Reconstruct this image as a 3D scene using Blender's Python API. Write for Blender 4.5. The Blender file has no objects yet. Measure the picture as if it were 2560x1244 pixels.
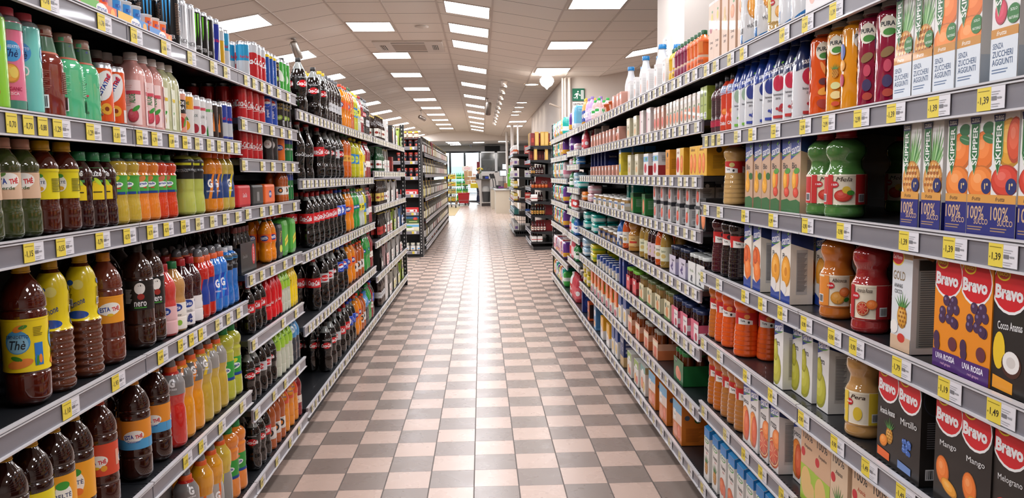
import bpy, bmesh, math, random
from mathutils import Vector, Matrix
rnd = random.Random(7)
SC = bpy.context.scene
C = SC.collection
PI = math.pi

# ---------------------------------------------------------------- camera
FPX, YAW, PIT, ROLL, CH = 1955.85, 0.0379, 0.0941, -0.0124, 1.3765
_f = Vector((math.sin(YAW)*math.cos(PIT), math.cos(YAW)*math.cos(PIT), -math.sin(PIT)))
_r0 = Vector((math.cos(YAW), -math.sin(YAW), 0)); _u0 = _r0.cross(_f)
_r = _r0*math.cos(ROLL) + _u0*math.sin(ROLL)
_u = _u0*math.cos(ROLL) - _r0*math.sin(ROLL)
cam_data = bpy.data.cameras.new('camera'); cam = bpy.data.objects.new('camera', cam_data); C.objects.link(cam)
cam.matrix_world = Matrix(((_r.x, _u.x, -_f.x, 0), (_r.y, _u.y, -_f.y, 0), (_r.z, _u.z, -_f.z, CH), (0, 0, 0, 1)))
cam_data.sensor_fit = 'HORIZONTAL'; cam_data.sensor_width = 36.0; cam_data.lens = FPX/2560*36.0
cam_data.clip_start = 0.05; cam_data.clip_end = 300
SC.camera = cam

# ---------------------------------------------------------------- world, exposure
wd = bpy.data.worlds.new('world'); SC.world = wd; wd.use_nodes = True
bg = wd.node_tree.nodes['Background']; bg.inputs[0].default_value = (0.80, 0.90, 1.0, 1); bg.inputs[1].default_value = 2.4
SC.view_settings.view_transform = 'Standard'; SC.view_settings.look = 'None'
SC.view_settings.gamma = 1; SC.view_settings.use_curve_mapping = False
SC.view_settings.exposure = 1.55
PANEL = 9.0
SC.cycles.max_bounces = 6; SC.cycles.diffuse_bounces = 4; SC.cycles.glossy_bounces = 3
SC.cycles.transparent_max_bounces = 12; SC.cycles.transmission_bounces = 4
SC.cycles.sample_clamp_indirect = 6.0; SC.cycles.use_light_tree = True
SC.cycles.caustics_reflective = False; SC.cycles.caustics_refractive = False

def proj(P):
    d = Vector(P) - Vector((0, 0, CH)); z = d.dot(_f)
    return 1280 + FPX*d.dot(_r)/z, 622 - FPX*d.dot(_u)/z
def ray(x, y): return _f + _r*((x-1280)/FPX) + _u*((622-y)/FPX)
def on_plane_y(x, y, Y):
    d = ray(x, y); t = Y/d.y; return Vector((d.x*t, Y, CH+d.z*t))
def on_floor(x, y, z=0.0):
    d = ray(x, y); t = (z-CH)/d.z; return Vector((d.x*t, d.y*t, z))
def y_at(px, z, X):
    lo, hi = 0.9, 60.0
    for _ in range(40):
        m = (lo+hi)/2; q = proj((X, m, z))[0]
        if (X < 0) == (q < px): lo = m
        else: hi = m
    return (lo+hi)/2

# ---------------------------------------------------------------- materials
def lin(h):
    h = h.lstrip('#'); v = [int(h[i:i+2], 16)/255 for i in (0, 2, 4)]
    return tuple((c/12.92 if c <= .04045 else ((c+.055)/1.055)**2.4) for c in v) + (1.0,)
_M = {}
def mat(col, rough=0.5, coat=0.0, metal=0.0, name=None, trans=0.0, emit=0.0, alpha=1.0, spec=0.5):
    k = (col, rough, coat, metal, trans, emit, alpha, spec)
    if k in _M: return _M[k]
    m = bpy.data.materials.new(name or ('surface_'+col.lstrip('#'))); m.use_nodes = True
    b = m.node_tree.nodes['Principled BSDF']
    b.inputs['Base Color'].default_value = lin(col); b.inputs['Roughness'].default_value = rough
    b.inputs['Metallic'].default_value = metal; b.inputs['Coat Weight'].default_value = coat
    b.inputs['Coat Roughness'].default_value = 0.04
    b.inputs['Transmission Weight'].default_value = trans; b.inputs['Alpha'].default_value = alpha
    b.inputs['Specular IOR Level'].default_value = spec
    if emit: b.inputs['Emission Color'].default_value = lin(col); b.inputs['Emission Strength'].default_value = emit
    _M[k] = m; return m
def liquid(col): return mat(col, 0.07, 1.0, name='liquid_in_clear_plastic', spec=0.6)
def paper(col): return mat(col, 0.42, 0.15, name='print_'+col.lstrip('#'))
def film(col): return mat(col, 0.22, 0.6, name='film_'+col.lstrip('#'))
def plast(col): return mat(col, 0.35, 0.2, name='plastic_'+col.lstrip('#'))
def metalm(col, r=0.28): return mat(col, r, 0.0, 1.0, name='metal_'+col.lstrip('#'))
def clear(col='cfd6d2', dens=0.25):
    k = ('clear', col, dens)
    if k in _M: return _M[k]
    m = bpy.data.materials.new('clear_plastic'); m.use_nodes = True; nt = m.node_tree; nt.nodes.clear()
    o = nt.nodes.new('ShaderNodeOutputMaterial'); mx = nt.nodes.new('ShaderNodeMixShader'); mx2 = nt.nodes.new('ShaderNodeMixShader')
    t = nt.nodes.new('ShaderNodeBsdfTransparent'); t.inputs[0].default_value = (.93, .95, .94, 1)
    d = nt.nodes.new('ShaderNodeBsdfDiffuse'); d.inputs[0].default_value = lin(col)
    g = nt.nodes.new('ShaderNodeBsdfGlossy'); g.inputs['Roughness'].default_value = 0.06; g.inputs[0].default_value = (1, 1, 1, 1)
    lw = nt.nodes.new('ShaderNodeLayerWeight'); lw.inputs[0].default_value = 0.45
    mx.inputs[0].default_value = dens; nt.links.new(t.outputs[0], mx.inputs[1]); nt.links.new(d.outputs[0], mx.inputs[2])
    nt.links.new(lw.outputs['Fresnel'], mx2.inputs[0]); nt.links.new(mx.outputs[0], mx2.inputs[1]); nt.links.new(g.outputs[0], mx2.inputs[2])
    nt.links.new(mx2.outputs[0], o.inputs[0]); _M[k] = m; return m

# ---------------------------------------------------------------- mesh builder (local front faces -Y, right is +X, base at z=0)
class MB:
    def __init__(s): s.v = []; s.f = []; s.m = []; s.sm = []; s.mats = []
    def mi(s, m):
        if m not in s.mats: s.mats.append(m)
        return s.mats.index(m)
    def add(s, vs, fs, m, smooth=False):
        o = len(s.v); s.v += [tuple(v) for v in vs]; i = s.mi(m)
        for f in fs: s.f.append([a+o for a in f]); s.m.append(i); s.sm.append(smooth)
    def box(s, x0, x1, y0, y1, z0, z1, m, M=None):
        vs = [(x, y, z) for z in (z0, z1) for y in (y0, y1) for x in (x0, x1)]
        if M is not None: vs = [M @ Vector(v) for v in vs]
        s.add(vs, [(0, 2, 3, 1), (4, 5, 7, 6), (0, 1, 5, 4), (2, 6, 7, 3), (0, 4, 6, 2), (1, 3, 7, 5)], m)
    def bbox(s, x0, x1, y0, y1, z0, z1, m, b=0.003, bulge=0.0, n=3):
        """rounded / softly bulging box"""
        bm = bmesh.new(); bmesh.ops.create_cube(bm, size=1)
        w, d, h = x1-x0, y1-y0, z1-z0
        for v in bm.verts: v.co = Vector((v.co.x*w, v.co.y*d, v.co.z*h))
        if bulge:
            bmesh.ops.subdivide_edges(bm, edges=bm.edges[:], cuts=n, use_grid_fill=True)
            for v in bm.verts:
                a, c, e = 2*v.co.x/w, 2*v.co.y/d, 2*v.co.z/h
                q = lambda t: 1-t**4
                v.co.x *= 1 + bulge*q(c)*q(e) - bulge*.9*(abs(e)**6)*.6
                v.co.y *= 1 + bulge*q(a)*q(e) - bulge*1.2*(abs(e)**6)
                v.co.z *= 1 + bulge*.5*q(a)*q(c)
        elif b: bmesh.ops.bevel(bm, geom=bm.edges[:], offset=min(b, w*.3, d*.3, h*.3), segments=2, profile=0.6, affect='EDGES')
        bm.verts.index_update()
        c0 = Vector(((x0+x1)/2, (y0+y1)/2, (z0+z1)/2))
        s.add([v.co+c0 for v in bm.verts], [[v.index for v in f.verts] for f in bm.faces], m, bool(bulge)); bm.free()
    def lathe(s, prof, m, seg=32, cap0=True, cap1=True, x=0, y=0, sq=0.0, petal=0, mfun=None, asp=1.0, z=0):
        n = len(prof); vs = []
        for r, zz in prof:
            for i in range(seg):
                a = 2*PI*i/seg; rr = r*sqf(a, sq)
                if petal and zz < petal: rr *= 1-.10*(1-zz/petal)*(.5+.5*math.cos(5*a))
                vs.append((x+rr*math.cos(a), y+rr*asp*math.sin(a), z+zz))
        fs = {}
        for k in range(n-1):
            mm = mfun(prof[k+1][1]) if mfun else m
            for i in range(seg):
                j = (i+1) % seg; fs.setdefault(mm, []).append((k*seg+i, k*seg+j, (k+1)*seg+j, (k+1)*seg+i))
        o = len(s.v); s.v += vs
        for mm, l in fs.items():
            q = s.mi(mm)
            for f in l: s.f.append([a+o for a in f]); s.m.append(q); s.sm.append(True)
        if cap0 and prof[0][0] > 1e-5: s.add(vs[:seg], [tuple(range(seg))[::-1]], mfun(prof[0][1]) if mfun else m)
        if cap1 and prof[-1][0] > 1e-5: s.add(vs[-seg:], [tuple(range(seg))], mfun(prof[-1][1]) if mfun else m)
    def tube(s, pts, r, m, seg=8):
        pts = [Vector(p) for p in pts]; vs = []; n = len(pts)
        for k, p in enumerate(pts):
            d = (pts[min(k+1, n-1)]-pts[max(k-1, 0)]).normalized()
            a = d.cross(Vector((0, 0, 1)));
            if a.length < 1e-3: a = d.cross(Vector((1, 0, 0)))
            a.normalize(); b = d.cross(a); rr = r[k] if isinstance(r, (list, tuple)) else r
            vs += [p+(a*math.cos(2*PI*i/seg)+b*math.sin(2*PI*i/seg))*rr for i in range(seg)]
        fs = [(k*seg+i, k*seg+(i+1) % seg, (k+1)*seg+(i+1) % seg, (k+1)*seg+i) for k in range(n-1) for i in range(seg)]
        s.add(vs, fs, m, True); s.add(vs[:seg], [tuple(range(seg))], m); s.add(vs[-seg:], [tuple(range(seg))[::-1]], m)
    def sphere(s, c, r, m, seg=16, ring=10, sx=1, sy=1, sz=1):
        pr = [(max(1e-6, r*math.sin(PI*k/ring)), -r*math.cos(PI*k/ring)) for k in range(ring+1)]
        o = len(s.v); s.lathe(pr, m, seg, False, False)
        for i in range(o, len(s.v)):
            v = s.v[i]; s.v[i] = (c[0]+v[0]*sx, c[1]+v[1]*sy, c[2]+v[2]*sz)
    def mesh(s, name):
        me = bpy.data.meshes.new(name); me.from_pydata(s.v, [], s.f)
        for m in s.mats: me.materials.append(m)
        me.polygons.foreach_set('material_index', s.m); me.polygons.foreach_set('use_smooth', s.sm)
        me.update(); return me
def sqf(a, sq):
    if not sq: return 1.0
    c, t = abs(math.cos(a)), abs(math.sin(a)); n = 2+sq
    return min((c**n+t**n)**(-1/n), 1.25)

# ---------------------------------------------------------------- lettering and flat artwork
_T = {}
def text_geo(txt, shear=0.0, bold=0.0):
    if 'M' in txt or 'W' in txt: bold = 0.0
    k = (txt, shear, bold)
    if k in _T: return _T[k]
    cu = bpy.data.curves.new('lettering', 'FONT'); cu.body = txt; cu.resolution_u = 2; cu.shear = shear; cu.offset = bold
    cu.align_x = 'CENTER'; cu.size = 1.0
    ob = bpy.data.objects.new('lettering', cu); me = ob.to_mesh()
    vs = [(v.co.x, v.co.y) for v in me.vertices]; fs = [tuple(p.vertices) for p in me.polygons]
    ob.to_mesh_clear(); bpy.data.objects.remove(ob); bpy.data.curves.remove(cu)
    if not vs: vs = [(0, 0)]
    x0 = min(v[0] for v in vs); x1 = max(v[0] for v in vs); y0 = min(v[1] for v in vs); y1 = max(v[1] for v in vs)
    vs = [(x-(x0+x1)/2, y-(y0+y1)/2) for x, y in vs]
    _T[k] = (vs, fs, x1-x0, y1-y0); return _T[k]
def art_shape(e):
    """one artwork element in cm -> (verts2d, faces, material)"""
    t = e[0]
    if t == 'r': _, u0, v0, u1, v1, c = e; return [(u0, v0), (u1, v0), (u1, v1), (u0, v1)], [(0, 1, 2, 3)], c
    if t == 'e':
        _, cu, cv, ru, rv, c = e[:6]; an = e[6] if len(e) > 6 else 0; n = 20
        ca, sa = math.cos(an), math.sin(an)
        pts = [(ru*math.cos(2*PI*i/n), rv*math.sin(2*PI*i/n)) for i in range(n)]
        return [(cu+x*ca-y*sa, cv+x*sa+y*ca) for x, y in pts], [tuple(range(n))], c
    if t == 'p': return list(e[1]), [tuple(range(len(e[1])))], e[2]
    if t == 't':
        _, s, cu, cv, h, c = e[:6]; o = e[6] if len(e) > 6 else {}
        vs, fs, w0, h0 = text_geo(s, o.get('shear', 0), o.get('bold', 0.012))
        sy = h/max(h0, 1e-4) if not o.get('cap') else h
        sx = o['w']/max(w0, 1e-4) if 'w' in o else sy
        a = math.radians(o.get('rot', 0)); ca, sa = math.cos(a), math.sin(a)
        return [(cu+x*sx*ca-y*sy*sa, cv+x*sx*sa+y*sy*ca) for x, y in vs], fs, c
def fruity(els):
    """printed fruit pictures: rim, body and pale spot"""
    out = []
    for e in els:
        if e[0] == 'e' and isinstance(e[5], str) and min(e[3], e[4]) >= 1.2:
            r, g, b_ = (int(e[5][i:i+2], 16) for i in (0, 2, 4))
            if r >= 0xb0 and 0x38 <= g <= 0xc4 and b_ <= 0x60:
                hx = lambda k, w: '%02x%02x%02x' % tuple(int(min(255, c*k*(1-w)+255*w)) for c in (r, g, b_))
                _, u, v, ru, rv, c = e[:6]; an = e[6] if len(e) > 6 else 0
                out += [('e', u, v, ru, rv, hx(.84, 0), an), ('e', u-ru*.05, v+rv*.05, ru*.88, rv*.88, c, an), ('e', u-ru*.16, v+rv*.18, ru*.60, rv*.58, hx(1.05, .10), an), ('e', u-ru*.26, v+rv*.30, ru*.30, rv*.26, hx(1.08, .24), an)]
                continue
        out.append(e)
    return out
def art(mb, els, fn, du=None, dv=None, clip=None, base=0.0002, step=0.00003, mk=paper):
    """fn(u_m, v_m, off) -> xyz"""
    for k, e in enumerate(els):
        vs, fs, c = art_shape(e); m = mk(c) if isinstance(c, str) else c
        bm = bmesh.new(); bv = [bm.verts.new((x*.01, y*.01, 0)) for x, y in vs]
        for f in fs:
            try: bm.faces.new([bv[i] for i in f])
            except ValueError: pass
        us = [v[0]*.01 for v in vs]; wz = [v[1]*.01 for v in vs]
        if clip:
            for (co, no) in (((clip[0], 0, 0), (-1, 0, 0)), ((clip[1], 0, 0), (1, 0, 0)), ((0, clip[2], 0), (0, -1, 0)), ((0, clip[3], 0), (0, 1, 0))):
                if (no[0] < 0 and min(us) < clip[0]) or (no[0] > 0 and max(us) > clip[1]) or (no[1] < 0 and min(wz) < clip[2]) or (no[1] > 0 and max(wz) > clip[3]):
                    bmesh.ops.bisect_plane(bm, geom=bm.verts[:]+bm.edges[:]+bm.faces[:], plane_co=co, plane_no=no, clear_outer=True)
        if du:
            x = math.floor(min(us)/du)*du+du
            while x < max(us):
                bmesh.ops.bisect_plane(bm, geom=bm.verts[:]+bm.edges[:]+bm.faces[:], plane_co=(x, 0, 0), plane_no=(1, 0, 0)); x += du
        if dv:
            x = math.floor(min(wz)/dv)*dv+dv
            while x < max(wz):
                bmesh.ops.bisect_plane(bm, geom=bm.verts[:]+bm.edges[:]+bm.faces[:], plane_co=(0, x, 0), plane_no=(0, 1, 0)); x += dv
        bm.verts.index_update()
        off = base+step*k
        if bm.verts: mb.add([fn(v.co.x, v.co.y, off) for v in bm.verts], [[v.index for v in f.verts] for f in bm.faces], m, bool(du))
        bm.free()
def cyl(rf, R, sq=0.0, z0=0.0):
    """wrap onto a turned surface of radius rf(z); u=0 is the front (-Y)"""
    def fn(u, v, off):
        a = u/R-PI/2; r = rf(z0+v)*sqf(a, sq)+off
        return (r*math.cos(a), r*math.sin(a), z0+v)
    return fn
def plane_front(y): return lambda u, v, off: (u, y-off, v)
def plane_left(x): return lambda u, v, off: (x-off, -u, v)      # the face towards -X, u grows towards the front
def plane_right(x): return lambda u, v, off: (x+off, u, v)
def plane_top(z): return lambda u, v, off: (u, v, z+off)

# ---------------------------------------------------------------- objects
def link(name, me, parent=None, loc=None):
    o = bpy.data.objects.new(name, me); C.objects.link(o)
    if parent is not None: o.parent = parent
    if loc is not None: o.location = loc
    return o
def struct(name, mb):
    o = link(name, mb.mesh(name)); o['kind'] = 'structure'; return o
def thing(name, label, cat, mb=None, loc=(0, 0, 0), rz=0.0, group=None, kind=None):
    o = link(name, mb.mesh(name) if mb else None, None, loc); o.rotation_euler = (0, 0, rz)
    o['label'] = label; o['category'] = cat
    if group: o['group'] = group
    if kind: o['kind'] = kind
    return o
class Proto:
    """a kind of product: root mesh plus its parts"""
    def __init__(s, name, look, cat, w, d, h, root, parts=()):
        s.name, s.look, s.cat, s.w, s.d, s.h = name, look, cat, w, d, h
        s.root = root.mesh(name); s.parts = [(n, b.mesh(n), *(rest or (None,))) for n, b, *rest in parts]
        s.first = None
    def place(s, x, y, z, rz):
        if s.first is None:
            o = link(s.name, s.root); s.first = o
            for n, me, lb in s.parts:
                c = link(n, me, o)
                if lb: c['label'] = lb
        else:
            o = s.first.copy(); C.objects.link(o)
            for ch in s.first.children:
                c = ch.copy(); C.objects.link(c); c.parent = o
        o.location = (x, y, z); o.rotation_euler = (0, 0, rz); o.scale = (1, 1, 1); return o
def catmull(pts, n):
    """smooth profile through (r, z) points, no overshoot"""
    sl = [(pts[i+1][0]-pts[i][0])/max(pts[i+1][1]-pts[i][1], 1e-6) for i in range(len(pts)-1)]
    tg = [sl[0]]+[0 if a*b <= 0 else 2*a*b/(a+b) for a, b in zip(sl, sl[1:])]+[sl[-1]]
    out = []
    for i in range(len(pts)-1):
        (r1, z1), (r2, z2) = pts[i], pts[i+1]; h = z2-z1; N = 1 if abs(sl[i]) < 1e-6 else n
        for k in range(N):
            t = k/N; tt = t*t; t3 = tt*t
            out.append(((2*t3-3*tt+1)*r1+(t3-2*tt+t)*tg[i]*h+(-2*t3+3*tt)*r2+(t3-tt)*tg[i+1]*h, z1+h*t))
    out.append(pts[-1]); return out

# ================================================================ kinds of goods
# side profiles: (height, radius) as fractions of the bottle
PR = {
 'cola': [(0, .6), (.02, .85), (.06, .98), (.12, 1), (.24, 1), (.32, .88), (.40, .93), (.44, 1), (.62, 1), (.70, .95), (.80, .72), (.88, .44), (.93, .31), (.95, .30)],
 'big': [(0, .65), (.03, .92), (.08, 1), (.36, 1), (.38, .985), (.62, .985), (.64, 1), (.72, .97), (.82, .76), (.89, .46), (.93, .32), (.95, .31)],
 'tea': [(0, .7), (.03, .93), (.07, 1), (.22, 1), (.235, .95), (.25, 1), (.30, .98), (.60, .98), (.61, 1), (.66, 1), (.675, .94), (.69, 1), (.74, .98), (.83, .78), (.90, .46), (.935, .34), (.95, .34)],
 'rib': [(0, .8), (.03, .97)]+[(.06+.055*i+k, .94 if k else 1.0) for i in range(7) for k in (0, .027)]+[(.46, 1), (.48, .9), (.56, .80), (.66, .82), (.74, .84), (.84, .72), (.90, .5), (.935, .36), (.95, .35)],
 'half': [(0, .7), (.03, .92), (.07, 1), (.25, 1), (.34, .93), (.40, .95), (.66, .95), (.68, 1), (.72, 1), (.80, .82), (.87, .54), (.91, .43), (.95, .42)],
 'sport': [(0, .7), (.03, .92), (.07, 1), (.30, 1), (.42, .97), (.50, .88), (.56, .93), (.62, 1), (.74, .98), (.80, .80), (.85, .60), (.87, .56)],
 'ener': [(0, .7), (.03, .92), (.07, 1), (.25, .97), (.36, .9), (.42, .93), (.64, .93), (.68, .97), (.72, .88), (.76, .97), (.82, 1), (.89, .8), (.93, .45), (.95, .44)],
 'selex': [(0, .88), (.02, .97), (.05, 1), (.12, .97), (.14, 1), (.16, .985), (.46, .985), (.47, 1), (.50, .97), (.57, .80), (.63, .77), (.69, .90), (.74, .97), (.80, .96), (.87, .72), (.91, .48), (.95, .46)],
 'yoga': [(0, .85), (.02, .97), (.05, 1), (.11, .97), (.12, .99), (.18, .96), (.19, .98), (.25, .95), (.26, .97), (.32, .93), (.33, .95), (.39, .90), (.40, .92), (.47, .86), (.50, .85), (.68, .85), (.70, .84), (.76, .97), (.82, 1), (.88, .8), (.92, .52), (.95, .5)],
 'jarb': [(0, .9), (.02, .98), (.05, 1), (.84, 1), (.89, .9), (.92, .68), (.95, .66)],
 'slim': [(0, .8), (.02, .95), (.05, 1), (.20, 1), (.22, .97), (.24, 1), (.44, .98), (.50, .92), (.55, .95), (.66, 1), (.74, .9), (.84, .56), (.90, .36), (.95, .35)],
 'ariz': [(0, .85), (.02, .97), (.05, 1), (.58, 1), (.66, .9), (.72, .68), (.75, .58), (.94, .56), (.95, .56)],
 'aloe': [(0, .85), (.02, .97), (.05, 1), (.70, 1), (.80, .85), (.88, .5), (.91, .42), (.95, .42)],
 'tube': [(0, .85), (.02, .96), (.05, 1), (.84, 1), (.90, .85), (.935, .5), (.95, .5)],
 'wine': [(0, .93), (.02, 1), (.58, 1), (.66, .85), (.73, .45), (.80, .38), (.97, .37), (1, .37)],
 'beer': [(0, .93), (.02, 1), (.52, 1), (.62, .88), (.74, .52), (.84, .42), (.97, .38), (1, .38)],
 'glass': [(0, .8), (.03, .95), (.10, .95), (.22, .80), (.34, .88), (.45, 1), (.60, .98), (.72, .72), (.84, .42), (.95, .36), (1, .36)],
 'milk': [(0, .88), (.02, .98), (.05, 1), (.52, 1), (.66, .86), (.80, .55), (.88, .46), (.95, .45)],
 'juice': [(0, .9), (.02, 1), (.55, 1), (.66, .93), (.78, .7), (.88, .45), (.95, .43)],
 'soap': [(0, .85), (.03, 1), (.5, 1), (.62, .92), (.75, .8), (.85, .5), (.90, .35), (.95, .35)],
}
K = {}
def profile(kind, H, R, n=4):
    pts = catmull([(r*R, z*H) for z, r in PR[kind]], n)
    def rf(z):
        if z <= pts[0][1]: return pts[0][0]
        for (r1, z1), (r2, z2) in zip(pts, pts[1:]):
            if z <= z2: return r1+(r2-r1)*(z-z1)/max(z2-z1, 1e-9)
        return pts[-1][0]
    return pts, rf
def around(R, fn, both=True):
    """artwork repeated round the label so that it meets the aisle at a slant, cm"""
    R = R*100; out = []
    for u in (-1.05*R, 1.05*R, 3.14*R): out += fn(u)
    return out
def bottle(id, name, look, prof, H, R, liq, capc, label=None, level=.80, sq=0, capR=None, capH=None, parts=True, seg=None,
           sleeve=False, clearc='cfd6d2', petal=0, glass=False, sport=None, neckart=None, cat='bottle', dens=.25, pt_label=None):
    seg = seg or (32 if parts else 20)
    pts, rf = profile(prof, H, R, 4 if parts else 2)
    top = pts[-1][1]
    lm = liquid(liq) if isinstance(liq, str) else liq; cm = clear(clearc, dens)
    root = MB(); lv = level*H
    root.lathe(pts, lm, seg, True, True, sq=sq, petal=petal*H, mfun=lambda z: lm if z <= lv+1e-6 else cm)
    cr = capR or PR[prof][-1][1]*R+.002; ch = capH or .019
    cb = root if not parts else MB(); cm2 = plast(capc)
    if sport:
        z0 = top-.004
        cb.lathe([(cr, z0), (cr, z0+.018), (cr*.92, z0+.020)], cm2, seg)
        cb.lathe([(cr*.78, z0+.020), (cr*.78, z0+.030), (cr*.62, z0+.042), (cr*.35, z0+.047)], clear(sport, .75), seg)
    elif capc:
        z0 = H-ch
        if z0 < top-.012: z0 = top-.012
        cb.lathe([(cr*.99, z0), (cr, z0+.001), (cr, H-.0015), (cr*.93, H)], cm2, 24 if parts else 14)
        if parts: cb.lathe([(cr*1.06, z0-.0035), (cr*1.06, z0-.0005)], cm2, 24)
        if top < z0: root.lathe([(pts[-1][0], top), (pts[-1][0], z0+.001)], cm, 16)
    plist = []
    if parts and capc: plist.append(('cap', cb))
    if label:
        z0, z1, bc, els = label; z0 *= H; z1 *= H
        lb = MB() if parts and bc else root
        zs = [z0]+[z for r, z in pts if z0 < z < z1]+[z1]
        if bc: lb.lathe([(rf(z)+.0004, z) for z in zs], film(bc) if sleeve else paper(bc), 44 if parts else seg, False, False, sq=sq)
        art(lb, fruity(els), cyl(rf, R, sq, z0), du=R*(.15 if parts else .3), dv=(.009 if sleeve else None), base=.0006, step=.00006, mk=film if sleeve else paper)
        if parts and bc: plist.append((('label', lb, pt_label) if pt_label else ('label', lb)))
    K[id] = Proto(name, look, cat, 2*R*(1.0), 2*R, H, root, plist); return K[id]
def can(id, look, H, R, col, els, name='drink_can', rim='c9ccd0', parts=True, cat='can'):
    rt = MB(); rm = metalm(rim); bm_ = mat(col, .25, .5, .25, name='printed_can')
    seg = 32 if parts else 20
    rt.lathe([(R*.72, 0), (R*.80, .002), (R, .010)], rm, seg, True, False)
    rt.lathe([(R, .010), (R, H-.014)], bm_, seg, False, False)
    rt.lathe([(R, H-.014), (R*.90, H-.004), (R*.92, H-.001), (R*.92, H), (R*.86, H), (R*.84, H-.004)], rm, seg, False, True)
    art(rt, els, cyl(lambda z: R, R), du=R*(.15 if parts else .3), base=.0003, step=.00006, mk=lambda c: mat(c, .25, .5, .2, name='can_print'))
    pl = []
    if parts:
        tb = MB(); tb.lathe([(.008, 0), (.008, .0012)], rm, 12, x=0, y=.004, asp=1.5, z=H-.0035); pl.append(('pull_tab', tb))
    K[id] = Proto(name, look, cat, 2*R, 2*R, H, rt, pl); return K[id]
def carton(id, look, w, d, H, col, front, side=(), top=None, cap=None, slant=.0, name='juice_carton', capside=0, fold=False, cat='carton', bev=.0015, label=None):
    front = fruity(front); rt = MB(); m = paper(col); mt = paper(top or col); sl = slant; hf = H-sl
    x0, x1, y0, y1 = -w/2, w/2, -d/2, d/2
    if sl:
        vs = [(x0, y0, 0), (x1, y0, 0), (x1, y1, 0), (x0, y1, 0), (x0, y0, hf), (x1, y0, hf), (x1, y1, H), (x0, y1, H)]
        rt.add(vs, [(0, 1, 5, 4), (1, 2, 6, 5), (2, 3, 7, 6), (3, 0, 4, 7), (3, 2, 1, 0)], m); rt.add(vs, [(4, 5, 6, 7)], mt)
        rt.box(x0+.002, x1-.002, y1-.004, y1-.001, H-.002, H+.007, mt)
        for sx in (x0, x1):
            o = .001 if sx > 0 else -.001
            rt.add([(sx+o, y0+.004, hf-.001), (sx+o, y1-.004, H-.004), (sx+o, 0, hf-.022)], [(0, 1, 2)], mt)
    else: rt.bbox(x0, x1, y0, y1, 0, H, m, bev)
    q_ = bev if bev > .005 else .0004
    cl = (x0+q_, x1-q_, max(.0005, q_*(q_ > .001)), hf-max(.0005, q_*(q_ > .001)))
    art(rt, front, plane_front(y0), clip=cl)
    if side:
        cs = (y0+q_, y1-q_, cl[2], cl[3])
        art(rt, side, plane_right(x1), clip=cs)
        art(rt, side, plane_left(x0), clip=cs)
        art(rt, front, lambda u, v, off: (-u, y1+off, v), clip=cl)
    if fold:
        for e in (('p', [(-w*50, .1), (-w*50, 2.2), (-w*50+1.2, .1)], 'd9d4cf'), ('p', [(w*50, .1), (w*50, 2.2), (w*50-1.2, .1)], 'd9d4cf')):
            art(rt, [e], plane_front(y0), base=.002)
    pl = []
    if cap:
        cb = MB(); zc = hf+sl*.5 if sl else H
        cb.lathe([(.013, -.002), (.013, .010), (.0115, .012)], plast(cap), 20, y=0 if not capside else -.01, z=zc); pl.append(('cap', cb))
    K[id] = Proto(name, look, cat, w, d, H, rt, pl); return K[id]
def tx(s, u, v, h, c, **o): return ('t', s, u, v, h, c, o)
def bars(u, v, w, h, c='202020', bg='f2f2f2', n=9):
    out = [('r', u-w/2, v-h/2, u+w/2, v+h/2, bg)]
    for i in range(n): out.append(('r', u-w*.42+i*w*.84/n, v-h*.40, u-w*.42+(i+.35+.3*((i*7) % 3)/2)*w*.84/n, v+h*.40, c))
    return out
def lines(u, v, w, n, c='555555', dy=.35, hh=.09):
    return [('r', u-w/2, v-i*dy-hh, u-w/2+w*(1-.25*((i*5) % 4)/3), v-i*dy+hh, c) for i in range(n)]
def orange(u, v, r, c='f07a1e', leaf='2f8a33', slice_=False):
    o = [('e', u, v, r, r, c)]
    if slice_:
        o += [('e', u, v, r*.86, r*.86, 'f7d9a0'), ('e', u, v, r*.80, r*.80, slice_)]
        for k in range(8):
            a = k*PI/4; o.append(('p', [(u, v), (u+r*.8*math.cos(a-.04), v+r*.8*math.sin(a-.04)), (u+r*.8*math.cos(a+.04), v+r*.8*math.sin(a+.04))], 'f7d9a0'))
    elif leaf: o.append(('e', u+r*.5, v+r*.9, r*.55, r*.22, leaf, .5))
    return o
def pine(u, v, r):
    o = [('e', u, v, r*.75, r, 'd79a35')]
    for k in range(-3, 4): o.append(('p', [(u-.12*r+k*.14*r, v+r*.8), (u+k*.42*r, v+r*(2.2-abs(k)*.22)), (u+.12*r+k*.14*r, v+r*.8)], '3f7d3a' if k % 2 else '5f9a4a'))
    for i in range(-2, 3):
        for j in (-1, 0, 1): o.append(('e', u+j*.42*r+(.2*r if i % 2 else 0), v+i*.36*r, r*.12, r*.10, '9a5f22'))
    return o
def grapes(u, v, r, c='3f2a52', n=9, hl='6d6390'):
    o = []; q = random.Random(5)
    for i in range(n):
        a = q.uniform(-1, 1)*r*2.2; b = q.uniform(-1, 1)*r*2.4
        o += [('e', u+a, v+b, r, r, 'ffffff' if False else c), ('e', u+a-r*.3, v+b+r*.3, r*.3, r*.3, hl)]
    return o
def rep(fn, R): return around(R, fn)
def vscale(els, k):
    """stretch artwork upwards"""
    out = []
    for e in els:
        if e[0] == 'r': out.append(('r', e[1], e[2]*k, e[3], e[4]*k, e[5]))
        elif e[0] == 'e': out.append(('e', e[1], e[2]*k, e[3], e[4]*(1+(k-1)*.8))+tuple(e[5:]))
        elif e[0] == 'p': out.append(('p', [(a, b_*k) for a, b_ in e[1]], e[2]))
        else: out.append(('t', e[1], e[2], e[3]*k, e[4])+tuple(e[5:]))
    return out

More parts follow.
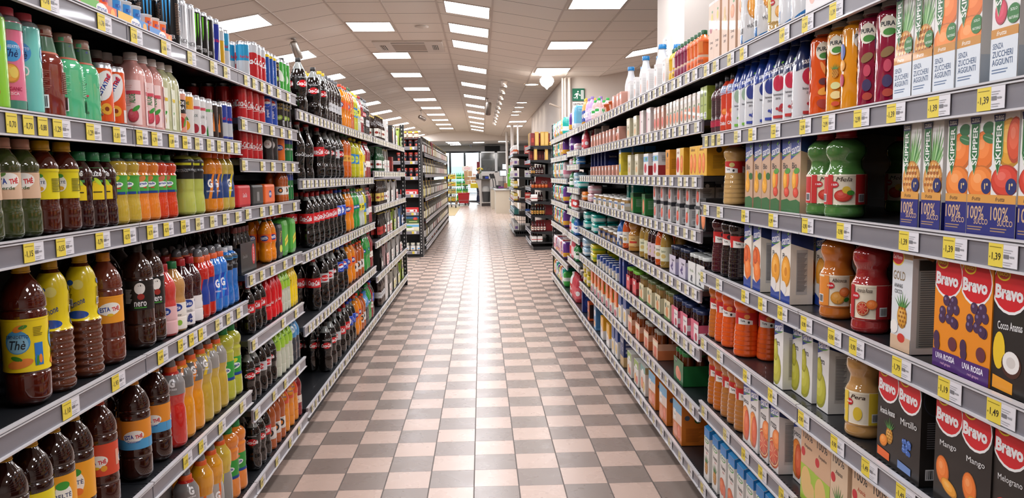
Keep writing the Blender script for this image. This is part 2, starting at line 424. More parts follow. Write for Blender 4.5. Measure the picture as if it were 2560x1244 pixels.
# ---- colas and sodas
def coke_lab(bg, disc=None, tc='ffffff', extra=()):
    def f(u):
        o = []
        if disc: o.append(('e', u, 3.0, 2.9, 2.2, disc))
        o.append(tx('Coca-Cola', u, 3.1, 1.5, tc, shear=.35, bold=.025, w=5.6 if not disc else 5.2)); return o+[('e', u+.6, 2.0, 1.9, .12, tc, .06)]+[e if False else e for e in extra]
    return f
COLA = '0b0504'
for sid, pa in (('', True), ('_f', False)):
    def T(id): return id+sid
    bottle(T('coke'), 'cola_bottle', 'dark cola bottle with red label', 'cola', .315, .044, COLA, 'b3161b',
           (.44, .62, 'd01820', rep(lambda u: [tx('Coca-Cola', u, 2.9, 2.9, 'ffffff', shear=.35, bold=.03, w=7.2), ('e', u+.4, 1.2, 2.4, .12, 'ffffff', .05)], .044)), petal=.07, parts=pa, level=.86, dens=.35)
    bottle(T('zero'), 'cola_bottle', 'black cola bottle with round red emblem', 'cola', .315, .044, COLA, '17120f',
           (.44, .68, '14100e', rep(lambda u: [('e', u, 3.2, 2.9, 2.0, 'd01820'), tx('Coca-Cola', u, 3.2, 2.3, 'ffffff', shear=.35, bold=.03, w=7.0), tx('ZERO ZUCCHERI', u, 6.6, .5, 'e8e8e8')], .044)), petal=.07, parts=pa, level=.80, sleeve=True, dens=.5)
    bottle(T('light'), 'cola_bottle', 'dark cola bottle with silver label', 'cola', .315, .044, COLA, '8d9094',
           (.44, .62, 'c3c4c6', rep(lambda u: [('e', u, 2.8, 2.7, 1.9, 'd01820'), tx('Coca-Cola', u, 2.8, 1.6, 'ffffff', shear=.3, bold=.02, w=5.2)], .044)), petal=.07, parts=pa, level=.86)
    bottle(T('lemonz'), 'cola_bottle', 'black cola bottle with yellow cap', 'cola', .315, .044, COLA, 'e7c81a',
           (.44, .66, '14100e', rep(lambda u: [('e', u, 3.2, 2.9, 2.0, 'd01820'), tx('Coca-Cola', u, 3.2, 2.3, 'ffffff', shear=.35, bold=.03, w=7.0)], .044)), petal=.07, parts=pa, level=.80, sleeve=True, dens=.5)
    bottle(T('pepsi'), 'cola_bottle', 'dark cola bottle with blue label', 'cola', .315, .044, COLA, '1b3fb0',
           (.44, .66, '1746b8', rep(lambda u: [('e', u, 3.3, 2.5, 2.5, 'ffffff'), ('p', [(u-2.4, 3.8), (u-1.7, 5.0), (u, 5.7), (u+1.7, 5.0), (u+2.4, 4.0), (u+.8, 4.5), (u-1, 3.9)], 'd4202a'), ('p', [(u-2.4, 3.0), (u-1.7, 1.6), (u, .9), (u+1.7, 1.5), (u+2.4, 3.2), (u+.8, 2.9), (u-1, 2.4)], '1b50c8'), tx('pepsi', u+3.6, 2.0, 1.0, 'ffffff', rot=90)], .044)), petal=.07, parts=pa, level=.86)
    bottle(T('fanta'), 'orange_soda_bottle', 'bright orange soda bottle', 'cola', .315, .044, 'ee8a10', 'e0481a',
           (.44, .62, 'f0641a', rep(lambda u: [('e', u, 2.9, 2.8, 1.9, '1d2f86'), tx('FANTA', u, 2.9, 2.0, 'ffffff', bold=.04, rot=8, w=4.6)], .044)), petal=.07, parts=pa, level=.88, dens=.15)
    bottle(T('sanpel'), 'orange_soda_bottle', 'tall orange soda bottle, thin label', 'big', .325, .042, 'd8661a', '2d6b3a',
           (.38, .52, 'e6a83a', rep(lambda u: lines(u, 3, 4, 5, '6b2a10'), .042)), parts=pa, level=.88)
    bottle(T('sprite'), 'green_soda_bottle', 'green soda bottle', 'cola', .315, .044, '2f9a3e', '1f7a35',
           (.44, .62, '1f8f3f', rep(lambda u: [('p', [(u-3, 1), (u+3, 2.2), (u+3, 5), (u-3, 3.8)], '1a4fa8'), tx('Sprite', u, 3.0, 2.0, 'ffffff', shear=.2, bold=.03, rot=10, w=4.8)], .044)), petal=.07, parts=pa, level=.88)
    bottle(T('tonic'), 'tonic_bottle', 'clear tonic bottle with yellow label', 'cola', .305, .040, 'c9cfc4', 'e8d22a',
           (.44, .62, 'e9dc3c', rep(lambda u: [('p', [(u-3, 1), (u+3, 2.2), (u+3, 4.2), (u-3, 3)], '111111'), tx('Schweppes', u, 2.6, 1.3, 'f4e02a', rot=10, w=5)], .040)), parts=pa, level=.86)
    bottle(T('lemonade'), 'lemon_soda_bottle', 'yellow lemon soda bottle', 'big', .31, .042, 'c8c41e', 'e8d22a',
           (.36, .60, '2f7fc0', rep(lambda u: [('e', u, 3.6, 2.6, 2.6, 'cfe04a'), tx('Lemon', u, 3.6, 1.1, '1d4f9a', w=3.6)], .042)), parts=pa, level=.9)
    bottle(T('bitter'), 'red_soda_bottle', 'red soda bottle with white label', 'slim', .31, .040, '8f1420', 'b3161b',
           (.30, .46, 'e8e0d6', rep(lambda u: [tx('cedrata', u, 2.5, 1.2, 'b3161b', shear=.2)], .040)), parts=pa, level=.9)
    bottle(T('yellowsl'), 'yellow_soda_bottle', 'slim soda bottle in yellow sleeve', 'slim', .275, .034, 'd8b812', 'f0d21a',
           (.10, .93, 'f2d016', rep(lambda u: [tx('LEMONSODA', u, 12, 1.3, '1a1a1a', rot=70, w=9)], .034)), parts=pa, sleeve=True)
    bottle(T('redsl'), 'cola_bottle', 'slim cola bottle in red sleeve', 'cola', .25, .034, COLA, 'c01820',
           (.06, .93, 'd8141e', rep(lambda u: [tx('Coca-Cola', u, 8.5, 1.7, 'ffffff', shear=.3, w=5)], .034)), parts=pa, sleeve=True)
    bottle(T('sodaclr'), 'clear_soda_bottle', 'clear soda bottle with green sleeve', 'slim', .275, .036, 'c8ccb8', '9ac83a',
           (.56, .93, 'a8d83c', rep(lambda u: [tx('Limonata', u, 5, 1.0, '1f6f35', rot=20, w=5)], .036)), parts=pa, sleeve=True, level=.95)
    bottle(T('water'), 'water_bottle', 'clear water bottle with blue sleeve', 'slim', .275, .038, '3a3f46', '3f86c8',
           (.56, .93, '4f96cc', rep(lambda u: [('e', u, 5, 2.3, 2.3, 'e9f1f7'), tx('SETE', u, 5, 1.3, '2a6fb0', w=3.4)], .038)), parts=pa, sleeve=True, level=.95)
    bottle(T('orangina'), 'orange_soda_bottle', 'orange soda bottle in orange neck sleeve', 'slim', .275, .036, 'ee9012', 'd8481a',
           (.60, .93, 'e8552a', rep(lambda u: [('e', u, 4, 2.4, 2.4, 'f29a2a'), tx('Orange', u, 4, 1.2, '2a4fa0', w=4)], .036)), parts=pa, sleeve=True, level=.95)
    bottle(T('aperi'), 'orange_soda_bottle', 'brown orange bitter soda bottle', 'slim', .275, .036, 'b4561c', 'd8481a',
           (.22, .46, 'e9e2da', rep(lambda u: [('e', u, 3.5, 2.2, 2.0, '22262c'), orange(u, 3.5, 1.2, 'e8842a')[0], tx('aranciata', u, 5.8, .7, '22262c')], .036)), parts=pa, level=.92)
    bottle(T('chinotto'), 'dark_soda_bottle', 'tall dark soda bottle, grey label', 'slim', .31, .042, '1c0d08', '6d6f74',
           (.26, .44, 'cfd0d2', rep(lambda u: [tx('CHINOTTO', u, 3, 1.1, '1c1c1c', w=5)], .042)), parts=pa, level=.92)
bottle('cokeglass', 'glass_cola_bottle', 'tall contour glass cola bottle', 'glass', .315, .042, COLA, '9e2a24',
       (.34, .52, None, rep(lambda u: [tx('Coca-Cola', u, 3, 1.9, 'f4f4f4', shear=.3, w=6)], .042)), level=.9)
# ---- iced teas
bottle('belte15', 'iced_tea_bottle', 'brown iced tea bottle with orange label', 'tea', .30, .044, '2c110a', 'd9a21c',
       (.28, .60, 'f0a326', rep(lambda u: [('e', u, 4.6, 2.2, 2.9, 'f7f3e8'), ('e', u, 7.2, 1.6, 1.0, '3f9a35'), tx('BELTÈ', u, 4.9, 1.3, '22355f', w=3.9), ('e', u+.6, 2.4, 1.2, .9, 'e8772a')], .044)), petal=.05, level=.93)
bottle('beltelemon', 'iced_tea_bottle', 'brown iced tea bottle with yellow label', 'tea', .30, .044, '280f09', 'd9a21c',
       (.28, .60, 'ecd61c', rep(lambda u: [('e', u, 4.6, 2.2, 2.9, 'f7f3e8'), ('e', u, 7.2, 1.6, 1.0, '3f9a35'), tx('BELTÈ', u, 4.9, 1.3, '22355f', w=3.9)], .044)), petal=.05, level=.93)
bottle('belte05', 'iced_tea_bottle', 'brown iced tea bottle, yellow label', 'half', .215, .035, '4a1a0e', 'e3b21e',
       (.38, .70, 'e9d81a', rep(lambda u: lines(u-3, 4.6, 2.6, 9, '6b6a1a')+[('e', u+.4, 3.5, 1.5, 1.9, 'f4f3ee'), ('e', u+.4, 5.3, .9, .5, '3f9a35'), tx('BELTÈ', u+.4, 3.9, .8, '22355f', w=2.5), ('e', u+.6, 2.4, .7, .5, 'e8b02a')], .035)), level=.92, petal=.05, capR=.019)
def esta(bg, bg2=None, sub='', subc='3a5a2a'):
    def f(u):
        o = [] if not bg2 else [('r', u-4.6, 0, u+4.6, 2.9, bg2)]
        return o+[('e', u, 3.8, 2.9, 1.7, 'f5f1e8', .12), tx('ESTA', u-1.25, 3.7, 1.25, '1f3f96', bold=.03, w=2.5, rot=6), tx('THÉ', u+1.45, 3.9, 1.35, 'cc2026', bold=.04, w=2.0, rot=6), tx(sub, u, 2.35, .7, subc, w=3.2) if sub else ('e', u, 2.2, .8, .4, 'e8c02a')]
    return f
bottle('estaverde', 'green_tea_bottle', 'green tea bottle with beige label', 'half', .215, .036, '3c4420', 'd8a188',
       (.40, .66, 'd9b596', rep(lambda u: esta('', None, 'verde')(u)+[('e', u-.8, 5.1, .8, .35, '5f8a3a', .4)], .036)), level=.92, capR=.019)
bottle('estared', 'iced_tea_bottle', 'brown iced tea bottle with red label', 'tea', .30, .044, '40190f', 'c8421e',
       (.32, .60, 'd94a2c', rep(lambda u: [('r', u-4, 2, u-2.6, 6.2, 'e3a58c')]+esta('')(u)+[('e', u+1.8, 2.0, .8, .8, 'e8a02a')], .044)), petal=.05, level=.94)
bottle('establue', 'iced_tea_bottle', 'iced tea bottle with orange-blue label', 'tea', .30, .044, '30120a', 'e0931e',
       (.32, .60, 'e8902a', rep(esta('', '4f9fd0', 'Deteinato', '1f3f96'), .044)), petal=.05, level=.94)
bottle('estaor', 'iced_tea_bottle', 'brown iced tea bottle with amber label', 'tea', .30, .044, '6a3020', 'e0931e',
       (.38, .62, 'f0a028', rep(esta(''), .044)), petal=.05, level=.94)
bottle('sanben', 'iced_tea_bottle', 'large iced tea bottle with yellow fruit label', 'tea', .315, .046, '4e180c', 'e3b21e',
       (.25, .62, 'f4d81e', rep(lambda u: [('e', u-.3, 6.6, 2.6, 2.6, '4f9cd0'), ('e', u-.3, 6.2, 2.2, 2.0, '8cc3e0'), tx('S.BENEDETTO', u-.3, 7.8, .75, '1d2f5f', w=4.6), tx('Thè', u-.3, 6.0, 2.0, '1d2430', shear=.3, w=3.2), ('e', u+.2, 9.6, 1.3, .7, 'ee8a2a', .4), ('e', u+1.0, 9.9, .9, .4, '3f8a2a', .3), ('e', u, 1.9, 2.7, 1.0, 'f08a3a', .2), ('e', u-.6, 3.0, 1.2, .5, '3f8a2a', -.3), ('r', u+3.0, 1.2, u+4.8, 6.2, '2f78c8'), ('e', u+3.4, 2.4, .5, 1.2, '3f8a3a'), ('e', u+4.2, 2.6, .4, 1.0, 'f08a2a')]+lines(u+3.9, 9.6, 2, 6, '8a7a1a'), .046)), petal=.05, level=.95)
bottle('ribtea', 'iced_tea_bottle', 'ribbed iced tea bottle with yellow neck sleeve', 'rib', .31, .043, '5c2c18', 'e3b21e',
       (.47, .90, 'ecd21c', rep(lambda u: [('e', u, 1.5, 3.0, 1.0, '2a4fa0'), tx('Limone', u, 4.5, 1.6, '1d3f8a', shear=.3, rot=20, w=4.4), ('e', u+.5, 9, 1.5, 1.2, 'f4e87a'), ('e', u-1.8, 9.5, 1.1, .7, '2f5fb0')]+lines(u-2.2, 8, 2, 7, '7a6a12')+bars(u-2.2, 4.6, 2.0, 1.8), .043)), sleeve=True, level=1.0)
bottle('nero', 'iced_tea_bottle', 'dark iced tea bottle with black label', 'tea', .305, .043, '33180f', '1a1512',
       (.38, .66, '161412', rep(lambda u: [('e', u, 6.3, 1.5, 1.7, 'eeeae2'), tx('BELTÈ', u, 6.6, .8, '161412', w=2.4), tx('nero', u, 1.8, 1.4, 'f2f2f2', w=3.4), ('r', u-1.7, .6, u+1.7, .9, '3f9a35'), ('e', u+.2, 3.9, 1.0, .9, '9a2a20')]+lines(u-3.2, 6, 2, 12, 'b8b4ae'), .043)), petal=.05, level=.93)
bottle('fuze', 'iced_tea_bottle', 'dark tea bottle with green cap', 'half', .195, .032, '300e0c', '1f7a45',
       (.38, .84, None, rep(lambda u: [('p', [(u-2.2, 0), (u+2.2, 0), (u+2.2, 3.4), (u, 5.2), (u-2.2, 3.4)], 'eecf1e'), ('p', [(u-1.9, 4.4), (u+1.9, 4.4), (u+1.7, 8.2), (u-1.7, 8.2)], '2f7a35'), ('e', u+.5, 4.6, 1.3, .5, 'bfe03a', -.8), tx('fuze', u, 6.7, 1.5, 'f6f6f6', bold=.03, w=2.9), ('r', u-1.5, 1.8, u+1.5, 2.1, '3f3a10')], .032)), level=.9, capR=.0185)
bottle('sanpink', 'iced_tea_bottle', 'pink sleeved iced tea bottle', 'tube', .222, .031, 'e07a9a', 'e8606f',
       (.04, .86, 'e2738f', rep(lambda u: [('e', u, 12.0, 2.2, 2.2, '4f9cd0'), tx('S.BENEDETTO', u, 13.0, .6, 'eef4fa', w=3.7), tx('Thè', u, 11.6, 1.6, '1d2f5f', shear=.3, w=2.8), ('e', u-.2, 7.4, 1.7, 2.0, 'f4a44a'), ('e', u+.4, 7.6, .8, 1.2, 'f6cf6a'), tx('ORGANIC', u, 4.2, .8, 'b0204a', w=3.6), tx('PESCA', u, 3.2, .6, 'fbe6ea', w=2.2), ('r', u-3.2, 0, u+3.2, 1.8, '4f8f7a'), ('r', u-3.2, 16.5, u+3.2, 18, '6faa96')], .031)), sleeve=True)
bottle('sanlime', 'iced_tea_bottle', 'lime green sleeved iced tea bottle', 'tube', .222, .031, '8ac83a', 'e8606f',
       (.04, .86, '8fd03a', rep(lambda u: [('e', u, 12.0, 2.2, 2.2, '4f9cd0'), tx('Thè', u, 11.6, 1.6, '1d2f5f', shear=.3, w=2.8), ('e', u-.2, 3.0, 1.7, 1.8, 'e8843a')], .031)), sleeve=True)
bottle('santeal', 'iced_tea_bottle', 'teal sleeved iced tea bottle', 'tube', .222, .031, '7fd0c4', 'e8606f',
       (.04, .86, '74ccbf', rep(lambda u: [('e', u, 12.6, 2.2, 2.2, '4f9cd0'), tx('S.BENEDETTO', u, 13.4, .6, 'eef4fa', w=3.7), tx('Thè', u, 12.0, 1.6, '1d2f5f', shear=.3, w=2.8), tx('BIO', u, 8.6, 2.2, 'f2f8f7', w=3.3)]+lines(u, 5.4, 1.6, 4, 'b8e6e0'), .031)), sleeve=True)
def ariz_art(bg, extra):
    return [('r', -13, 14.0, 13, 17.4, '3f6f4a'), ('r', -13, 13.5, 13, 14.0, 'c4684e')]+[(t, u+k*3.6, v, a, b_, c) for k in range(-3, 4) for (t, u, v, a, b_, c) in (('e', -1.3, 15.8, .8, .6, 'c04a5a'), ('e', .3, 16.2, .7, .7, '4a55a0'), ('e', 1.5, 15.0, .7, .5, 'c8a04a'))]+rep(extra, .036)
bottle('arizbrown', 'glass_tea_bottle', 'brown tea bottle with flowered neck', 'ariz', .210, .037, '7a2c22', 'b08a78',
       (.05, .93, None, ariz_art('', lambda u: lines(u, 9.5, 4.6, 12, 'a05a4a', .42)+bars(u+.3, 2.6, 2.6, 3.0))), sq=1.5, level=1, capR=.023)
bottle('arizgreen', 'glass_tea_bottle', 'mint green tea bottle with flowered neck', 'ariz', .208, .037, '57bd86', 'b08a78',
       (.05, .93, None, ariz_art('', lambda u: lines(u, 9.5, 4.6, 12, '8fdcae', .42)+bars(u+.3, 2.6, 2.6, 3.0))), sq=1.5, level=1, capR=.023)
def blossom(u):
    o = [('p', [(u-.2, .8), (u+.1, .8), (u+.7, 4.5), (u+.5, 8.5), (u+.2, 5)], '3a2a22'), ('p', [(u+.5, 4), (u-1.4, 6.3), (u-1.5, 6.1), (u+.4, 3.7)], '3a2a22'), ('p', [(u+.6, 6), (u+1.9, 8.6), (u+1.8, 8.7), (u+.4, 6.2)], '3a2a22')]
    q = random.Random(3)
    for _ in range(16): o.append(('e', u+q.uniform(-1.8, 2.0), q.uniform(2.4, 9.2), .28, .24, 'c8324a'))
    return o+[tx('Green Tea', u, 1.6, .9, '1d3a2a', w=4.2)]
bottle('arizblossom', 'glass_tea_bottle', 'mint green tea bottle with red blossoms', 'ariz', .206, .037, '57bd86', 'b08a78', (.05, .93, None, ariz_art('', blossom)), sq=1.5, level=1, capR=.023)
# ---- sports and juice drinks
for nm, lq, ac, lk in (('eny', 'c7a83a', 'd6d62a', 'yellow isotonic drink bottle'), ('eno', 'e8862a', 'e08a4a', 'orange isotonic drink bottle'), ('enr', 'd8421c', 'd87a5a', 'red isotonic drink bottle')):
    bottle(nm, 'isotonic_drink_bottle', lk+' with green label', 'ener', .200, .0335, lq, '1f8a45',
           (.42, .68, '4aa53a', rep(lambda u: [('e', u, 4.2, 1.6, .8, ac, .3), tx('Energade', u, 2.7, 1.0, '17349a', bold=.03, w=3.9, rot=4), ('e', u+.2, 2.6, 2.3, .8, 'eef4ee', .08), tx('Energade', u, 2.7, .95, '17349a', bold=.03, w=3.9, rot=4), ('r', u-3.2, 0, u+3.2, .7, '14408a'), ('r', u+.6, 1.5, u+1.8, 1.8, 'd0302a')], .0335)), level=.88, dens=.1)
    bottle(nm+'big', 'isotonic_drink_bottle', 'large '+lk, 'ener', .285, .044, lq if nm != 'eny' else 'b9ba3c', '1f8a45',
           (.30, .56, '2f9a3a', rep(lambda u: [('e', u, 5.9, 1.8, .8, ac, .3), ('e', u, 3.8, 3.2, 1.2, 'eef4ee', .08), tx('Energade', u, 3.8, 1.4, '17349a', bold=.03, w=5.2, rot=5), ('r', u-4.6, 0, u+4.6, 1.1, '14408a')], .044)), level=.97, dens=.1)
bottle('poweryel', 'sports_drink_bottle', 'pale yellow sports drink bottle', 'ener', .222, .037, 'bcc45a', '1c1c1c',
       (.56, .86, '161616', rep(lambda u: [('r', u-3.4, 4.6, u+3.4, 5.4, 'e0e02a'), tx('POWERADE', u, 2.8, .9, 'd8d8d8', bold=.03, w=4.2)], .037)), level=.97, capR=.02, dens=.1)
bottle('powerblue', 'sports_drink_bottle', 'bright blue sports drink bottle', 'ener', .227, .034, '1f6fc0', 'd8dcdf',
       (.62, .88, '12161c', rep(lambda u: [('r', u-3.4, 4.0, u+3.4, 4.8, '2f9adf'), tx('POWERADE', u, 2.4, .8, 'dfe6ee', w=3.8)], .034)), level=.97, capR=.016)
def gator(id, lq, look, bg, st, H=.235, R=.034, capc='e8622a', g='ffffff', z=(.22, .60), parts=True):
    def f(u):
        h = (z[1]-z[0])*H*100
        return [('p', [(u-.9, 0), (u+.2, 0), (u+2.1, h), (u+1.0, h)], st), tx('G', u, h*.62, min(3.2, h*.42), g, bold=.05, w=1.9), tx('GATORADE', u, h*.30, .6, g, w=2.9)]
    bottle(id, 'sports_drink_bottle', look, 'sport', H, R, lq, capc, (z[0], z[1], bg, rep(f, R)), sleeve=True, level=.99, sport='8f9296', capR=.021, parts=parts)
gator('gator', 'e88a1c', 'orange sports drink bottle with navy label', '1f3f7a', 'f08a2a')
gator('gatlem', 'c9b04a', 'lemon sports drink bottle with navy label', '24457f', 'e8d02a')
gator('gatred', 'c8281e', 'red sports drink bottle', '1d3f9a', 'e0302a')
gator('gatblue', '2a78d0', 'blue sports drink bottle', '1f50c0', '2a90e8')
gator('gatredbig', 'cc2a22', 'large red sports drink bottle, grey label', '8a8684', '8a8684', .285, .042, z=(.62, .84))
gator('gatorbig', 'e8981a', 'large orange sports drink bottle, grey label', '6f6c68', 'f08a2a', .285, .042, z=(.62, .84))
gator('gatlembig', 'c8a83c', 'large lemon sports drink bottle, grey label', '9a9690', 'e8c82a', .285, .042, z=(.62, .84))
gator('gatgrey', 'd8b83a', 'yellow sports drink bottle with grey label', '8f8d88', 'f0dc4a', .285, .042, z=(.10, .50))
gator('gattor', 'e8a01e', 'amber sports drink bottle, silver orange label', 'b0aca6', 'e8702a', .285, .042, z=(.10, .50))
bottle('estbeige', 'fruit_drink_bottle', 'beige fruit tea bottle, white label', 'slim', .228, .038, 'c08f52', '1f7a45',
       (.04, .42, 'ece6da', rep(lambda u: [('e', u, 7.2, 2.2, 1.3, '24408f'), tx('Esta', u, 7.2, 1.2, 'f4f4f4', shear=.3, w=3), tx('al Bene', u, 4.8, .9, '3a3a3a', shear=.3, w=3.3), ('e', u-.5, 2.4, 1.1, 1.0, 'e8c23a'), ('e', u+1.0, 2.2, .9, .9, '8ab83a')], .038)), level=.97)
bottle('estdark', 'fruit_drink_bottle', 'dark berry tea bottle, white label', 'slim', .228, .038, '3a1418', 'b3222a',
       (.04, .42, 'e8e2e0', rep(lambda u: [('e', u, 7.2, 2.2, 1.3, '24408f'), tx('Esta', u, 7.2, 1.2, 'f4f4f4', shear=.3, w=3), tx('Mirtillo', u, 4.8, .9, '3a3a3a', shear=.3, w=3.3)]+grapes(u, 2.2, .5, '2f3f78', 8), .038)), level=.97)
bottle('estpink', 'fruit_drink_bottle', 'pink fruit tea bottle, blue emblem', 'slim', .228, .036, 'd0403a', 'b3222a',
       (.04, .42, 'e8b8b8', rep(lambda u: [('e', u, 7.2, 2.2, 1.3, '24408f'), tx('Esta', u, 7.2, 1.2, 'f4f4f4', shear=.3, w=3)], .036)), level=.97)
def aloe(id, lk, c1, c2, fr, cap='e4e2de'):
    bottle(id, 'aloe_drink_bottle', lk, 'aloe', .219, .032, c1, cap,
           (.06, .72, None, rep(lambda u: [('r', u-2.4, 0, u+2.4, 12.6, c2)]+lines(u-1, 11, 2.2, 12, c1, .5)+[('r', u-2.2, 8.6, u+2.2, 9.6, fr), tx('ALOE', u, 7.4, 1.4, '3f8a55', rot=90, w=2.6), ('e', u, 2.6, 1.3, 1.9, fr), ('e', u+.8, 4.6, 1.2, .5, '3f9a3a', .8)], .032)), sq=2, level=.93, capR=.0185, dens=.5)
aloe('aloepink', 'pink aloe drink bottle with white cap', 'e0a49c', 'f0d2cd', 'd04a5a')
aloe('aloegreen', 'green and yellow aloe drink bottle', 'c4c69a', 'eef0da', 'e8c83a')
aloe('aloedark', 'pomegranate aloe drink bottle with grey cap', '8a4a48', 'c9b4b0', 'a02a3a', 'a09c98')
# ---- cans
can('monsterk', 'tall black energy drink can', .168, .0325, '131313', rep(lambda u: [('p', [(u-1.5, 15), (u-1.0, 15), (u-.9, 9), (u-1.2, 6.2)], '7fe03a'), ('p', [(u-.5, 15), (u+.2, 15), (u+.1, 8), (u-.2, 5.2)], '7fe03a'), ('p', [(u+.7, 15), (u+1.3, 15), (u+1.1, 9), (u+.7, 6.6)], '7fe03a'), tx('MONSTER', u, 3.4, 1.3, 'e8e8e8', bold=.03, w=4.6)], .0325))
can('monsterb', 'tall black energy drink can, blue claw mark', .168, .0325, '141416', rep(lambda u: lines(u-3, 14, 2.4, 20, '8f6f5a', .5)+[('p', [(u-1.2, 15), (u-.7, 15), (u-.9, 6.2)], '3fa0e0'), ('p', [(u-.3, 15), (u+.3, 15), (u, 5.2)], '3fa0e0'), ('p', [(u+.8, 15), (u+1.3, 15), (u+.9, 6.6)], '3fa0e0'), tx('MONSTER', u, 3.4, 1.3, 'e8e8e8', bold=.03, w=4.6)], .0325))
can('monsterw', 'tall white energy drink can', .168, .0325, 'dfe0e2', rep(lambda u: [('p', [(u-1.2, 15), (u-.7, 15), (u-.9, 6.2)], '9a9ca0'), ('p', [(u-.3, 15), (u+.3, 15), (u, 5.2)], '9a9ca0'), ('p', [(u+.8, 15), (u+1.3, 15), (u+.9, 6.6)], '9a9ca0'), tx('MONSTER', u, 3.4, 1.3, '3a3a3c', bold=.02, w=4.6)], .0325))
def rbart(c, u): return [('p', [(u-2.2, 1.0), (u+.5, 1.0), (u+2.2, 15), (u-.6, 15)], c), tx('Red Bull', u, 9.0, 1.1, 'd0203a', bold=.03, w=4.2), ('r', u-2.6, 1.0, u+2.6, 1.9, '1d2f9a')]
can('redbullbig', 'tall blue and silver energy can', .170, .0265, 'b9bdc4', rep(lambda u: rbart('1d2f9a', u), .0265))
can('rbyellow', 'slim yellow energy can', .150, .0265, 'd8a81e', rep(lambda u: [('r', u-2.8, 10, u+2.8, 13.5, 'c4c8cc')], .0265))
can('rbsky', 'slim light blue energy can', .150, .0265, '2f9ac8', rep(lambda u: [('r', u-2.8, 1, u+2.8, 7, 'c4c8cc'), tx('Red Bull', u, 8.6, 1.1, 'c8203a', bold=.02, w=4)], .0265))
can('rbblue', 'slim blue and silver energy can', .150, .0265, '1d3a9a', rep(lambda u: [('r', u-2.8, 1, u+2.8, 7, 'c4c8cc'), ('r', u-2.8, 1, u+2.8, 1.8, '1d3a9a'), tx('Red Bull', u, 8.6, 1.1, 'd0203a', bold=.02, w=4)], .0265))
can('cokesilver', 'silver and red cola can', .168, .0325, 'c22026', rep(lambda u: [('r', u-3.5, 11, u+3.5, 15.4, 'c9ccd0'), ('e', u, 10.6, 3.2, 1.7, 'c22026'), tx('Coca-Cola', u, 8.6, 2.8, 'ffffff', shear=.35, bold=.03, w=7.0)], .0325))
can('cokecan', 'red cola can', .165, .0325, 'c4141c', rep(lambda u: [tx('Coca-Cola', u, 7.6, 3.2, 'f4e8e8', shear=.35, bold=.03, w=7.4), ('e', u+.3, 5.6, 2.6, .14, 'f4e8e8', .05)], .0325))
can('pepsican', 'blue cola can', .155, .0325, '1746a8', rep(lambda u: [('e', u, 11, 2.0, 2.0, 'f4f4f4'), ('p', [(u-1.9, 11.3), (u-1.3, 12.5), (u, 13), (u+1.3, 12.5), (u+1.9, 11.5), (u, 11.7)], 'd4202a'), ('p', [(u-1.9, 10.8), (u-1.3, 9.5), (u, 9), (u+1.3, 9.5), (u+1.9, 10.8), (u, 10.4)], '1b50c8'), tx('pepsi', u+.2, 6.0, 1.7, 'f4f4f4', rot=90, w=3.6)], .0325))
can('pepsiblue', 'blue can with yellow rim', .160, .0300, '1a4a9c', rep(lambda u: [('r', u-3, 13.4, u+3, 14.6, 'e8c82a'), tx('pepsi', u, 8, 1.2, '5fa0e0', rot=90, w=5)], .03))
can('darkgold', 'dark can with gold lettering', .150, .0325, '1c1a16', rep(lambda u: [tx('LEMON', u, 12, 1.2, 'c9ae4a', bold=.02, w=4.6), tx('SODA', u, 10.2, 1.2, 'c9ae4a', bold=.02, w=3.6), ('e', u, 5.6, 1.6, 1.2, '8fae3a', .3), ('e', u, 5.6, .9, .6, 'c8d88a', .3)]+bars(u+2.4, 3, 1.6, 2.4), .0325))
can('greencan', 'green lime soda can', .160, .0310, '3fa53a', rep(lambda u: [('e', u, 8, 1.6, 3.0, 'e8f2e0', .4), ('e', u-1.6, 12, .8, 1.2, '8fd84a')], .031))
can('spritecan', 'slim green and blue soda can', .150, .0290, '1f7a3a', rep(lambda u: [('r', u-3, 10.6, u+3, 13.6, '1d3f9a'), tx('Sprite', u, 7.6, 1.9, 'f4f4f4', shear=.2, bold=.03, w=4.2)], .029))
can('peachcan', 'orange peach tea can', .161, .0325, 'ee5a1e', rep(lambda u: [('e', u, 10.2, 2.6, 4.2, 'f4f2ee', -.4), tx('ESTATHÉ', u, 10.4, 1.4, '1f3f96', bold=.04, rot=60, w=6), tx('THÉ', u+.9, 12.2, 1.4, 'd0202a', bold=.05, rot=60, w=2.4), orange(u+.4, 4.2, 1.5, 'f0b03a')[0], ('e', u+.4, 4.2, .6, .6, '8a3a1a'), ('r', u+2.6, 1.2, u+3.8, 4.6, 'e9e4de')], .0325))
can('aloecan', 'red and black aloe juice can', .150, .0325, 'e8a088', rep(lambda u: [('r', u-3.4, 7.2, u+3.4, 11.6, '1c1c1c'), tx('ALOE', u, 10.5, 1.1, 'f4f4f4', bold=.03, w=3.8), tx('VERA', u, 8.9, 1.1, 'f4f4f4', bold=.03, w=3.8), ('e', u, 4.2, 2.0, 1.9, 'c4302a'), ('e', u+1.9, 4.4, .5, 1.9, '5f9a3a', -.4)], .0325))
can('mangocan', 'yellow aloe mango can', .147, .0325, 'e8e4de', rep(lambda u: [('r', u-3.4, 9.0, u+3.4, 13.2, 'f0a81e'), tx('ALOE', u, 11, 1.1, '3f6a2a', bold=.03, w=3.8), tx('MANGO', u, 9.8, .7, '8a4a1a', w=2.6), ('e', u, 3.6, 1.9, 1.8, 'f0a81e'), ('p', [(u-1.5, 5.4), (u, 8.2), (u+1.5, 5.4)], '3f8a3a')], .0325))
can('aloewhite', 'white aloe pomegranate can', .143, .0300, 'e6e6e4', rep(lambda u: [('r', u-2.8, 9.6, u+2.8, 10.6, 'd04a5a'), tx('ALOE', u, 7.4, .9, '6f7a74', w=2.4), ('e', u, 3.0, 1.5, 1.6, 'a82a3a')], .03))
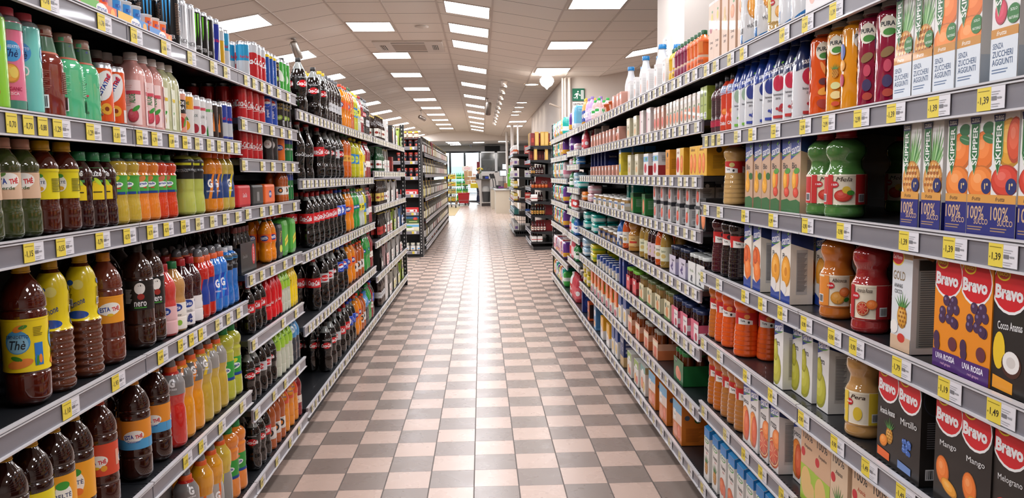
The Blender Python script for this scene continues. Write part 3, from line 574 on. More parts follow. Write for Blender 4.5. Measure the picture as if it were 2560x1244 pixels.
can('aloewg', 'white aloe can with green plant', .143, .0300, 'e6e6e4', rep(lambda u: [('r', u-2.8, 9.6, u+2.8, 10.6, '5fae5a'), tx('ALOE', u, 7.4, .9, '6f7a74', w=2.4), ('p', [(u-1.6, 1), (u-1.4, 4.8), (u-.6, 1.6), (u, 5.6), (u+.6, 1.6), (u+1.4, 4.8), (u+1.6, 1)], '2f8a3a')], .03))
can('flamecan', 'black energy can with orange flame', .140, .0290, '2a1a16', rep(lambda u: [('p', [(u-.8, 3), (u-.4, 8), (u+.2, 5.5), (u+.6, 10), (u+.9, 3)], 'e8843a')], .029))
can('orangecan', 'orange soda can', .150, .0325, 'e8701e', rep(lambda u: [('e', u, 8, 2.4, 1.6, '1d2f86'), tx('FANTA', u, 8, 1.6, 'ffffff', bold=.04, w=4)], .0325))
can('silvercan', 'grey and white soda can', .150, .0325, '2c2a2a', rep(lambda u: [('e', u, 9, 2.2, 2.2, 'e8e6e2'), tx('OR', u, 9, 1.4, '8a3a1a', w=2)], .0325))
# the lettered tins that stand far down the aisle, no separate parts

# ---- litre cartons
def skipper(id, look, fruit, succo):
    f = list(fruit)
    if succo: f += [('r', -5, 0, 5, 6.4, '262a78'), ('r', -5, 6.4, 5, 8.0, 'e0a04a'), tx('frutta', -.8, 7.2, .8, '3a2a20', shear=.3, w=2.6),
                    tx('100%', -.8, 4.5, 2.6, 'd8b48a', w=5.0), tx('SUCCO', .9, 2.8, 1.1, 'd8b48a', w=4.2)]+[('r', -3.2, 1.6, 1.4, 1.8, 'b08f6a'), ('r', -3.2, 1.1, 1.0, 1.3, 'b08f6a'), ('e', 2.1, 9.6, 1.5, 1.5, '1f2b6a'), tx('1°', 2.1, 9.6, 1.2, 'f0d08a', bold=.04)]
    else: f += [('r', -5, 0, 5, 8.0, 'dfe6ec'), ('r', -5, 8.0, 5, 9.6, 'cf8f3a'), tx('frutta', -.8, 8.8, .8, 'f6efe2', shear=.3, w=2.6), tx('SENZA', -1.6, 6.6, 1.0, '2f4f78', w=2.8), tx('ZUCCHERI', -.3, 5.2, 1.1, '2f4f78', w=5.4), tx('AGGIUNTI', -.3, 3.8, 1.1, '2f4f78', w=5.4)]+[('r', -3, 2.4, 1.2, 2.6, '5f789a'), ('r', -3, 1.9, .8, 2.1, '5f789a'), ('e', 2.2, 11.6, 1.7, 1.7, '2f7a35'), tx('SOLO', 2.2, 12.3, .5, 'e8f2e6'), tx('NATURALE', 2.2, 10.9, .5, 'e8f2e6', w=2.4)]
    f += [('p', [(-3.1, 21.6), (-.5, 21.6), (-.5, 15.5), (-1.8, 11.6), (-3.1, 15.5)], 'cfe0b0'), ('p', [(-3.0, 21.6), (-.6, 21.6), (-.6, 15.5), (-1.8, 11.9), (-3.0, 15.5)], '1f6a35'), tx('SKIPPER', -1.8, 17.4, 1.5, 'f4f4ee', rot=90, bold=.02, w=7.6), ('p', [(-3.2, 21.6), (-.4, 21.6), (-.2, 22.9), (-3.4, 22.9)], '232a5f'), tx('ZUEGG', -1.8, 22.25, .8, 'f4f4ee', bold=.03, w=2.4)]
    side = [('r', -5, 0, 5, 6, '262a78' if succo else 'cfd8e0')]+bars(0, 13, 2.8, 6)+lines(0, 22, 5, 6)
    carton(id, look, .072, .075, .245, 'eceae6', f, side, slant=.012, capside=0)
    K[id].h = .245
PINE = [('p', [(-.2+.12*k, 13), (-.2+.95*k-.5*(k > 0), 22.5-abs(k-3)*.9), (.9+.2*k, 14.2)], ['3f7d3a', '8fc07a', '5f9a4a', 'a8cf96'][k % 4]) for k in range(-2, 8)]+[('e', .2, 10.5, 3.6, 4.4, 'e0a050')]+[('e', -2.6+1.1*i+(.5 if j % 2 else 0), 7.2+1.25*j, .42, .40, 'b0662a') for j in range(6) for i in range(6) if (i-2.5)**2*.9+(j-2.6)**2*.8 < 7]+[('p', [(-2.6+1.1*i+(.5 if j % 2 else 0), 7.5+1.25*j), (-2.3+1.1*i+(.5 if j % 2 else 0), 8.1+1.25*j), (-2.2+1.1*i+(.5 if j % 2 else 0), 7.4+1.25*j)], 'f4dca0') for j in range(6) for i in range(6) if (i-2.5)**2*.9+(j-2.6)**2*.8 < 7]
OR2 = [('e', 1.0, 16.4, 3.6, 3.8, 'ee7a28'), ('e', .4, 10.0, 4.2, 3.6, 'f08430'), ('e', 2.2, 20.6, 1.8, 1.2, '2f6a3a'), ('e', 2.4, 18.6, 2.0, .9, '3f7f48', -.25), ('e', 2.4, 18.7, 1.7, .10, '8fb894', -.25)]
MANGO = [('e', 1.2, 17.5, 3.8, 4.6, 'e0a02a'), ('e', 2.6, 18, 2.2, 4.2, 'd8502a'), ('e', .4, 10.6, 4.0, 3.0, 'd8402a')]
BERRY = grapes(1.2, 17, .9, '2f3f6a', 12, '6d86b8')+[('e', -1.2, 12.4, 1.6, 2.2, 'd8405a'), ('e', 2.2, 12, 1.1, 1.1, '2f3f6a')]
skipper('skpine', 'white carton, pineapple, green vertical band', PINE, False); skipper('skorange', 'white carton, oranges, green vertical band', OR2, False); skipper('skberry', 'white carton, blueberries, green vertical band', BERRY, False)
skipper('spine', 'blue-based carton with pineapple', PINE, True); skipper('sorange', 'blue-based carton with oranges', OR2, True); skipper('smango', 'blue-based carton with mango', MANGO, True)
def santal(id, look, base, fr, txt, foot, dots=()):
    f = [('p', [(-4, 15.8), (4, 18.6), (4, 25), (-4, 25)], '1d3f94'), ('e', .2, 18.6, 4.0, 1.3, '5fa03a', .2), ('e', .2, 18.9, 4.0, 1.25, '1d3f94', .2), tx('santàl', .1, 19.2, 2.6, 'f6f6f6', bold=.015, w=6.6, rot=8), ('e', 1.6, 21.2, .7, .35, '7ac83a', .5), tx(txt, -.8, 14.2, 1.8, '2a2a30', w=3.4 if len(txt) < 5 else 4.8)]+[('e', e[1]*1.1, e[2]*1.0, e[3]*1.18, e[4]*1.08)+tuple(e[5:]) if e[0] == 'e' else e for e in fr]+foot
    s = [('p', [(-4, 18.6), (4, 16.0), (4, 25), (-4, 25)], '1d3066')]+[('r', -1.7, 3, 1.7, 16.5, 'c9c6c2' if base != 'c9a588' else 'b8947a')]+lines(0, 15.5, 3, 28, '6f6f74', .42)+list(dots)
    carton(id, look, .073, .070, .244, base, f, s, top='1d2f66', slant=.006, cap=None)
santal('sbiopear', 'brown paper carton with yellow pear', 'c9a588', [('e', -1.0, 8.0, 1.9, 2.4, 'f0a828'), ('e', -.9, 10.6, 1.0, 2.2, 'f0a828', .15), ('e', 1.8, 11, 1.6, 1.1, '2f6a2a')], 'Bio', [('p', [(-4, 0), (4, 0), (4, 3.4), (1, 4.2), (-4, 3.6)], '2f6a35')])
santal('sbiomango', 'brown paper carton with red mango', 'c9a588', [('e', 0, 10.0, 2.0, 3.0, 'ee6a28'), ('e', -.8, 9.8, 1.3, 2.7, 'f0a828'), ('e', .4, 6.2, 1.7, 1.4, 'd8402a'), ('e', .9, 12.6, 1.7, .8, '4f9a35', .1)], 'Bio', [('p', [(-4, 0), (4, 0), (4, 3.4), (1, 4.2), (-4, 3.6)], '2f6a35')])
santal('splusor', 'white carton with orange slices, blue foot', 'efe6d8', [('e', -.4, 10.5, 3.2, 4.0, 'ee6a24'), ('e', .4, 6.6, 2.8, 3.6, 'f07a2a', .3), ('e', -1.2, 11.5, 1.8, 2.4, 'd8581e')], 'Plus', [('p', [(-4, 0), (4, 0), (4, 4.8), (0, 2.6), (-4, 3.8)], '1d3f94')])
santal('spluspine', 'white carton with pineapple slice, blue foot', 'efe6d8', [('e', .2, 9.6, 3.0, 4.4, 'eea02a'), ('e', .2, 9.6, .9, 1.3, 'd8881e'), ('e', -1.4, 4.4, 2.0, 2.0, 'e8e4e0')], 'Plus', [('p', [(-4, 0), (4, 0), (4, 2.8), (0, 2.0), (-4, 3.8)], '1d3f94')])
santal('spera', 'white carton with large green pear', 'e6e4e0', [('e', -1.6, 5.6, 3.4, 4.8, 'b8b42a'), ('e', -2.2, 11.4, 1.6, 3.2, 'b8b42a', .1)], 'Pera', [], [('e', 0, 19.6, .8, 1.0, '6f7a2a')])
santal('sarancia', 'white carton with blood orange halves', 'e6e2de', orange(-.6, 5.4, 4.4, 'e0662a', None, 'd04a2a')+orange(1.8, 10.4, 3.0, 'ee8030', None), 'rossa', [], [('e', 0, 19.8, 1.0, 1.0, 'd03a2a')])
santal('spesca', 'white carton with orange peach', 'e6e2de', [('e', -1.0, 7.0, 3.4, 5.6, 'ee8a2a'), ('e', .2, 6.4, 2.2, 5.0, 'e05a2a')], 'pesca', [])
def bravo(id, look, bg, fr, nm, foot):
    f = [('e', -.4, 19.0, 4.9, 4.6, 'f2f2f0'), ('e', -.4, 19.2, 4.6, 4.3, 'd8202a'), tx('Bravo', -.6, 18.2, 2.6, 'f6f6f6', bold=.05, w=7.4), ('r', -3.2, 21.6, -1.2, 25, 'ecd01e'), ('e', -2.2, 21.4, 1.8, 1.2, 'ecd01e'), ('e', -2.2, 21.4, 1.5, .9, 'b02a20'), tx('RAUCH', -2.2, 21.4, .7, 'ecd01e', w=2.4, bold=.03), ('e', -2.2, 23.6, .7, .8, '2a2a1a')]+fr+foot
    f += [tx(nm, 0, 12.4, 1.5, 'ececea', w=min(6.5, 1.1*len(nm)), rot=4)]
    s = [('e', 0, 19, 3.0, 3.6, '3a3c4a' if bg == '25211f' else 'f0a030'), ('e', 0, 19, 2.8, 3.4, bg)]+lines(0, 14, 4, 12, '6f6e72', .5)+bars(0, 2.6, 4.2, 2.4)
    carton(id, look, .092, .068, .245, bg, f, s, slant=.018, top=bg)
bravo('bananas', 'black carton, pineapple and orange slice', '25211f', pine(1.0, 7.0, 2.0)+[('e', -1.4, 5.2, 1.8, 1.4, 'ee8a2a', .4)], 'Arancia Ananas', [('p', [(-4, 1.2), (1.4, 1.0), (1.4, 2.8), (-4, 3.2)], 'ee6a2a')])
bravo('bcocco', 'black carton, coconut half and pineapple', '25211f', [('e', -2.6, 7.6, 1.6, 3.4, 'f0c82a'), ('e', .8, 5.6, 2.6, 2.4, '4a2a20'), ('e', .7, 6.0, 2.2, 2.0, 'f2efea'), ('e', .7, 6.0, 1.2, 1.0, 'd8d2cc')], 'Cocco Ananas', [('p', [(-4, .6), (1.4, .4), (1.4, 2.4), (-4, 3.0)], 'f0a02a')])
bravo('bmirtillo', 'black carton with blueberries', '25211f', grapes(-.6, 6.8, .6, '3f6ab8', 16, '8fb0e8'), 'Mirtillo', [('p', [(-4, 1.2), (1.4, 1.0), (1.4, 2.6), (-4, 3.0)], '6f8fc8')])
bravo('bmango', 'black carton with orange mango', '25211f', [('e', -1.6, 6.8, 2.2, 3.0, 'ee7a2a', .2), ('e', .8, 4.0, 2.8, 1.4, 'f0a030', -.3)], 'Mango', [])
bravo('bmelo', 'black carton with red pomegranate', '25211f', [('e', -1.4, 6.0, 2.8, 2.8, 'c8302a'), ('e', 1.2, 4.8, 1.8, 2.0, 'd8505a')], 'Melograno', [])
bravo('buva', 'orange carton with red grapes', 'ee9020', grapes(.6, 11.8, 1.1, '4a2f50', 12, '7d6f98')+[('e', -3.4, 6, 1.0, 1.4, '4a2f50'), ('e', -3.2, 4.6, 1.0, 1.2, '4a2f50'), ('e', 2.0, 5.6, 1.4, 1.4, '6a3440')], '', [('r', -5, 0, 5, 3.6, '4f2a72'), tx('UVA ROSSA', -.2, 2.4, 1.2, 'f2eef6', w=6.4, bold=.03), tx('red grape', 0, 1.0, .7, 'd8a8c8', w=3.4)])
carton('delmonte', 'gold and white carton, pineapple and coconut', .080, .085, .240, 'dfe2e4',
       [('r', -5, 20.2, 5, 25, 'b08a64'), ('e', -2.0, 20.4, 2.6, 1.9, 'ecd24a'), ('e', -2.0, 20.4, 2.3, 1.6, 'c8202a'), tx('Del Monte', -2.0, 20.4, .9, 'f4f4f4', bold=.03, w=3.6), tx('GOLD', -1.2, 16.4, 2.0, '8f7a5a', w=4.8), tx('ANANAS', -1.4, 14.2, .9, '4a4e52', w=3.4), tx('COCCO', -1.4, 12.9, .9, '4a4e52', w=3.0)]+pine(.4, 7.6, 2.6)+[('e', -2.6, 5.0, 1.6, 1.5, 'f2efe8'), ('r', -5, 0, 5, 3.2, 'd8b898'), ('e', .4, 2.9, 1.5, 1.0, 'd03a2a')],
       [('r', -5, 20.6, 5, 25, 'a8825f'), ('r', -3, 1.4, 3, 20.4, '9fa8a8'), ('r', -2.8, 18, 2.8, 20.2, '2a3236')]+lines(0, 17.6, 5, 34, '5a6468', .48), top='a8825f', slant=.02)
carton('selexpear', 'beige carton with pale pears', .095, .065, .24, 'd9b08c', [tx('100%', -.4, 19.5, 2.6, '2a2420', w=6.4), tx('Pompelmo', 0, 16.2, 1.2, '3a302a', shear=.3, w=5), ('e', -3.2, 14.2, 1.3, 1.3, 'c8202a'), ('r', -5, 0, 5, 10.6, 'a8c83a'), ('e', -1, 6, 3.4, 4.4, 'e8c078'), ('e', 2.2, 3.4, 3.0, 3.4, 'e8c078')], lines(0, 18, 4, 16, '7a6a58', .6), slant=.012)
carton('selexananas', 'beige carton with pineapple', .095, .065, .24, 'e0c4a4', [tx('100%', -.4, 19.5, 2.6, '2a2420', w=6.4), tx('Ananas', 0, 16.2, 1.2, '3a302a', shear=.3, w=4), ('e', -3.2, 14.2, 1.3, 1.3, 'c8202a'), ('r', -5, 0, 5, 3, 'e8d03a')]+pine(0, 6.4, 3.2), lines(0, 18, 4, 16, '7a6a58', .6), slant=.012)
carton('selexarancia', 'beige carton with orange fruit', .095, .065, .24, 'e3c09c', [tx('100%', -.4, 19.5, 2.6, '2a2420', w=6.4), tx('Arancia', 0, 16.2, 1.2, 'c04a2a', shear=.3, w=4), ('e', -3.2, 14.2, 1.3, 1.3, 'c8202a')]+orange(.2, 6.4, 4.0, 'd8502a', None, 'e0702a'), lines(0, 18, 4, 16, '7a6a58', .6), slant=.012)
carton('valf', 'tall fruit carton with bright blue top', .070, .070, .245, 'efece6', [('p', [(-4, 18), (4, 18), (4, 25), (-4, 25)], '2a8ad8'), ('e', 0, 16.8, 3.0, 1.3, '3f9a3a'), ('e', 0, 16.9, 2.5, 1.0, 'f2f2ee'), tx('Valfrutta', 0, 16.9, 1.0, '2f6a2f', w=4.4, bold=.03), tx('Vitamix', .2, 13.2, 1.6, '2a2a2a', w=5.2), tx('Succo', .6, 11.6, .8, 'c8302a', shear=.3, w=2.4)]+orange(-.8, 5.6, 3.4, 'e0662a', None)+[('e', 2, 4.6, 1.6, 3.0, 'd8603a')], [('r', -4, 18, 4, 25, '2a8ad8')]+lines(0, 15, 4, 16, '8a8a86', .6), top='2a9ae0', cap=None, slant=.03)
carton('valfananas', 'tall pineapple carton with bright blue top', .070, .070, .245, 'efece6', [('p', [(-4, 18), (4, 18), (4, 25), (-4, 25)], '2a8ad8'), ('e', 0, 16.8, 3.0, 1.3, '3f9a3a'), ('e', 0, 16.9, 2.5, 1.0, 'f2f2ee'), tx('Valfrutta', 0, 16.9, 1.0, '2f6a2f', w=4.4, bold=.03), tx('Ananas', .2, 13.2, 1.6, '2a2a2a', w=5.2), tx('Succo', .6, 11.6, .8, 'c8302a', shear=.3, w=2.4)]+pine(0, 5.2, 2.8), [('r', -4, 18, 4, 25, '2a8ad8')]+lines(0, 15, 4, 16, '8a8a86', .6), top='2a9ae0', cap=None, slant=.03)
K['valf'].parts  # white screw caps stand on the sloping tops
for k_ in ('valf', 'valfananas'):
    cb = MB(); cb.lathe([(.012, 0), (.012, .012), (.0105, .014)], plast('e9eef2'), 18, z=.228); K[k_].parts.append(('cap', cb.mesh('cap'), None))
def zuegg(id, look, fr, bt='e3c2a8', h=.255):
    carton(id, look, .070, .070, h, bt, fr+[tx('Zuegg', .2, 8, 1.1, '6a4a3a', w=3.8), tx('zero', .2, 6, .9, '6a4a3a', shear=.3, w=2.4), ('r', -4, 22.4, 4, 26, 'e9e4de')], lines(0, 20, 4, 20, 'c09a82', .6), slant=.02, top='e9e4de', cap='e9e9e9')
zuegg('zpeach', 'pale beige carton with apricot', [('e', 0, 15, 2.2, 2.4, 'ee8a4a'), ('e', 1.4, 18.4, 1.0, .6, '5f9a4a')]); zuegg('zpear', 'pale beige carton with pear', [('e', 0, 13.5, 2.0, 2.2, 'd8b05a'), ('e', 0, 16.4, 1.1, 2.2, 'd8b05a')]); zuegg('zred', 'pale beige carton with red fruit', [('e', -.4, 13.5, 1.8, 1.8, 'a8283a'), ('e', .8, 17.4, 1.2, 1.6, 'd8c83a'), ('e', 1.0, 19.6, .8, .5, '3f8a3a')])
def juicebox(id, look, w, d, h, col, els, side=(), **k): carton(id, look, w, d, h, col, els, side, **k)
juicebox('brikpeach', 'small juice carton with peaches', .045, .040, .125, 'e6dccf', [('e', 0, 4.4, 1.8, 2.6, 'e8743a'), ('e', .6, 7.2, 1.0, .5, '5f8a3a'), ('r', -3, 9.4, 3, 11.2, 'f4f0ea')], [('r', -2, 1, 2, 11, 'c8c0b4')])
juicebox('briktomato', 'small juice carton with red fruit', .045, .040, .125, 'e8cdbd', [('e', 0, 4.4, 1.9, 2.6, 'd8402a'), ('r', -3, 9.4, 3, 11.2, 'f4f0ea')], [('r', -2, 1, 2, 11, 'e0a890')])
juicebox('brikgreen', 'small green juice carton', .045, .045, .135, '98a83c', [tx('pera', 0, 6, .8, '2f4a1a', w=2.4), ('e', 0, 10.4, .9, .9, '2a3a1a')]+bars(0, 2, 3, 2.4), lines(0, 9, 3, 10, '4f5a22', .5))
def multipack(id, look, w, d, h, col, els, side, name='juice_multipack'): carton(id, look, w, d, h, col, els, side, name=name, cat='juice pack')
multipack('packapple', 'yellow juice pack with red apples', .13, .10, .125, 'e8b42a', [('r', -7, 0, 0, 13, 'f2e6d6'), ('e', -3.6, 5, 2.6, 3.6, 'd8302a'), tx('mela', -3.4, 10.6, 1.4, '8a3a1a', shear=.3, w=4), ('e', 3.2, 5.2, 2.4, 4.0, 'e8782a')], [('r', -5, 0, 5, 12.5, 'd89a22'), ('e', 0, 10.4, 1.2, 1.2, '3a3226')]+lines(0, 8, 5, 12, '7a5a1a', .45))
multipack('packapricot', 'yellow juice pack with apricots', .13, .10, .125, 'f0b830', [('e', -3.4, 5, 2.4, 4.2, 'ee7a2a'), ('e', 2.0, 5.2, 2.2, 4.2, 'ee7a2a'), tx('albicocca', -1, 11, 1.3, '8a4a1a', shear=.3, w=6)], [('r', -5, 0, 5, 12.5, 'e0a020'), ('e', 0, 10.4, 1.2, 1.2, '3a3226')]+lines(0, 8, 5, 12, '7a5a1a', .45))
multipack('packberry', 'white and red berry juice pack', .12, .09, .12, 'ece8e4', [('e', -1, 4, 3.2, 2.6, 'c8283a'), ('r', -6, 7.6, 6, 10.4, '7ab0d8'), ('e', 1, 9, 2, 1, '4f9a4a')], [('r', -5, 0, 5, 5.4, 'b83a3a')]+lines(0, 10, 5, 6, '5a5a5a', .5))
multipack('packorange', 'crumpled orange juice pouch', .08, .06, .125, 'e89a24', [('e', 0, 10, 1.3, 1.3, '3a3226')]+lines(0, 8, 5, 10, 'a8641a', .5), lines(0, 8, 4, 10, 'a8641a', .5))
multipack('packgrey', 'grey fruit purée carton', .075, .075, .115, 'c9c6c4', [('e', -.4, 4.6, 2.4, 3.0, 'd8503a'), ('p', [(.4, 7), (3, 11), (2.2, 7)], '4f7a3a'), ('r', -4, 9.8, 4, 12, '2a2e34')], [('r', -4, 9.2, 4, 12, '2a2e34'), ('e', 0, 10, 1.0, 1.0, 'd0d0d0')]+lines(0, 8, 4.4, 8, '55555a', .5)+bars(0, 2, 4.4, 2.6))
multipack('packpeach', 'black carton with peach', .09, .08, .13, '1c1c1e', [('e', 1.0, 5, 3.0, 4.6, 'e8824a'), tx('Yoga', -2, 9, 1.5, 'f0f0f0', w=3)], lines(0, 10, 5, 12, '6a6a6a', .6))
multipack('brikpink', 'pale pink biscuit carton', .06, .05, .10, 'e3a894', [('r', -3, 5.6, 3, 8.4, 'f2ece6'), ('e', .4, 3, 1.4, 1.4, 'd8643a')], [('r', -2, 1, 2, 9, 'd89a86')], 'biscuit_box')
multipack('formula', 'cream baby cereal box', .095, .06, .125, 'd8cfae', [('r', -5, 8.6, 5, 11.4, 'efe8d2'), tx('crema', 0, 7, 1.2, '7a6a3a', w=4), ('e', 0, 3.6, 2.6, 1.8, 'e3b07a')], lines(0, 10, 4, 10, 'a8a078', .7), 'cereal_box')
multipack('formpink', 'white and pink baby cereal box', .095, .06, .14, 'e6dcd6', [('r', -5, 0, -2.4, 14, 'e0a8b0'), tx('mix', .6, 8, 1.2, '7a5a5a', w=2.6)], lines(0, 11, 4, 12, 'c8a8a0', .7), 'cereal_box')
multipack('teabox', 'white herbal drink box', .09, .055, .19, 'e9e5e2', [('e', 0, 7, 2.6, 4.0, 'e6b4a4'), tx('bio', 0, 15, 1.4, '4a4a4a', w=2.6), ('r', -5, 17, 5, 18.4, 'd8d4d0')], lines(0, 15, 4, 16, 'b8b4b0', .7), 'herbal_drink_box')
multipack('yellowbot', 'yellow baby milk carton', .07, .07, .19, 'e8cf3a', [('r', -4, 14, 4, 19, '2f78b8'), ('r', -4, 14, 4, 15, 'f0f0e8'), tx('Mio', 0, 11.6, 1.6, '2f5fa8', w=3.4, bold=.03), ('e', 0, 5, 2.4, 3.0, '4f8fc8')], [('r', -4, 15, 4, 19, '2f78b8')]+lines(0, 12, 4, 12, '8a7a2a', .8), 'milk_carton')
cb = MB(); cb.lathe([(.016, 0), (.016, .016), (.014, .018)], plast('e6e2d2'), 18, z=.19); K['yellowbot'].parts.append(('cap', cb.mesh('cap'), None))
multipack('tealbot', 'teal baby milk carton', .07, .07, .19, '1f8f84', [('r', -4, 14.6, 4, 15.4, 'dfeee8'), tx('Mio', 0, 11.6, 1.6, 'e8f4f0', w=3.4, bold=.03)], lines(0, 12, 4, 12, '0f5a54', .8), 'milk_carton')
K['tealbot'].parts.append(('cap', K['yellowbot'].parts[0][1], None))
multipack('greenfruit', 'green fruit purée carton with papaya', .085, .08, .12, '2f7a3a', [('e', .2, 5, 2.4, 4.2, 'e8703a'), ('e', .2, 5.2, 1.2, 2.8, 'f0a48a'), ('r', -5, 10.2, 5, 12, '1f5a2a')], [('r', -4, 9.6, 4, 12, '1d3a24')]+lines(0, 8, 4.4, 8, 'a8c8a8', .6))
multipack('bluebox', 'dark blue cereal box', .05, .12, .19, '1d2f78', [('r', -3, 13, 3, 15.6, '5f7ac0')], [('e', 0, 9, 4, 5, '2f4fa8'), tx('latte', 0, 15, 1.6, 'e8e8f2', w=6)], 'cereal_box')
multipack('formulabox', 'blue and gold powdered milk box', .12, .09, .205, 'c9a870', [('r', -6, 6.6, 6, 21, '1d2f6a'), tx('Mellin', -.4, 16.5, 2.0, 'f2f2f2', bold=.04, w=8), tx('2', 3.2, 11.6, 2.6, 'e8e8f2')]+lines(-2.6, 13, 4, 4, 'c8c8e0', 1.0), [('r', -5, 6.6, 5, 21, '1d2f6a')]+[('r', -3, 9+i*2.6, 3, 10.6+i*2.6, 'b8b8c8') for i in range(4)], 'milk_powder_box')
multipack('nestlebox', 'blue and white baby biscuit box', .10, .06, .20, 'e6e4e0', [('r', -5, 11, 5, 20, '2f4f98'), ('e', 0, 6, 3.4, 3.4, 'e0c070')], [('r', -4, 12, 4, 20, '2f4f98')]+lines(0, 10, 4, 10, '8a8a9a', .8), 'biscuit_box')
multipack('plasbox', 'red and orange baby biscuit box', .115, .06, .22, 'ee7028', [('r', -6, 0, 6, 8, 'e9e3da'), ('e', 0, 3, 4.6, 2.6, 'b8284a'), ('e', -1, 8.6, 2.6, 2.4, 'e8c88a'), tx('plasmon', 0, 17, 1.8, 'f6f6f6', w=7, rot=80)], [('r', -4, 0, 4, 8, 'e9e3da'), ('e', 0, 13, 2.2, 5, '5f9a3a')], 'biscuit_box')
multipack('tealbox', 'light blue baby biscuit box', .115, .08, .20, '5f94c0', [('e', -1, 4.6, 3.8, 3.0, 'e8a04a'), ('e', 0, 13.5, 3.6, 2.8, 'f2f2ee'), tx('Mio', 0, 13.5, 2.0, 'd0302a', w=5), ('r', -6, 18, 6, 20, '2a4f78')], [('r', -4, 2, 4, 17, '3f78a8')], 'biscuit_box')
multipack('yelbox', 'yellow and white diaper cream box', .13, .09, .17, 'f0ae28', [('p', [(-7, 0), (7, 0), (7, 6), (-7, 11)], 'e9e6e2'), tx('VIVO', 1, 6, 2.2, 'd08aa0', w=7), ('e', -3, 13, 2.6, 2.6, 'f6d070')], [('p', [(-5, 0), (5, 0), (5, 7), (-5, 7)], 'e9e6e2')], 'wipes_box')
multipack('nipbox', 'brown orange baby rusk box', .10, .07, .16, 'd8602a', [('r', -5, 9, 5, 13, '8a2a1a'), ('r', -4, 3, 4, 7.4, '3a1a12')], [('r', -3, 2, 3, 14, '2a1612')], 'rusk_box')
multipack('fruitbox', 'white and green fruit purée multipack', .13, .10, .15, 'e6e3da', [('r', -7, 10.4, 7, 15, '8fae4a'), ('e', 0, 10.6, 3.4, 2.2, 'f2f2ee'), tx('frutta', 0, 10.6, 1.2, '2f6a2f', w=4.6), ('e', -2.6, 4, 2.6, 3, 'e8a04a'), ('e', 2.4, 3.6, 2.2, 2.6, 'd8503a')], [('e', 0, 5, 3.6, 3.6, 'e0a878')]+lines(0, 13, 6, 6, '6a7a5a', .6))
multipack('peachbox', 'orange and sky-blue peach juice multipack', .165, .12, .185, 'd87a28', [('p', [(-8.5, 11), (8.5, 14), (8.5, 19), (-8.5, 19)], '6fb4dc'), ('p', [(-8.5, 8), (8.5, 9), (8.5, 14), (-8.5, 13)], 'e8d4c4'), ('e', -3.4, 4, 3.6, 3.8, 'e89878'), ('e', 3.4, 5, 3.2, 3.6, 'e0704a'), ('r', -7, 9, -2.6, 14, 'f4f1ea'), tx('Yoga', -4.8, 11.5, 1.4, '2a2a2a', w=3.2)], [('e', -3.4, 13, 1.2, 1.2, '4f5a6a'), ('e', 1.6, 12, 1.6, 1.6, '3f6a2a')]+lines(0, 8, 8, 12, '9a4f14', .55))
multipack('valfcase', 'small fruit juice case', .13, .12, .165, 'e8e2d8', [('e', -2, 6, 3.4, 3.4, 'e0885a'), ('e', 2.6, 4.6, 2.4, 3.0, 'd8b45a'), ('r', -7, 12.6, 7, 17, '7ab0a8'), ('e', 0, 12.6, 3, 1.8, 'f4f4ee')], [('e', 0, 5, 3, 3, 'e8b898'), ('r', -6, 12.6, 6, 17, 'b0a878')])
# ---- juice bottles in plastic
def selex(id, look, lq, top, fr, nm, cap='b3222a', H=.26, R=.049):
    bottle(id, 'fruit_juice_bottle', look, 'selex', H, R, lq, cap, (.15, .49, 'f0e4cc', rep(lambda u: vscale([('r', u+2.0, 0, u+5.2, 7.3, top), ('r', u-5.2, 0, u-3.6, 7.3, top), tx(nm, u-.9, 6.2, 1.1, '3a2418', shear=.3, w=3.9), ('e', u-3.2, 4.9, 1.1, .8, 'c8202a'), tx('SELEX', u-3.2, 4.9, .5, 'f4f4f4', w=1.7, bold=.04)]+fr(u)+bars(u+3.8, 1.6, 2.0, 2.0), 1.2*H/.26), R)), level=.88, clearc='b8b090')
selex('greenj', 'green-tinted apple juice bottle', '4f8040', 'c83030', lambda u: [('e', u-1, 2.2, 2.2, 1.5, 'd03a2a'), ('e', u-.2, 3.6, 1.0, .9, 'e8c03a'), ('e', u+.8, 2.9, .9, .6, '3f8a2a')], 'Mela', H=.228, R=.051)
selex('apricotj', 'orange apricot juice bottle', 'c8712a', 'e8903a', lambda u: [('e', u-1.2, 2.0, 1.9, 1.6, 'e8a03a'), ('e', u+.6, 3.4, 1.4, 1.2, 'ee7a3a'), ('e', u+1.2, 1.6, .8, .5, '2f7a2a', .5)], 'Albicocca')
selex('redj', 'dark red blood orange juice bottle', 'a02a2a', 'b8252a', lambda u: orange(u-1.2, 2.2, 1.6, 'd8502a', None, 'c83a2a')+[('e', u+1, 3.2, 1.3, 1.1, 'ee7a2a')], 'Arancia Rossa')
selex('pearj', 'beige pear juice bottle with yellow label', 'c49458', 'e8c83a', lambda u: [('e', u-.8, 2.4, 1.2, 1.6, 'e8c83a')], 'Pera')
selex('pinej', 'pale pineapple juice bottle', 'c9a468', 'd8c23a', lambda u: [('e', u-.8, 2.4, 1.2, 1.6, 'e8a03a')], 'Ananas', H=.25, R=.044)
def yoga(id, look, lq, fr, H=.235, R=.041):
    bottle(id, 'fruit_juice_bottle', look, 'yoga', H, R, lq, 'b03a22', (.50, .68, 'cc2a28', rep(lambda u: [('p', [(u-3.4, 0), (u+3.4, 0), (u+3.4, 1.6), (u-3.4, 2.6)], 'f2efe9'), tx('Yoga', u-1.2, 1.3, 1.1, '2a2a2a', bold=.03, w=2.2), ('e', u+1.6, .9, .5, .5, '1c1c1c'), ('e', u+.8, 3.1, 1.3, .9, fr)], R)), level=.97)
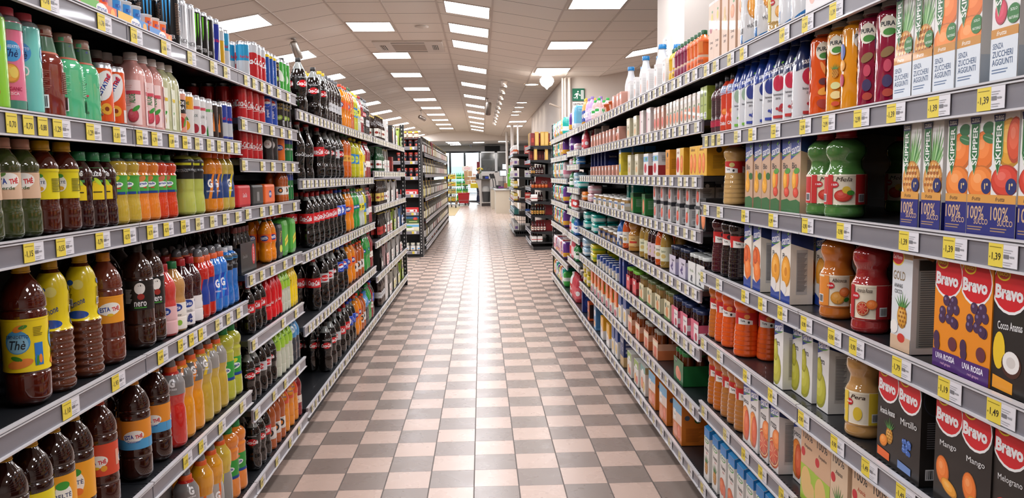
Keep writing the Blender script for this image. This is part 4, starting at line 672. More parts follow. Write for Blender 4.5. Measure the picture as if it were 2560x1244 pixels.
yoga('yorange', 'bright orange juice bottle, red label', 'e2591a', 'f0964a'); yoga('yapricot', 'amber juice bottle, red label', 'c26a22', 'ee8a3a'); yoga('ypeach', 'pale amber juice bottle, red label', 'b8783c', 'e8a06a'); yoga('yberry', 'purple berry juice bottle, red label', '4a1420', '3a1a3a'); yoga('ydark', 'near-black juice bottle, red label', '1a0c12', '2a1626'); yoga('ypear', 'beige juice bottle, red label', 'cfa668', 'd8c87a', .25, .044)
yoga('ycarrot', 'wide bright orange juice bottle, red label', 'e2591a', 'f0964a', .26, .052)
def pura(id, look, c, fr, H=.235, R=.042):
    bottle(id, 'fruit_juice_bottle', look, 'jarb', H, R, c, 'a8a49e', (.03, .84, None, rep(lambda u: [('e', u-.6, 16.6, 2.0, 2.4, 'f0ead6'), tx('PURA', u-.6, 17.2, 1.1, '3a3a3a', bold=.04, w=3.2), ('e', u-.2, 15.4, 1.4, .8, '3f8a2a')]+fr(u)+[('e', u+2.9, 14, 1.2, 2.0, '4f5fa0'), ('e', u+3.0, 10.6, 1.2, 1.4, 'e8a03a'), ('e', u+2.9, 7, 1.0, 1.6, 'b8284a')], R)), level=1, capR=.031, capH=.012)
pura('purao', 'orange glass juice bottle, fruit pictures', 'e0541a', lambda u: [('e', u-.4, 12, .5, 2.0, 'f09a4a', .4), ('e', u-.4, 8.6, 1.2, .9, '5a2430'), ('e', u-.2, 6.0, 1.6, 1.0, 'f0a83a', .3), ('e', u-.2, 2.6, 1.9, 1.2, 'a8382a', -.3)])
pura('puray', 'yellow glass juice bottle, fruit pictures', 'e8951c', lambda u: pine(u-.6, 9.6, 1.2)+[('e', u-.4, 6.4, 1.2, .9, 'dfe0a0'), ('e', u-.2, 4.0, 1.4, 1.0, 'f2dc9a'), ('e', u-.3, 1.8, 1.0, .6, 'd8502a')])
pura('purap', 'crimson glass juice bottle, fruit pictures', '8f1438', lambda u: [('e', u-.6, 11, 1.6, 1.0, '8a6a3a', .5), ('e', u-.4, 8, .9, 1.4, 'c8405a'), ('e', u-.4, 4.6, 1.1, 1.4, '3a2a5a'), ('e', u-.2, 2.0, 1.2, .9, 'b8402a')])
def santbot(id, look, dot, c2, acc):
    bottle(id, 'fruit_juice_bottle', look, 'juice', .275, .041, 'dedfe0', '1d2f6a', (.02, .90, 'dcdddf', rep(lambda u: [('p', [(u-4.4, 15), (u+4.4, 17.5), (u+4.4, 24.5), (u-4.4, 24.5)], '1d3f94' if c2 else '1a2a5a'), tx('santàl', u, 18.4, 1.9, 'f6f6f6', bold=.015, w=5.2, rot=14), ('e', u+1.2, 20.2, .6, .3, '7ac83a', .5), ('e', u, 13.2, 2.2, 2.7, dot), tx('benessere', u, 9.4, .8, '3a3a40', w=4), tx('zero', u, 8.0, .7, '6a6a70', w=1.8)]+grapes(u+.8, 4.6, .5, acc, 8)+[('r', u-1.8, 1.2, u+1.8, 2.2, acc)], .041)), level=1, sleeve=True, capR=.019)
santbot('sbblue', 'white sleeved juice bottle, blueberries', '2f3f8a', True, '3f50a8'); santbot('sbred', 'white sleeved juice bottle, red disc', 'c82a48', False, 'c83a3a'); santbot('sbgreen', 'white sleeved juice bottle, green apple', '9fb8a0', True, '7fc04a')
bottle('carota', 'fruit_juice_bottle', 'slim red carrot juice bottle', 'half', .215, .031, 'd8401e', '1c1c1e', (.04, .86, 'd8442a', rep(lambda u: [('p', [(u-2.8, 13), (u+2.8, 14), (u+2.8, 16.6), (u-2.8, 16.6)], 'b8c4e0'), tx('LATTEA', u, 14.9, .8, '1d2f6a', w=4), ('e', u, 7, 1.6, 1.2, 'f08a3a'), tx('CAROTE', u, 2.6, 1.3, 'f4f0ee', bold=.04, w=4.6)], .031)), sleeve=True, level=1)
bottle('darkslim', 'fruit_juice_bottle', 'slim dark berry juice bottle', 'half', .20, .030, '4a1420', '1c1c1e', (.04, .86, '5a3a40', rep(lambda u: lines(u, 12, 3, 14, '2a2a2a', .6)+[('r', u-2.4, 2, u+2.4, 4.6, 'b8304a')], .030)), sleeve=True, level=1)
bottle('milk', 'milk_bottle', 'white milk bottle with blue cap', 'milk', .272, .040, mat('e4e7ea', .4, .2, name='white_bottle_plastic'), '1f86c8', (.10, .48, 'eceeee', rep(lambda u: [tx('LATTE', u, 6, 1.4, 'b8c0c4', w=4.4)], .040)), level=1, capR=.022, capH=.02)
bottle('fruitbig', 'fruit_juice_bottle', 'big white wrapped bottle with mixed fruit', 'big', .30, .050, 'd9c9b0', 'c8302a', (.05, .84, 'dcdcdc', rep(lambda u: [('e', u, 12, 3.4, 4.6, 'eea02a'), ('e', u+1.4, 14, 2.0, 3.0, 'c8d04a', .4), ('e', u-1.8, 17, 1.4, 1.6, 'd03a3a'), ('p', [(u-5, 0), (u+5, 3), (u+5, 0)], '2f78b8'), tx('MULTIFRUTTI', u, 6, 1.2, '2a2a2a', rot=16, w=6.4)]+bars(u+4.4, 4, 2.6, 2.4), .050)), sleeve=True, level=1)
bottle('fruitnarrow', 'fruit_juice_bottle', 'white wrapped juice bottle, blue swirl', 'big', .27, .046, 'd9c9b0', 'c8302a', (.05, .84, 'e2e3e4', rep(lambda u: [('p', [(u-4, 0), (u+4, 4), (u+4, 0)], '2f78b8'), ('e', u, 12, 2.4, 3.4, '8fb0c8'), tx('LOGE', u, 6.5, 1.1, '1c2a3a', w=3), ('r', u-1, 15, u+1.6, 18, 'd03a3a')], .046)), sleeve=True, level=1)
for id_, lk_, c_ in (('orangesm', 'orange', 'ea6a22'), ('prunesm', 'plum', '8a1f48'), ('yellowsm', 'yellow', 'e8b81e')):
    bottle(id_, 'smoothie_bottle', 'small %s smoothie pouch with green cap' % lk_, 'half', .16, .027, c_, '1f5a30', (.04, .84, c_, rep(lambda u: [('r', u-4, 0, u+4, 5.2, 'd9b79c'), ('r', u-1.2, 6.0, u+1.2, 10.6, 'f0e4d0' if c_ != 'ea6a22' else 'f08a3a'), tx('succo', u, 2.6, 1.2, '8a5a4a', w=2.6)], .027)), level=.95, seg=20)
def glassj(id, look, lq, cap, lb, cap2='d8d8d0'):
    bottle(id, 'glass_juice_bottle', look, 'juice', .235, .037, lq, cap, (.16, .50, lb, rep(lambda u: [tx('bio', u, 5.6, 1.4, '3a4a2a', w=2.6), ('e', u, 2.8, 1.6, 1.2, 'c8b06a')], .037)), level=.86, capR=.021)
glassj('gapple', 'glass apple juice bottle, pale label', 'a8863c', 'd8d8d0', 'd8d8b8'); glassj('ggrape', 'glass grape juice bottle, pale label', '2c0d14', '5a2a4a', 'd0b8c0'); glassj('gcarrot', 'glass carrot juice bottle, white label', 'd8581e', '8a8a86', 'e6e0d4')
bottle('bigbrown', 'glass_juice_bottle', 'large squat glass bottle of amber juice', 'selex', .24, .055, 'b47a30', '8a8a86', (.16, .46, 'd8b070', rep(lambda u: [('r', u-3, 2, u+3, 3.4, 'c83a2a'), tx('mela', u, 5, 1.1, '5a3a1a', w=3)], .055)), level=.9)
# ---- multipacks with visible necks or jars, each one thing
def cluster(id, name, look, cat, w, d, h, nx, ny, r, jarc, lidc, wrap, els, side, neck=.45, wz=(0, .7), jh=None):
    rt = MB(); jh = jh or h
    jm = liquid(jarc); lm = plast(lidc); pts = [(r*.92, 0), (r, .006), (r, jh*.62), (r*neck*1.25, jh*.80), (r*neck*1.15, jh*.9)]
    parts = []
    for i in range(nx):
        for j in range(ny):
            x = (i-(nx-1)/2)*w/nx; y = (j-(ny-1)/2)*d/ny
            jb = MB(); jb.lathe(pts, jm, 16, x=x, y=y); parts.append(('jar' if neck > .7 else 'bottle', jb))
            lb = MB(); lb.lathe([(r*neck*1.32, jh*.88), (r*neck*1.32, jh*.99), (r*neck*1.22, jh)], lm, 16, x=x, y=y); parts.append(('lid', lb))
    x0, x1, y0, y1 = -w/2-.002, w/2+.002, -d/2-.002, d/2+.002; z0, z1 = wz[0]*h, wz[1]*h; t = .0015; m = paper(wrap)
    rt.box(x0, x1, y0, y0+t, z0, z1, m); rt.box(x0, x1, y1-t, y1, z0, z1, m)
    rt.box(x0, x1, y0, y1, z0+.0005, z0+.002, m)
    rt.box(x0, x0+t, y0, y1, z0, z0+(z1-z0)*.86, m); rt.box(x1-t, x1, y0, y1, z0, z0+(z1-z0)*.86, m)
    art(rt, els, plane_front(y0), clip=(x0, x1, z0, z1))
    if side: art(rt, side, plane_left(x0), clip=(y0, y1, z0, z0+(z1-z0)*.86)); art(rt, side, plane_right(x1), clip=(y0, y1, z0, z0+(z1-z0)*.86))
    K[id] = Proto(name, look, cat, w+.006, d+.006, h, rt, parts)
cluster('jamjar', 'juice_bottle_pack', 'green-sleeved pack of peach juice bottles', 'juice pack', .17, .115, .155, 3, 2, .027, '5a2a12', '2f7a3a', '1f6a35', [('e', -1, 4.6, 4.0, 3.0, 'e08a68'), ('e', 2.4, 3.8, 2.4, 2.4, 'd8704a'), ('e', -4.6, 10, 1.5, 1.5, '1c1c1c'), tx('Yoga', -4.6, 10, .9, 'f0f0f0', w=2.2)], [], neck=.75, wz=(0, .72))
cluster('berrypack', 'juice_bottle_pack', 'white and lilac pack of berry juice bottles', 'juice pack', .115, .115, .135, 2, 2, .026, '1c1016', '1f2a48', 'cfc8d8', grapes(-1, 3.6, .7, '4a3a7a', 8)+[tx('Skipper', 1.4, 6.6, 1.3, '3a3a4a', w=5)], [('r', -6, 0, 6, 6, 'b8b0d0')]+grapes(0, 3, .6, '4a3a7a', 6), neck=.85, wz=(0, .66))
cluster('whitepack', 'juice_bottle_pack', 'white pack of elderberry juice bottles', 'juice pack', .115, .115, .13, 2, 2, .026, '1c1016', 'c8ccc8', 'e3e3df', [tx('Mirtillo', 0, 5.6, 1.2, '6a8a3a', w=6)]+grapes(0, 2.2, .5, '3a3f4a', 12, '8a90a0'), [('r', -6, 0, 6, 5, 'd8d8d4')]+grapes(0, 2, .5, '3a3f4a', 8), neck=.85, wz=(0, .72))
cluster('redpack', 'juice_bottle_pack', 'pink and white pack of red berry juice', 'juice pack', .115, .115, .14, 2, 2, .027, '2a0c12', '26345f', 'd8607a', [('r', -1, 0, 6, 8, 'ece4e2'), ('e', 2.4, 2.4, 2.0, 1.8, 'b8203a'), tx('Skipper', 2.0, 6.0, 1.2, '2a2a3a', w=4.6)], [('r', -6, 2, 6, 4.6, 'e9e6e6')]+grapes(-3, 3.2, .45, 'a82a3a', 6), neck=.85, wz=(0, .66))
cluster('creampack', 'juice_bottle_pack', 'cream pack of pear juice bottles, green lids', 'juice pack', .115, .115, .14, 2, 2, .027, '8a6a3a', '5f6a3f', 'dcd3ac', [('e', 0, 3.6, 2.6, 2.8, 'd88a4a'), ('e', -2.6, 7, 1.3, 1.3, '2f4a2a'), ('p', [(-6, 0), (6, 0), (6, 1), (-6, 1.6)], '5f8a3a'), tx('BIO', 2.4, 7, 1.2, '5a6a3a', w=3)], [('e', 0, 3, 2, 2, 'd8a05a')], neck=.85, wz=(0, .68))
cluster('peachpack', 'juice_bottle_pack', 'peach-coloured pack of glass juice bottles', 'juice pack', .115, .115, .15, 2, 2, .027, '7a3a18', '9a9488', 'e3a98a', [('e', 0, 3.6, 2.8, 3.2, 'd8603a'), ('r', -6, 6.4, 6, 9, 'ead9bc')], [('r', -6, 0, 6, 5, 'd87a4a')], neck=.8, wz=(0, .66))
cluster('cherrypack', 'juice_bottle_pack', 'cherry-red pack of juice bottles, lime lids', 'juice pack', .115, .115, .14, 2, 2, .027, '5a1418', '7ac03a', 'c8303a', [('e', 0, 3.6, 2.6, 2.6, 'e8484a'), ('r', -2, 6, 2, 8, 'e9e0d8')], [('r', -6, 0, 6, 4, '7a1a20')], neck=.85, wz=(0, .66))
cluster('jars', 'baby_food_jar_pack', 'white banded pack of purée jars', 'baby food', .12, .06, .075, 2, 1, .028, 'b08a54', 'e0ddd6', 'e4e2dc', [('r', -6, 3.4, 6, 4.4, '3a62a0'), ('e', 0, 2.2, 2.0, 1.2, 'e8a84a')], [('r', -3, 0, 3, 2.6, 'd8c8a8')], neck=.86, wz=(0, .72))
cluster('jarsdark', 'baby_food_jar_pack', 'dark banded pack of purée jars', 'baby food', .12, .06, .075, 2, 1, .028, '8a6a44', 'd8d4ca', '2f3f6a', [('e', -2, 2.6, 1.4, 1.6, 'e8e2d2'), ('e', 2.4, 2.6, 1.4, 1.6, 'e8b04a')], [('r', -3, 0, 3, 2.6, 'c8a878')], neck=.86, wz=(0, .72))
cluster('glasspack', 'cola_bottle_pack', 'black carton of small glass cola bottles', 'cola pack', .21, .13, .19, 4, 2, .026, COLA, '6a2420', '1a1817', [('r', -4.5, 0, 4.5, 11, '151312'), ('e', 6.8, 7, 2.4, 4.4, 'c8202a'), tx('Coca-Cola', 6.8, 7, 1.4, 'f4f4f4', shear=.3, rot=90, w=6), tx('Coca-Cola', -5.0, 7, 1.3, '8a8886', shear=.3, w=6)], [('r', -5, 1, 5, 5.4, '22201f')], neck=.42, wz=(0, .66))
def minican(id, look, col, els): carton(id, look, .058*3, .058, .092, col, els, [('r', -2.6, .6, 2.6, 8.4, col)], name='mini_can_pack', cat='can pack', bev=.012)
minican('minired', 'red shrink pack of mini cans', 'cc1820', [('r', -3, 0, -2.9, 9, '8f1016'), ('r', 2.9, 0, 3, 9, '8f1016'), tx('Coca-Cola', 0, 5, 1.8, 'f0dcdc', shear=.3, w=5.4)])
minican('miniblack', 'black shrink pack of mini cans', '1a1817', [('r', -3, 0, -2.9, 9, '3a3836'), ('r', 2.9, 0, 3, 9, '3a3836')]+bars(0, 4, 4, 5, 'b8b6b2', '1a1817'))
minican('miniorange', 'orange shrink pack of mini cans', 'ea641a', [('r', -3, 0, -2.9, 9, 'b84210'), ('r', 2.9, 0, 3, 9, 'b84210'), ('e', 0, 4.6, 2.4, 1.7, '1d2f86'), tx('FANTA', 0, 4.6, 1.4, 'f4f4f4', bold=.04, w=4)])
carton('schpack', 'green wrapped pack of small soda bottles', .12, .11, .185, '4fa83a', [('p', [(-6, 4), (6, 8.6), (6, 12.2), (-6, 7.6)], 'e8d82a'), tx('Schweppes', 0, 8.2, 1.6, '1c1c1c', shear=.2, rot=21, w=10)], [('r', -5, 5, 5, 9, 'd8d02a')], name='soda_bottle_pack', cat='soda pack', bev=.03)
carton('sodapack', 'dark pack of lemon soda bottles', .10, .10, .17, '23262a', [tx('SODA', 0, 11, 1.8, 'd8c83a', rot=60, w=6), ('e', 0, 5, 2.4, 1.8, 'd8d83a')], [('e', 0, 5, 2.4, 1.8, 'd8d83a')], name='soda_bottle_pack', cat='soda pack', bev=.02)
def cups(id, look, col, col2, word, wc):
    rt = MB(); rt.box(-.105, .105, -.04, .04, 0, .038, paper(col)); art(rt, [('p', [(-10.5, 0), (-3, 0), (0, 3.8), (-10.5, 3.8)], col2), ('e', 1.5, 2, 3.4, 1.6, 'f2f0ea'), tx(word, 1.5, 2, 1.4, wc, bold=.04, w=5.4), orange(8, 2, 1.4, 'f0a83a')[0]], plane_front(-.04), clip=(-.105, .105, 0, .038))
    pl = []
    for i in range(3):
        c = MB(); c.lathe([(.026, .003), (.032, .078), (.034, .080), (.034, .083)], plast('e9e7e2'), 20, x=(i-1)*.068)
        art(c, [('r', -2.6, 0, 2.6, 3.4, col), tx(word, 0, 1.8, 1.2, wc, bold=.04, w=3.6)], lambda u, v, off, X=(i-1)*.068: (X+(.0295+v*.06+off)*math.sin(u/.03), -(.0295+v*.06+off)*math.cos(u/.03), .038+v), du=.006)
        pl.append(('cup', c))
    K[id] = Proto('tea_cup_pack', look, 'drink pack', .212, .082, .085, rt, pl)
cups('cupzero', 'orange and green tray of iced tea cups', 'e8602a', '5fb03a', 'ESTATHÉ', '1f3f96'); cups('cupblue', 'blue and yellow tray of iced tea cups', '2f86c8', 'f0b82a', 'ESTATHÉ', '1f3f96'); cups('cupred', 'orange and blue tray of iced tea cups', 'ea6a2a', '3f86c8', 'ESTATHÉ', '1f3f96')
# ---- beer, baby, cleaning and paper goods
def beer(id, look, gc, lb, capc='c9b04a', H=.235, R=.031, els=None):
    bottle(id, 'beer_bottle', look, 'beer', H, R, mat(gc, .15, .3, name='dark_glass'), capc, (.14, .46, None, rep(lambda u: [('r', u-R*80, 0, u+R*80, H*32, lb)]+(els or (lambda u: [('e', u, 3.6, 1.9, 1.2, '8a2a1a')]))(u), R)), level=1, parts=False, capR=.0145, capH=.008, cat='beer bottle')
beer('beerb', 'brown beer bottle, cream label', '24120a', 'dcd8cc'); beer('beergold', 'brown beer bottle, gold label', '24120a', 'd8b858'); beer('beerg', 'green beer bottle, white label', '1d4a2a', 'e8e6e0', '4fae5a'); beer('beerred', 'brown beer bottle, red label', '1c0f0a', 'b8302a'); beer('beerwhite', 'dark beer bottle, white label', '1a120e', 'f0eeea')
def beerpack(id, look, col, band, word=None, wc='c02a2a', w=.17, d=.12, h=.235):
    rt = MB(); bm_ = liquid('1c100a')
    for i in range(3):
        for j in range(2):
            x = (i-1)*w/3; y = (j-.5)*d/2; rt.lathe([(.026, 0), (.028, .006), (.028, .12), (.014, .17), (.012, .22)], bm_, 14, x=x, y=y); rt.lathe([(.0145, .216), (.0145, .226)], metalm('c9b04a'), 12, x=x, y=y)
    n = 12; pr = [(-w/2-.004, 0), (-w/2-.004, .12), (-w/2*.9, .17)]+[(w/2*.9*math.sin(a), .17+.068*math.cos(a)) for a in [(-PI/2+PI*k/n) for k in range(1, n)]]+[(w/2*.9, .17), (w/2+.004, .12), (w/2+.004, 0)]
    m = paper(col); y0, y1 = -.050, .050
    vs = [(x, y, z) for x, z in pr for y in (y0, y1)]; rt.add(vs, [(2*i, 2*i+1, 2*i+3, 2*i+2) for i in range(len(pr)-1)], m, True)
    for s in (-1, 1):
        rt.box(-w/2-.004, w/2+.004, s*(d/2+.003)-.001, s*(d/2+.003)+.001, 0, .12, m)
    art(rt, [('r', -w*50, 2, w*50, 9, band), ('e', 0, 5.6, 4.2, 2.8, 'f0ece4')]+([tx(word, 0, 5.6, 2.0, wc, bold=.04, w=7)] if word else []), plane_front(-d/2-.004))
    K[id] = Proto('beer_bottle_pack', look, 'beer pack', w+.01, d+.012, h, rt)
beerpack('bpwhite', 'white handled pack of beer bottles', 'e4e0d8', 'c8c4bc', 'BIRRA'); beerpack('bpred', 'white and red handled pack of beer', 'e8e4de', 'b8302a', 'MORETTI', 'b02a20'); beerpack('bpblue', 'blue and white handled pack of beer', '6f8fc0', 'e2e6ec', 'BEER', '24408f'); beerpack('bpgreen', 'green and white handled pack of beer', 'a8c04a', '7a9a2a', 'RADLER', '2f5a1a'); beerpack('bpyellow', 'yellow and white pack of beer', 'e8e2d0', 'd8d02a', 'LIMONE', '2f5a1a'); beerpack('bppink', 'pink and white handled pack of beer', 'e6c0bc', 'd87a7a', 'ROSSA', '8a1a1a'); beerpack('bpblack', 'black pack of beer, round red emblem', '181514', '181514', None)
art_ = MB()
carton('bigcase', 'white beer case with round black emblem', .16, .12, .235, 'd9d5cf', [('e', 0, 12, 6.0, 7.5, '2a2a2c'), ('e', 0, 12, 5.2, 6.7, 'e4e0da'), tx('BECKS', 0, 12, 2.4, 'b02a20', bold=.04, w=8)], [('e', 0, 12, 4, 5, '55555a')], name='beer_case', cat='beer pack', bev=.01)
carton('redcase', 'dark red beer case', .12, .10, .165, '7a1f1a', [('r', -5, 4, 5, 7, 'a83a2a'), ('r', -5, 9, 5, 11, 'a83a2a')], [('r', -4, 4, 4, 12, '96302a')], name='beer_case', cat='beer pack')
carton('darkcase', 'black beer case, orange glass picture', .10, .08, .21, '1c1614', [('e', 0, 9, 3, 6, 'b8642a'), ('e', 0, 16, 3, 1.6, 'e8c88a')], [], name='beer_case', cat='beer pack')
carton('bigbox', 'tall pale beer case', .17, .12, .25, 'd0ccc8', [('r', -3, 3, 3, 21, 'e4e0dc'), tx('BIRRA', 0, 14, 2.2, '2a2622', rot=90, w=10)], [], name='beer_case', cat='beer pack')
def soft(id, name, look, w, d, h, col, bands, cat='pack'):
    """soft wrapped pack: printed bands run round it"""
    rt = MB(); bm = bmesh.new(); bmesh.ops.create_cube(bm, size=2)
    bmesh.ops.subdivide_edges(bm, edges=bm.edges[:], cuts=7, use_grid_fill=True)
    ms = [film(col)]+[film(c) for _, _, c in bands]; q = random.Random(len(look)); fs = {}
    bm.verts.index_update()
    for f in bm.faces:
        zc = (f.calc_center_median().z+1)/2; i = 0
        for k, (a, b_, c) in enumerate(bands):
            if a <= zc <= b_: i = k+1
        fs.setdefault(i, []).append([v.index for v in f.verts])
    vs = []
    for v in bm.verts:
        x, y, z = v.co; g = lambda t: 1-abs(t)**7
        X = x*w/2*(.93+.07*g(y)*g(z)); Y = y*d/2*(.95+.05*g(x)*g(z))*(1-.12*abs(z)**14); Z = z*h/2*(.95+.05*g(x)*g(y))
        vs.append((X+q.uniform(-.002, .002), Y+q.uniform(-.0022, .0022), Z+h/2))
    z0 = min(v[2] for v in vs); vs = [(a, b_, c-z0) for a, b_, c in vs]; o = len(rt.v); rt.v += vs
    for i, l in fs.items():
        m = rt.mi(ms[i])
        for f in l: rt.f.append([k+o for k in f]); rt.m.append(m); rt.sm.append(True)
    bm.free(); K[id] = Proto(name, look, cat, w, d, h, rt)
soft('dteal', 'diaper_pack', 'teal diaper pack', .10, .20, .215, '1fb0a4', [(.30, .52, 'd8eee8')], 'diapers'); soft('dpurple', 'diaper_pack', 'purple diaper pack', .085, .20, .20, '6f3f94', [(.1, .34, 'e8a83a')], 'diapers')
soft('dyellow', 'diaper_pack', 'yellow diaper pack', .08, .20, .21, 'e8c02a', [(.2, .4, 'f4f0e4')], 'diapers'); soft('dred', 'diaper_pack', 'red diaper pack', .10, .20, .205, 'd03a2a', [(.3, .5, 'e8e2dc')], 'diapers'); soft('dpink', 'diaper_pack', 'white and pink pad pack', .085, .18, .20, 'e6d2d4', [(.25, .45, 'd8889a')], 'diapers')
soft('dorange', 'diaper_pack', 'orange diaper pack', .085, .20, .215, 'ea8a24', [(.5, .72, 'f4ead8')], 'diapers'); soft('dblue', 'diaper_pack', 'large sky-blue and white diaper pack', .24, .16, .24, '6fbfe0', [(.0, .22, 'e8eef2')], 'diapers'); soft('dviolet', 'diaper_pack', 'large violet pad pack', .24, .18, .205, '5f2a86', [(.42, .50, 'd8cfe4')], 'diapers')
soft('dgreen', 'diaper_pack', 'bright green diaper pack', .10, .18, .18, '3fb04a', [(.4, .6, 'e8f2e6')], 'diapers'); soft('wteal', 'wipes_pack', 'teal baby wipes pack', .20, .10, .075, '1fa398', [(.3, .6, 'c8e4de')], 'wipes'); soft('wblue', 'wipes_pack', 'blue baby wipes pack', .20, .10, .065, '3f84c8', [(.35, .6, 'dce8f0')], 'wipes')
soft('wpink', 'wipes_pack', 'pink baby wipes pack', .18, .10, .07, 'e0b0b8', [(.35, .6, 'f2e6e8')], 'wipes'); soft('wyellow', 'wipes_pack', 'yellow baby wipes pack', .20, .11, .07, 'dcd02a', [(.4, .6, '8fb83a')], 'wipes'); soft('wpale', 'wipes_pack', 'pale blue baby wipes pack', .20, .11, .075, '9fc4dc', [(.3, .5, 'e6eef2')], 'wipes')
soft('wyelsm', 'wipes_pack', 'small crinkled yellow pack', .09, .10, .10, 'e0c83a', [(.4, .6, 'f0ead0')], 'wipes'); soft('wgreen', 'wipes_pack', 'green wipes pack', .18, .10, .06, '3fa84a', [(.35, .6, 'e4f0e4')], 'wipes'); soft('worange', 'wipes_pack', 'orange soft pack', .16, .10, .08, 'e8802a', [(.35, .6, 'f0d8b8')], 'wipes')
def soap(id, name, look, c, capc, lb, H=.25, R=.042, prof='soap', cat='detergent'):
    bottle(id, name, look, prof, H, R, mat(c, .35, .3, name='plastic_'+c), capc, (.15, .55, lb, rep(lambda u: [('e', u, 5, 2.6, 2.4, 'f2f2f2'), ('r', u-2, 3.9, u+2, 5.9, capc)], R)), level=1, parts=False, cat=cat)
soap('spwhite', 'detergent_bottle', 'white detergent bottle', 'e4e4e2', 'e8e8e8', 'c83a3a'); soap('spred', 'detergent_bottle', 'red detergent bottle', 'c03a48', 'b02030', 'd8606a', .27, .045); soap('sppink', 'detergent_bottle', 'pink detergent bottle', 'd8606f', 'b83040', 'e8c0c4', .27, .045)
soap('spteal', 'detergent_bottle', 'teal detergent bottle', '2f9a94', '2a6a8a', 'dfe8e6', .22, .04); soap('spgreen', 'detergent_bottle', 'green detergent bottle', '2f8a4a', '1f5a2a', 'e6ece4', .16, .035); soap('spblue', 'detergent_bottle', 'blue detergent bottle', '2a6ab8', '1d4a9a', 'e0e6ee', .19, .04)
soap('bath', 'baby_bath_bottle', 'gold baby bath bottle with yellow cap', 'd89a3a', 'e8c01e', '2a4fa0', .24, .036, cat='baby care'); soap('lilac', 'baby_bath_bottle', 'lilac baby bath bottle', 'c0a0d0', '9a78c0', 'd8c8e0', .22, .034, cat='baby care'); soap('bathgreen', 'baby_bath_bottle', 'pink baby bath bottle with green cap', 'd8a8a4', '2fae4a', 'e4ccc8', .17, .032, cat='baby care')
rt = MB(); rt.lathe([(.04, 0), (.055, .075), (.058, .078), (.058, .083), (.052, .083), (.05, .078)], plast('d8602a'), 24); art(rt, [('r', -3, 1.5, 3, 6, 'e8b8a0')], cyl(lambda z: .04+.2*z, .05), du=.008)
K['tub'] = Proto('baby_food_tub', 'small orange plastic tub', 'baby food', .116, .116, .085, rt)
rt = MB(); rt.lathe([(.03, 0), (.033, .004), (.033, .06), (.03, .066)], liquid('b8541c'), 20); rt.lathe([(.032, .066), (.032, .080)], metalm('8a7a5a'), 20); K['jam'] = Proto('jam_jar', 'amber fruit jar with bronze lid', 'jar', .066, .066, .08, rt)
# ---- wine
def wine(id, look, gc, lb, capc, H=.30, R=.038, els=None):
    bottle(id, 'wine_bottle', look, 'wine', H, R, mat(gc, .2, .15, name='dark_glass'), capc, (.12, .54, None, rep(lambda u: [('r', u-R*82, 0, u+R*82, H*41, lb)]+(els or (lambda u: [('r', u-1.6, 4, u+1.6, 4.5, '6a6a6a'), ('r', u-1.2, 6, u+1.2, 7.4, '9a8a6a')]))(u), R)), level=1, parts=False, capR=.0165, capH=.05, cat='wine bottle')
wine('wineb', 'dark wine bottle, white label', '15100e', 'f0eee8', '1c1a1a'); wine('winer', 'dark wine bottle, cream label, red foil', '1a0e0c', 'e8dfc4', '9a1f24'); wine('wineg', 'green wine bottle, white label', '24301a', 'f2f2ee', 'c8b45a'); wine('winey', 'pale wine bottle, yellow label', '8a7a3a', 'ece6a8', 'd8c02a'); wine('winered', 'dark wine bottle, red label', '14100e', 'b83a2a', '1c1a1a')
carton('winebox', 'dark wine gift carton', .09, .09, .33, '7a1f24', [('r', -2.4, 6, 2.4, 22, 'b83a3a')], [], name='wine_carton', cat='wine carton')

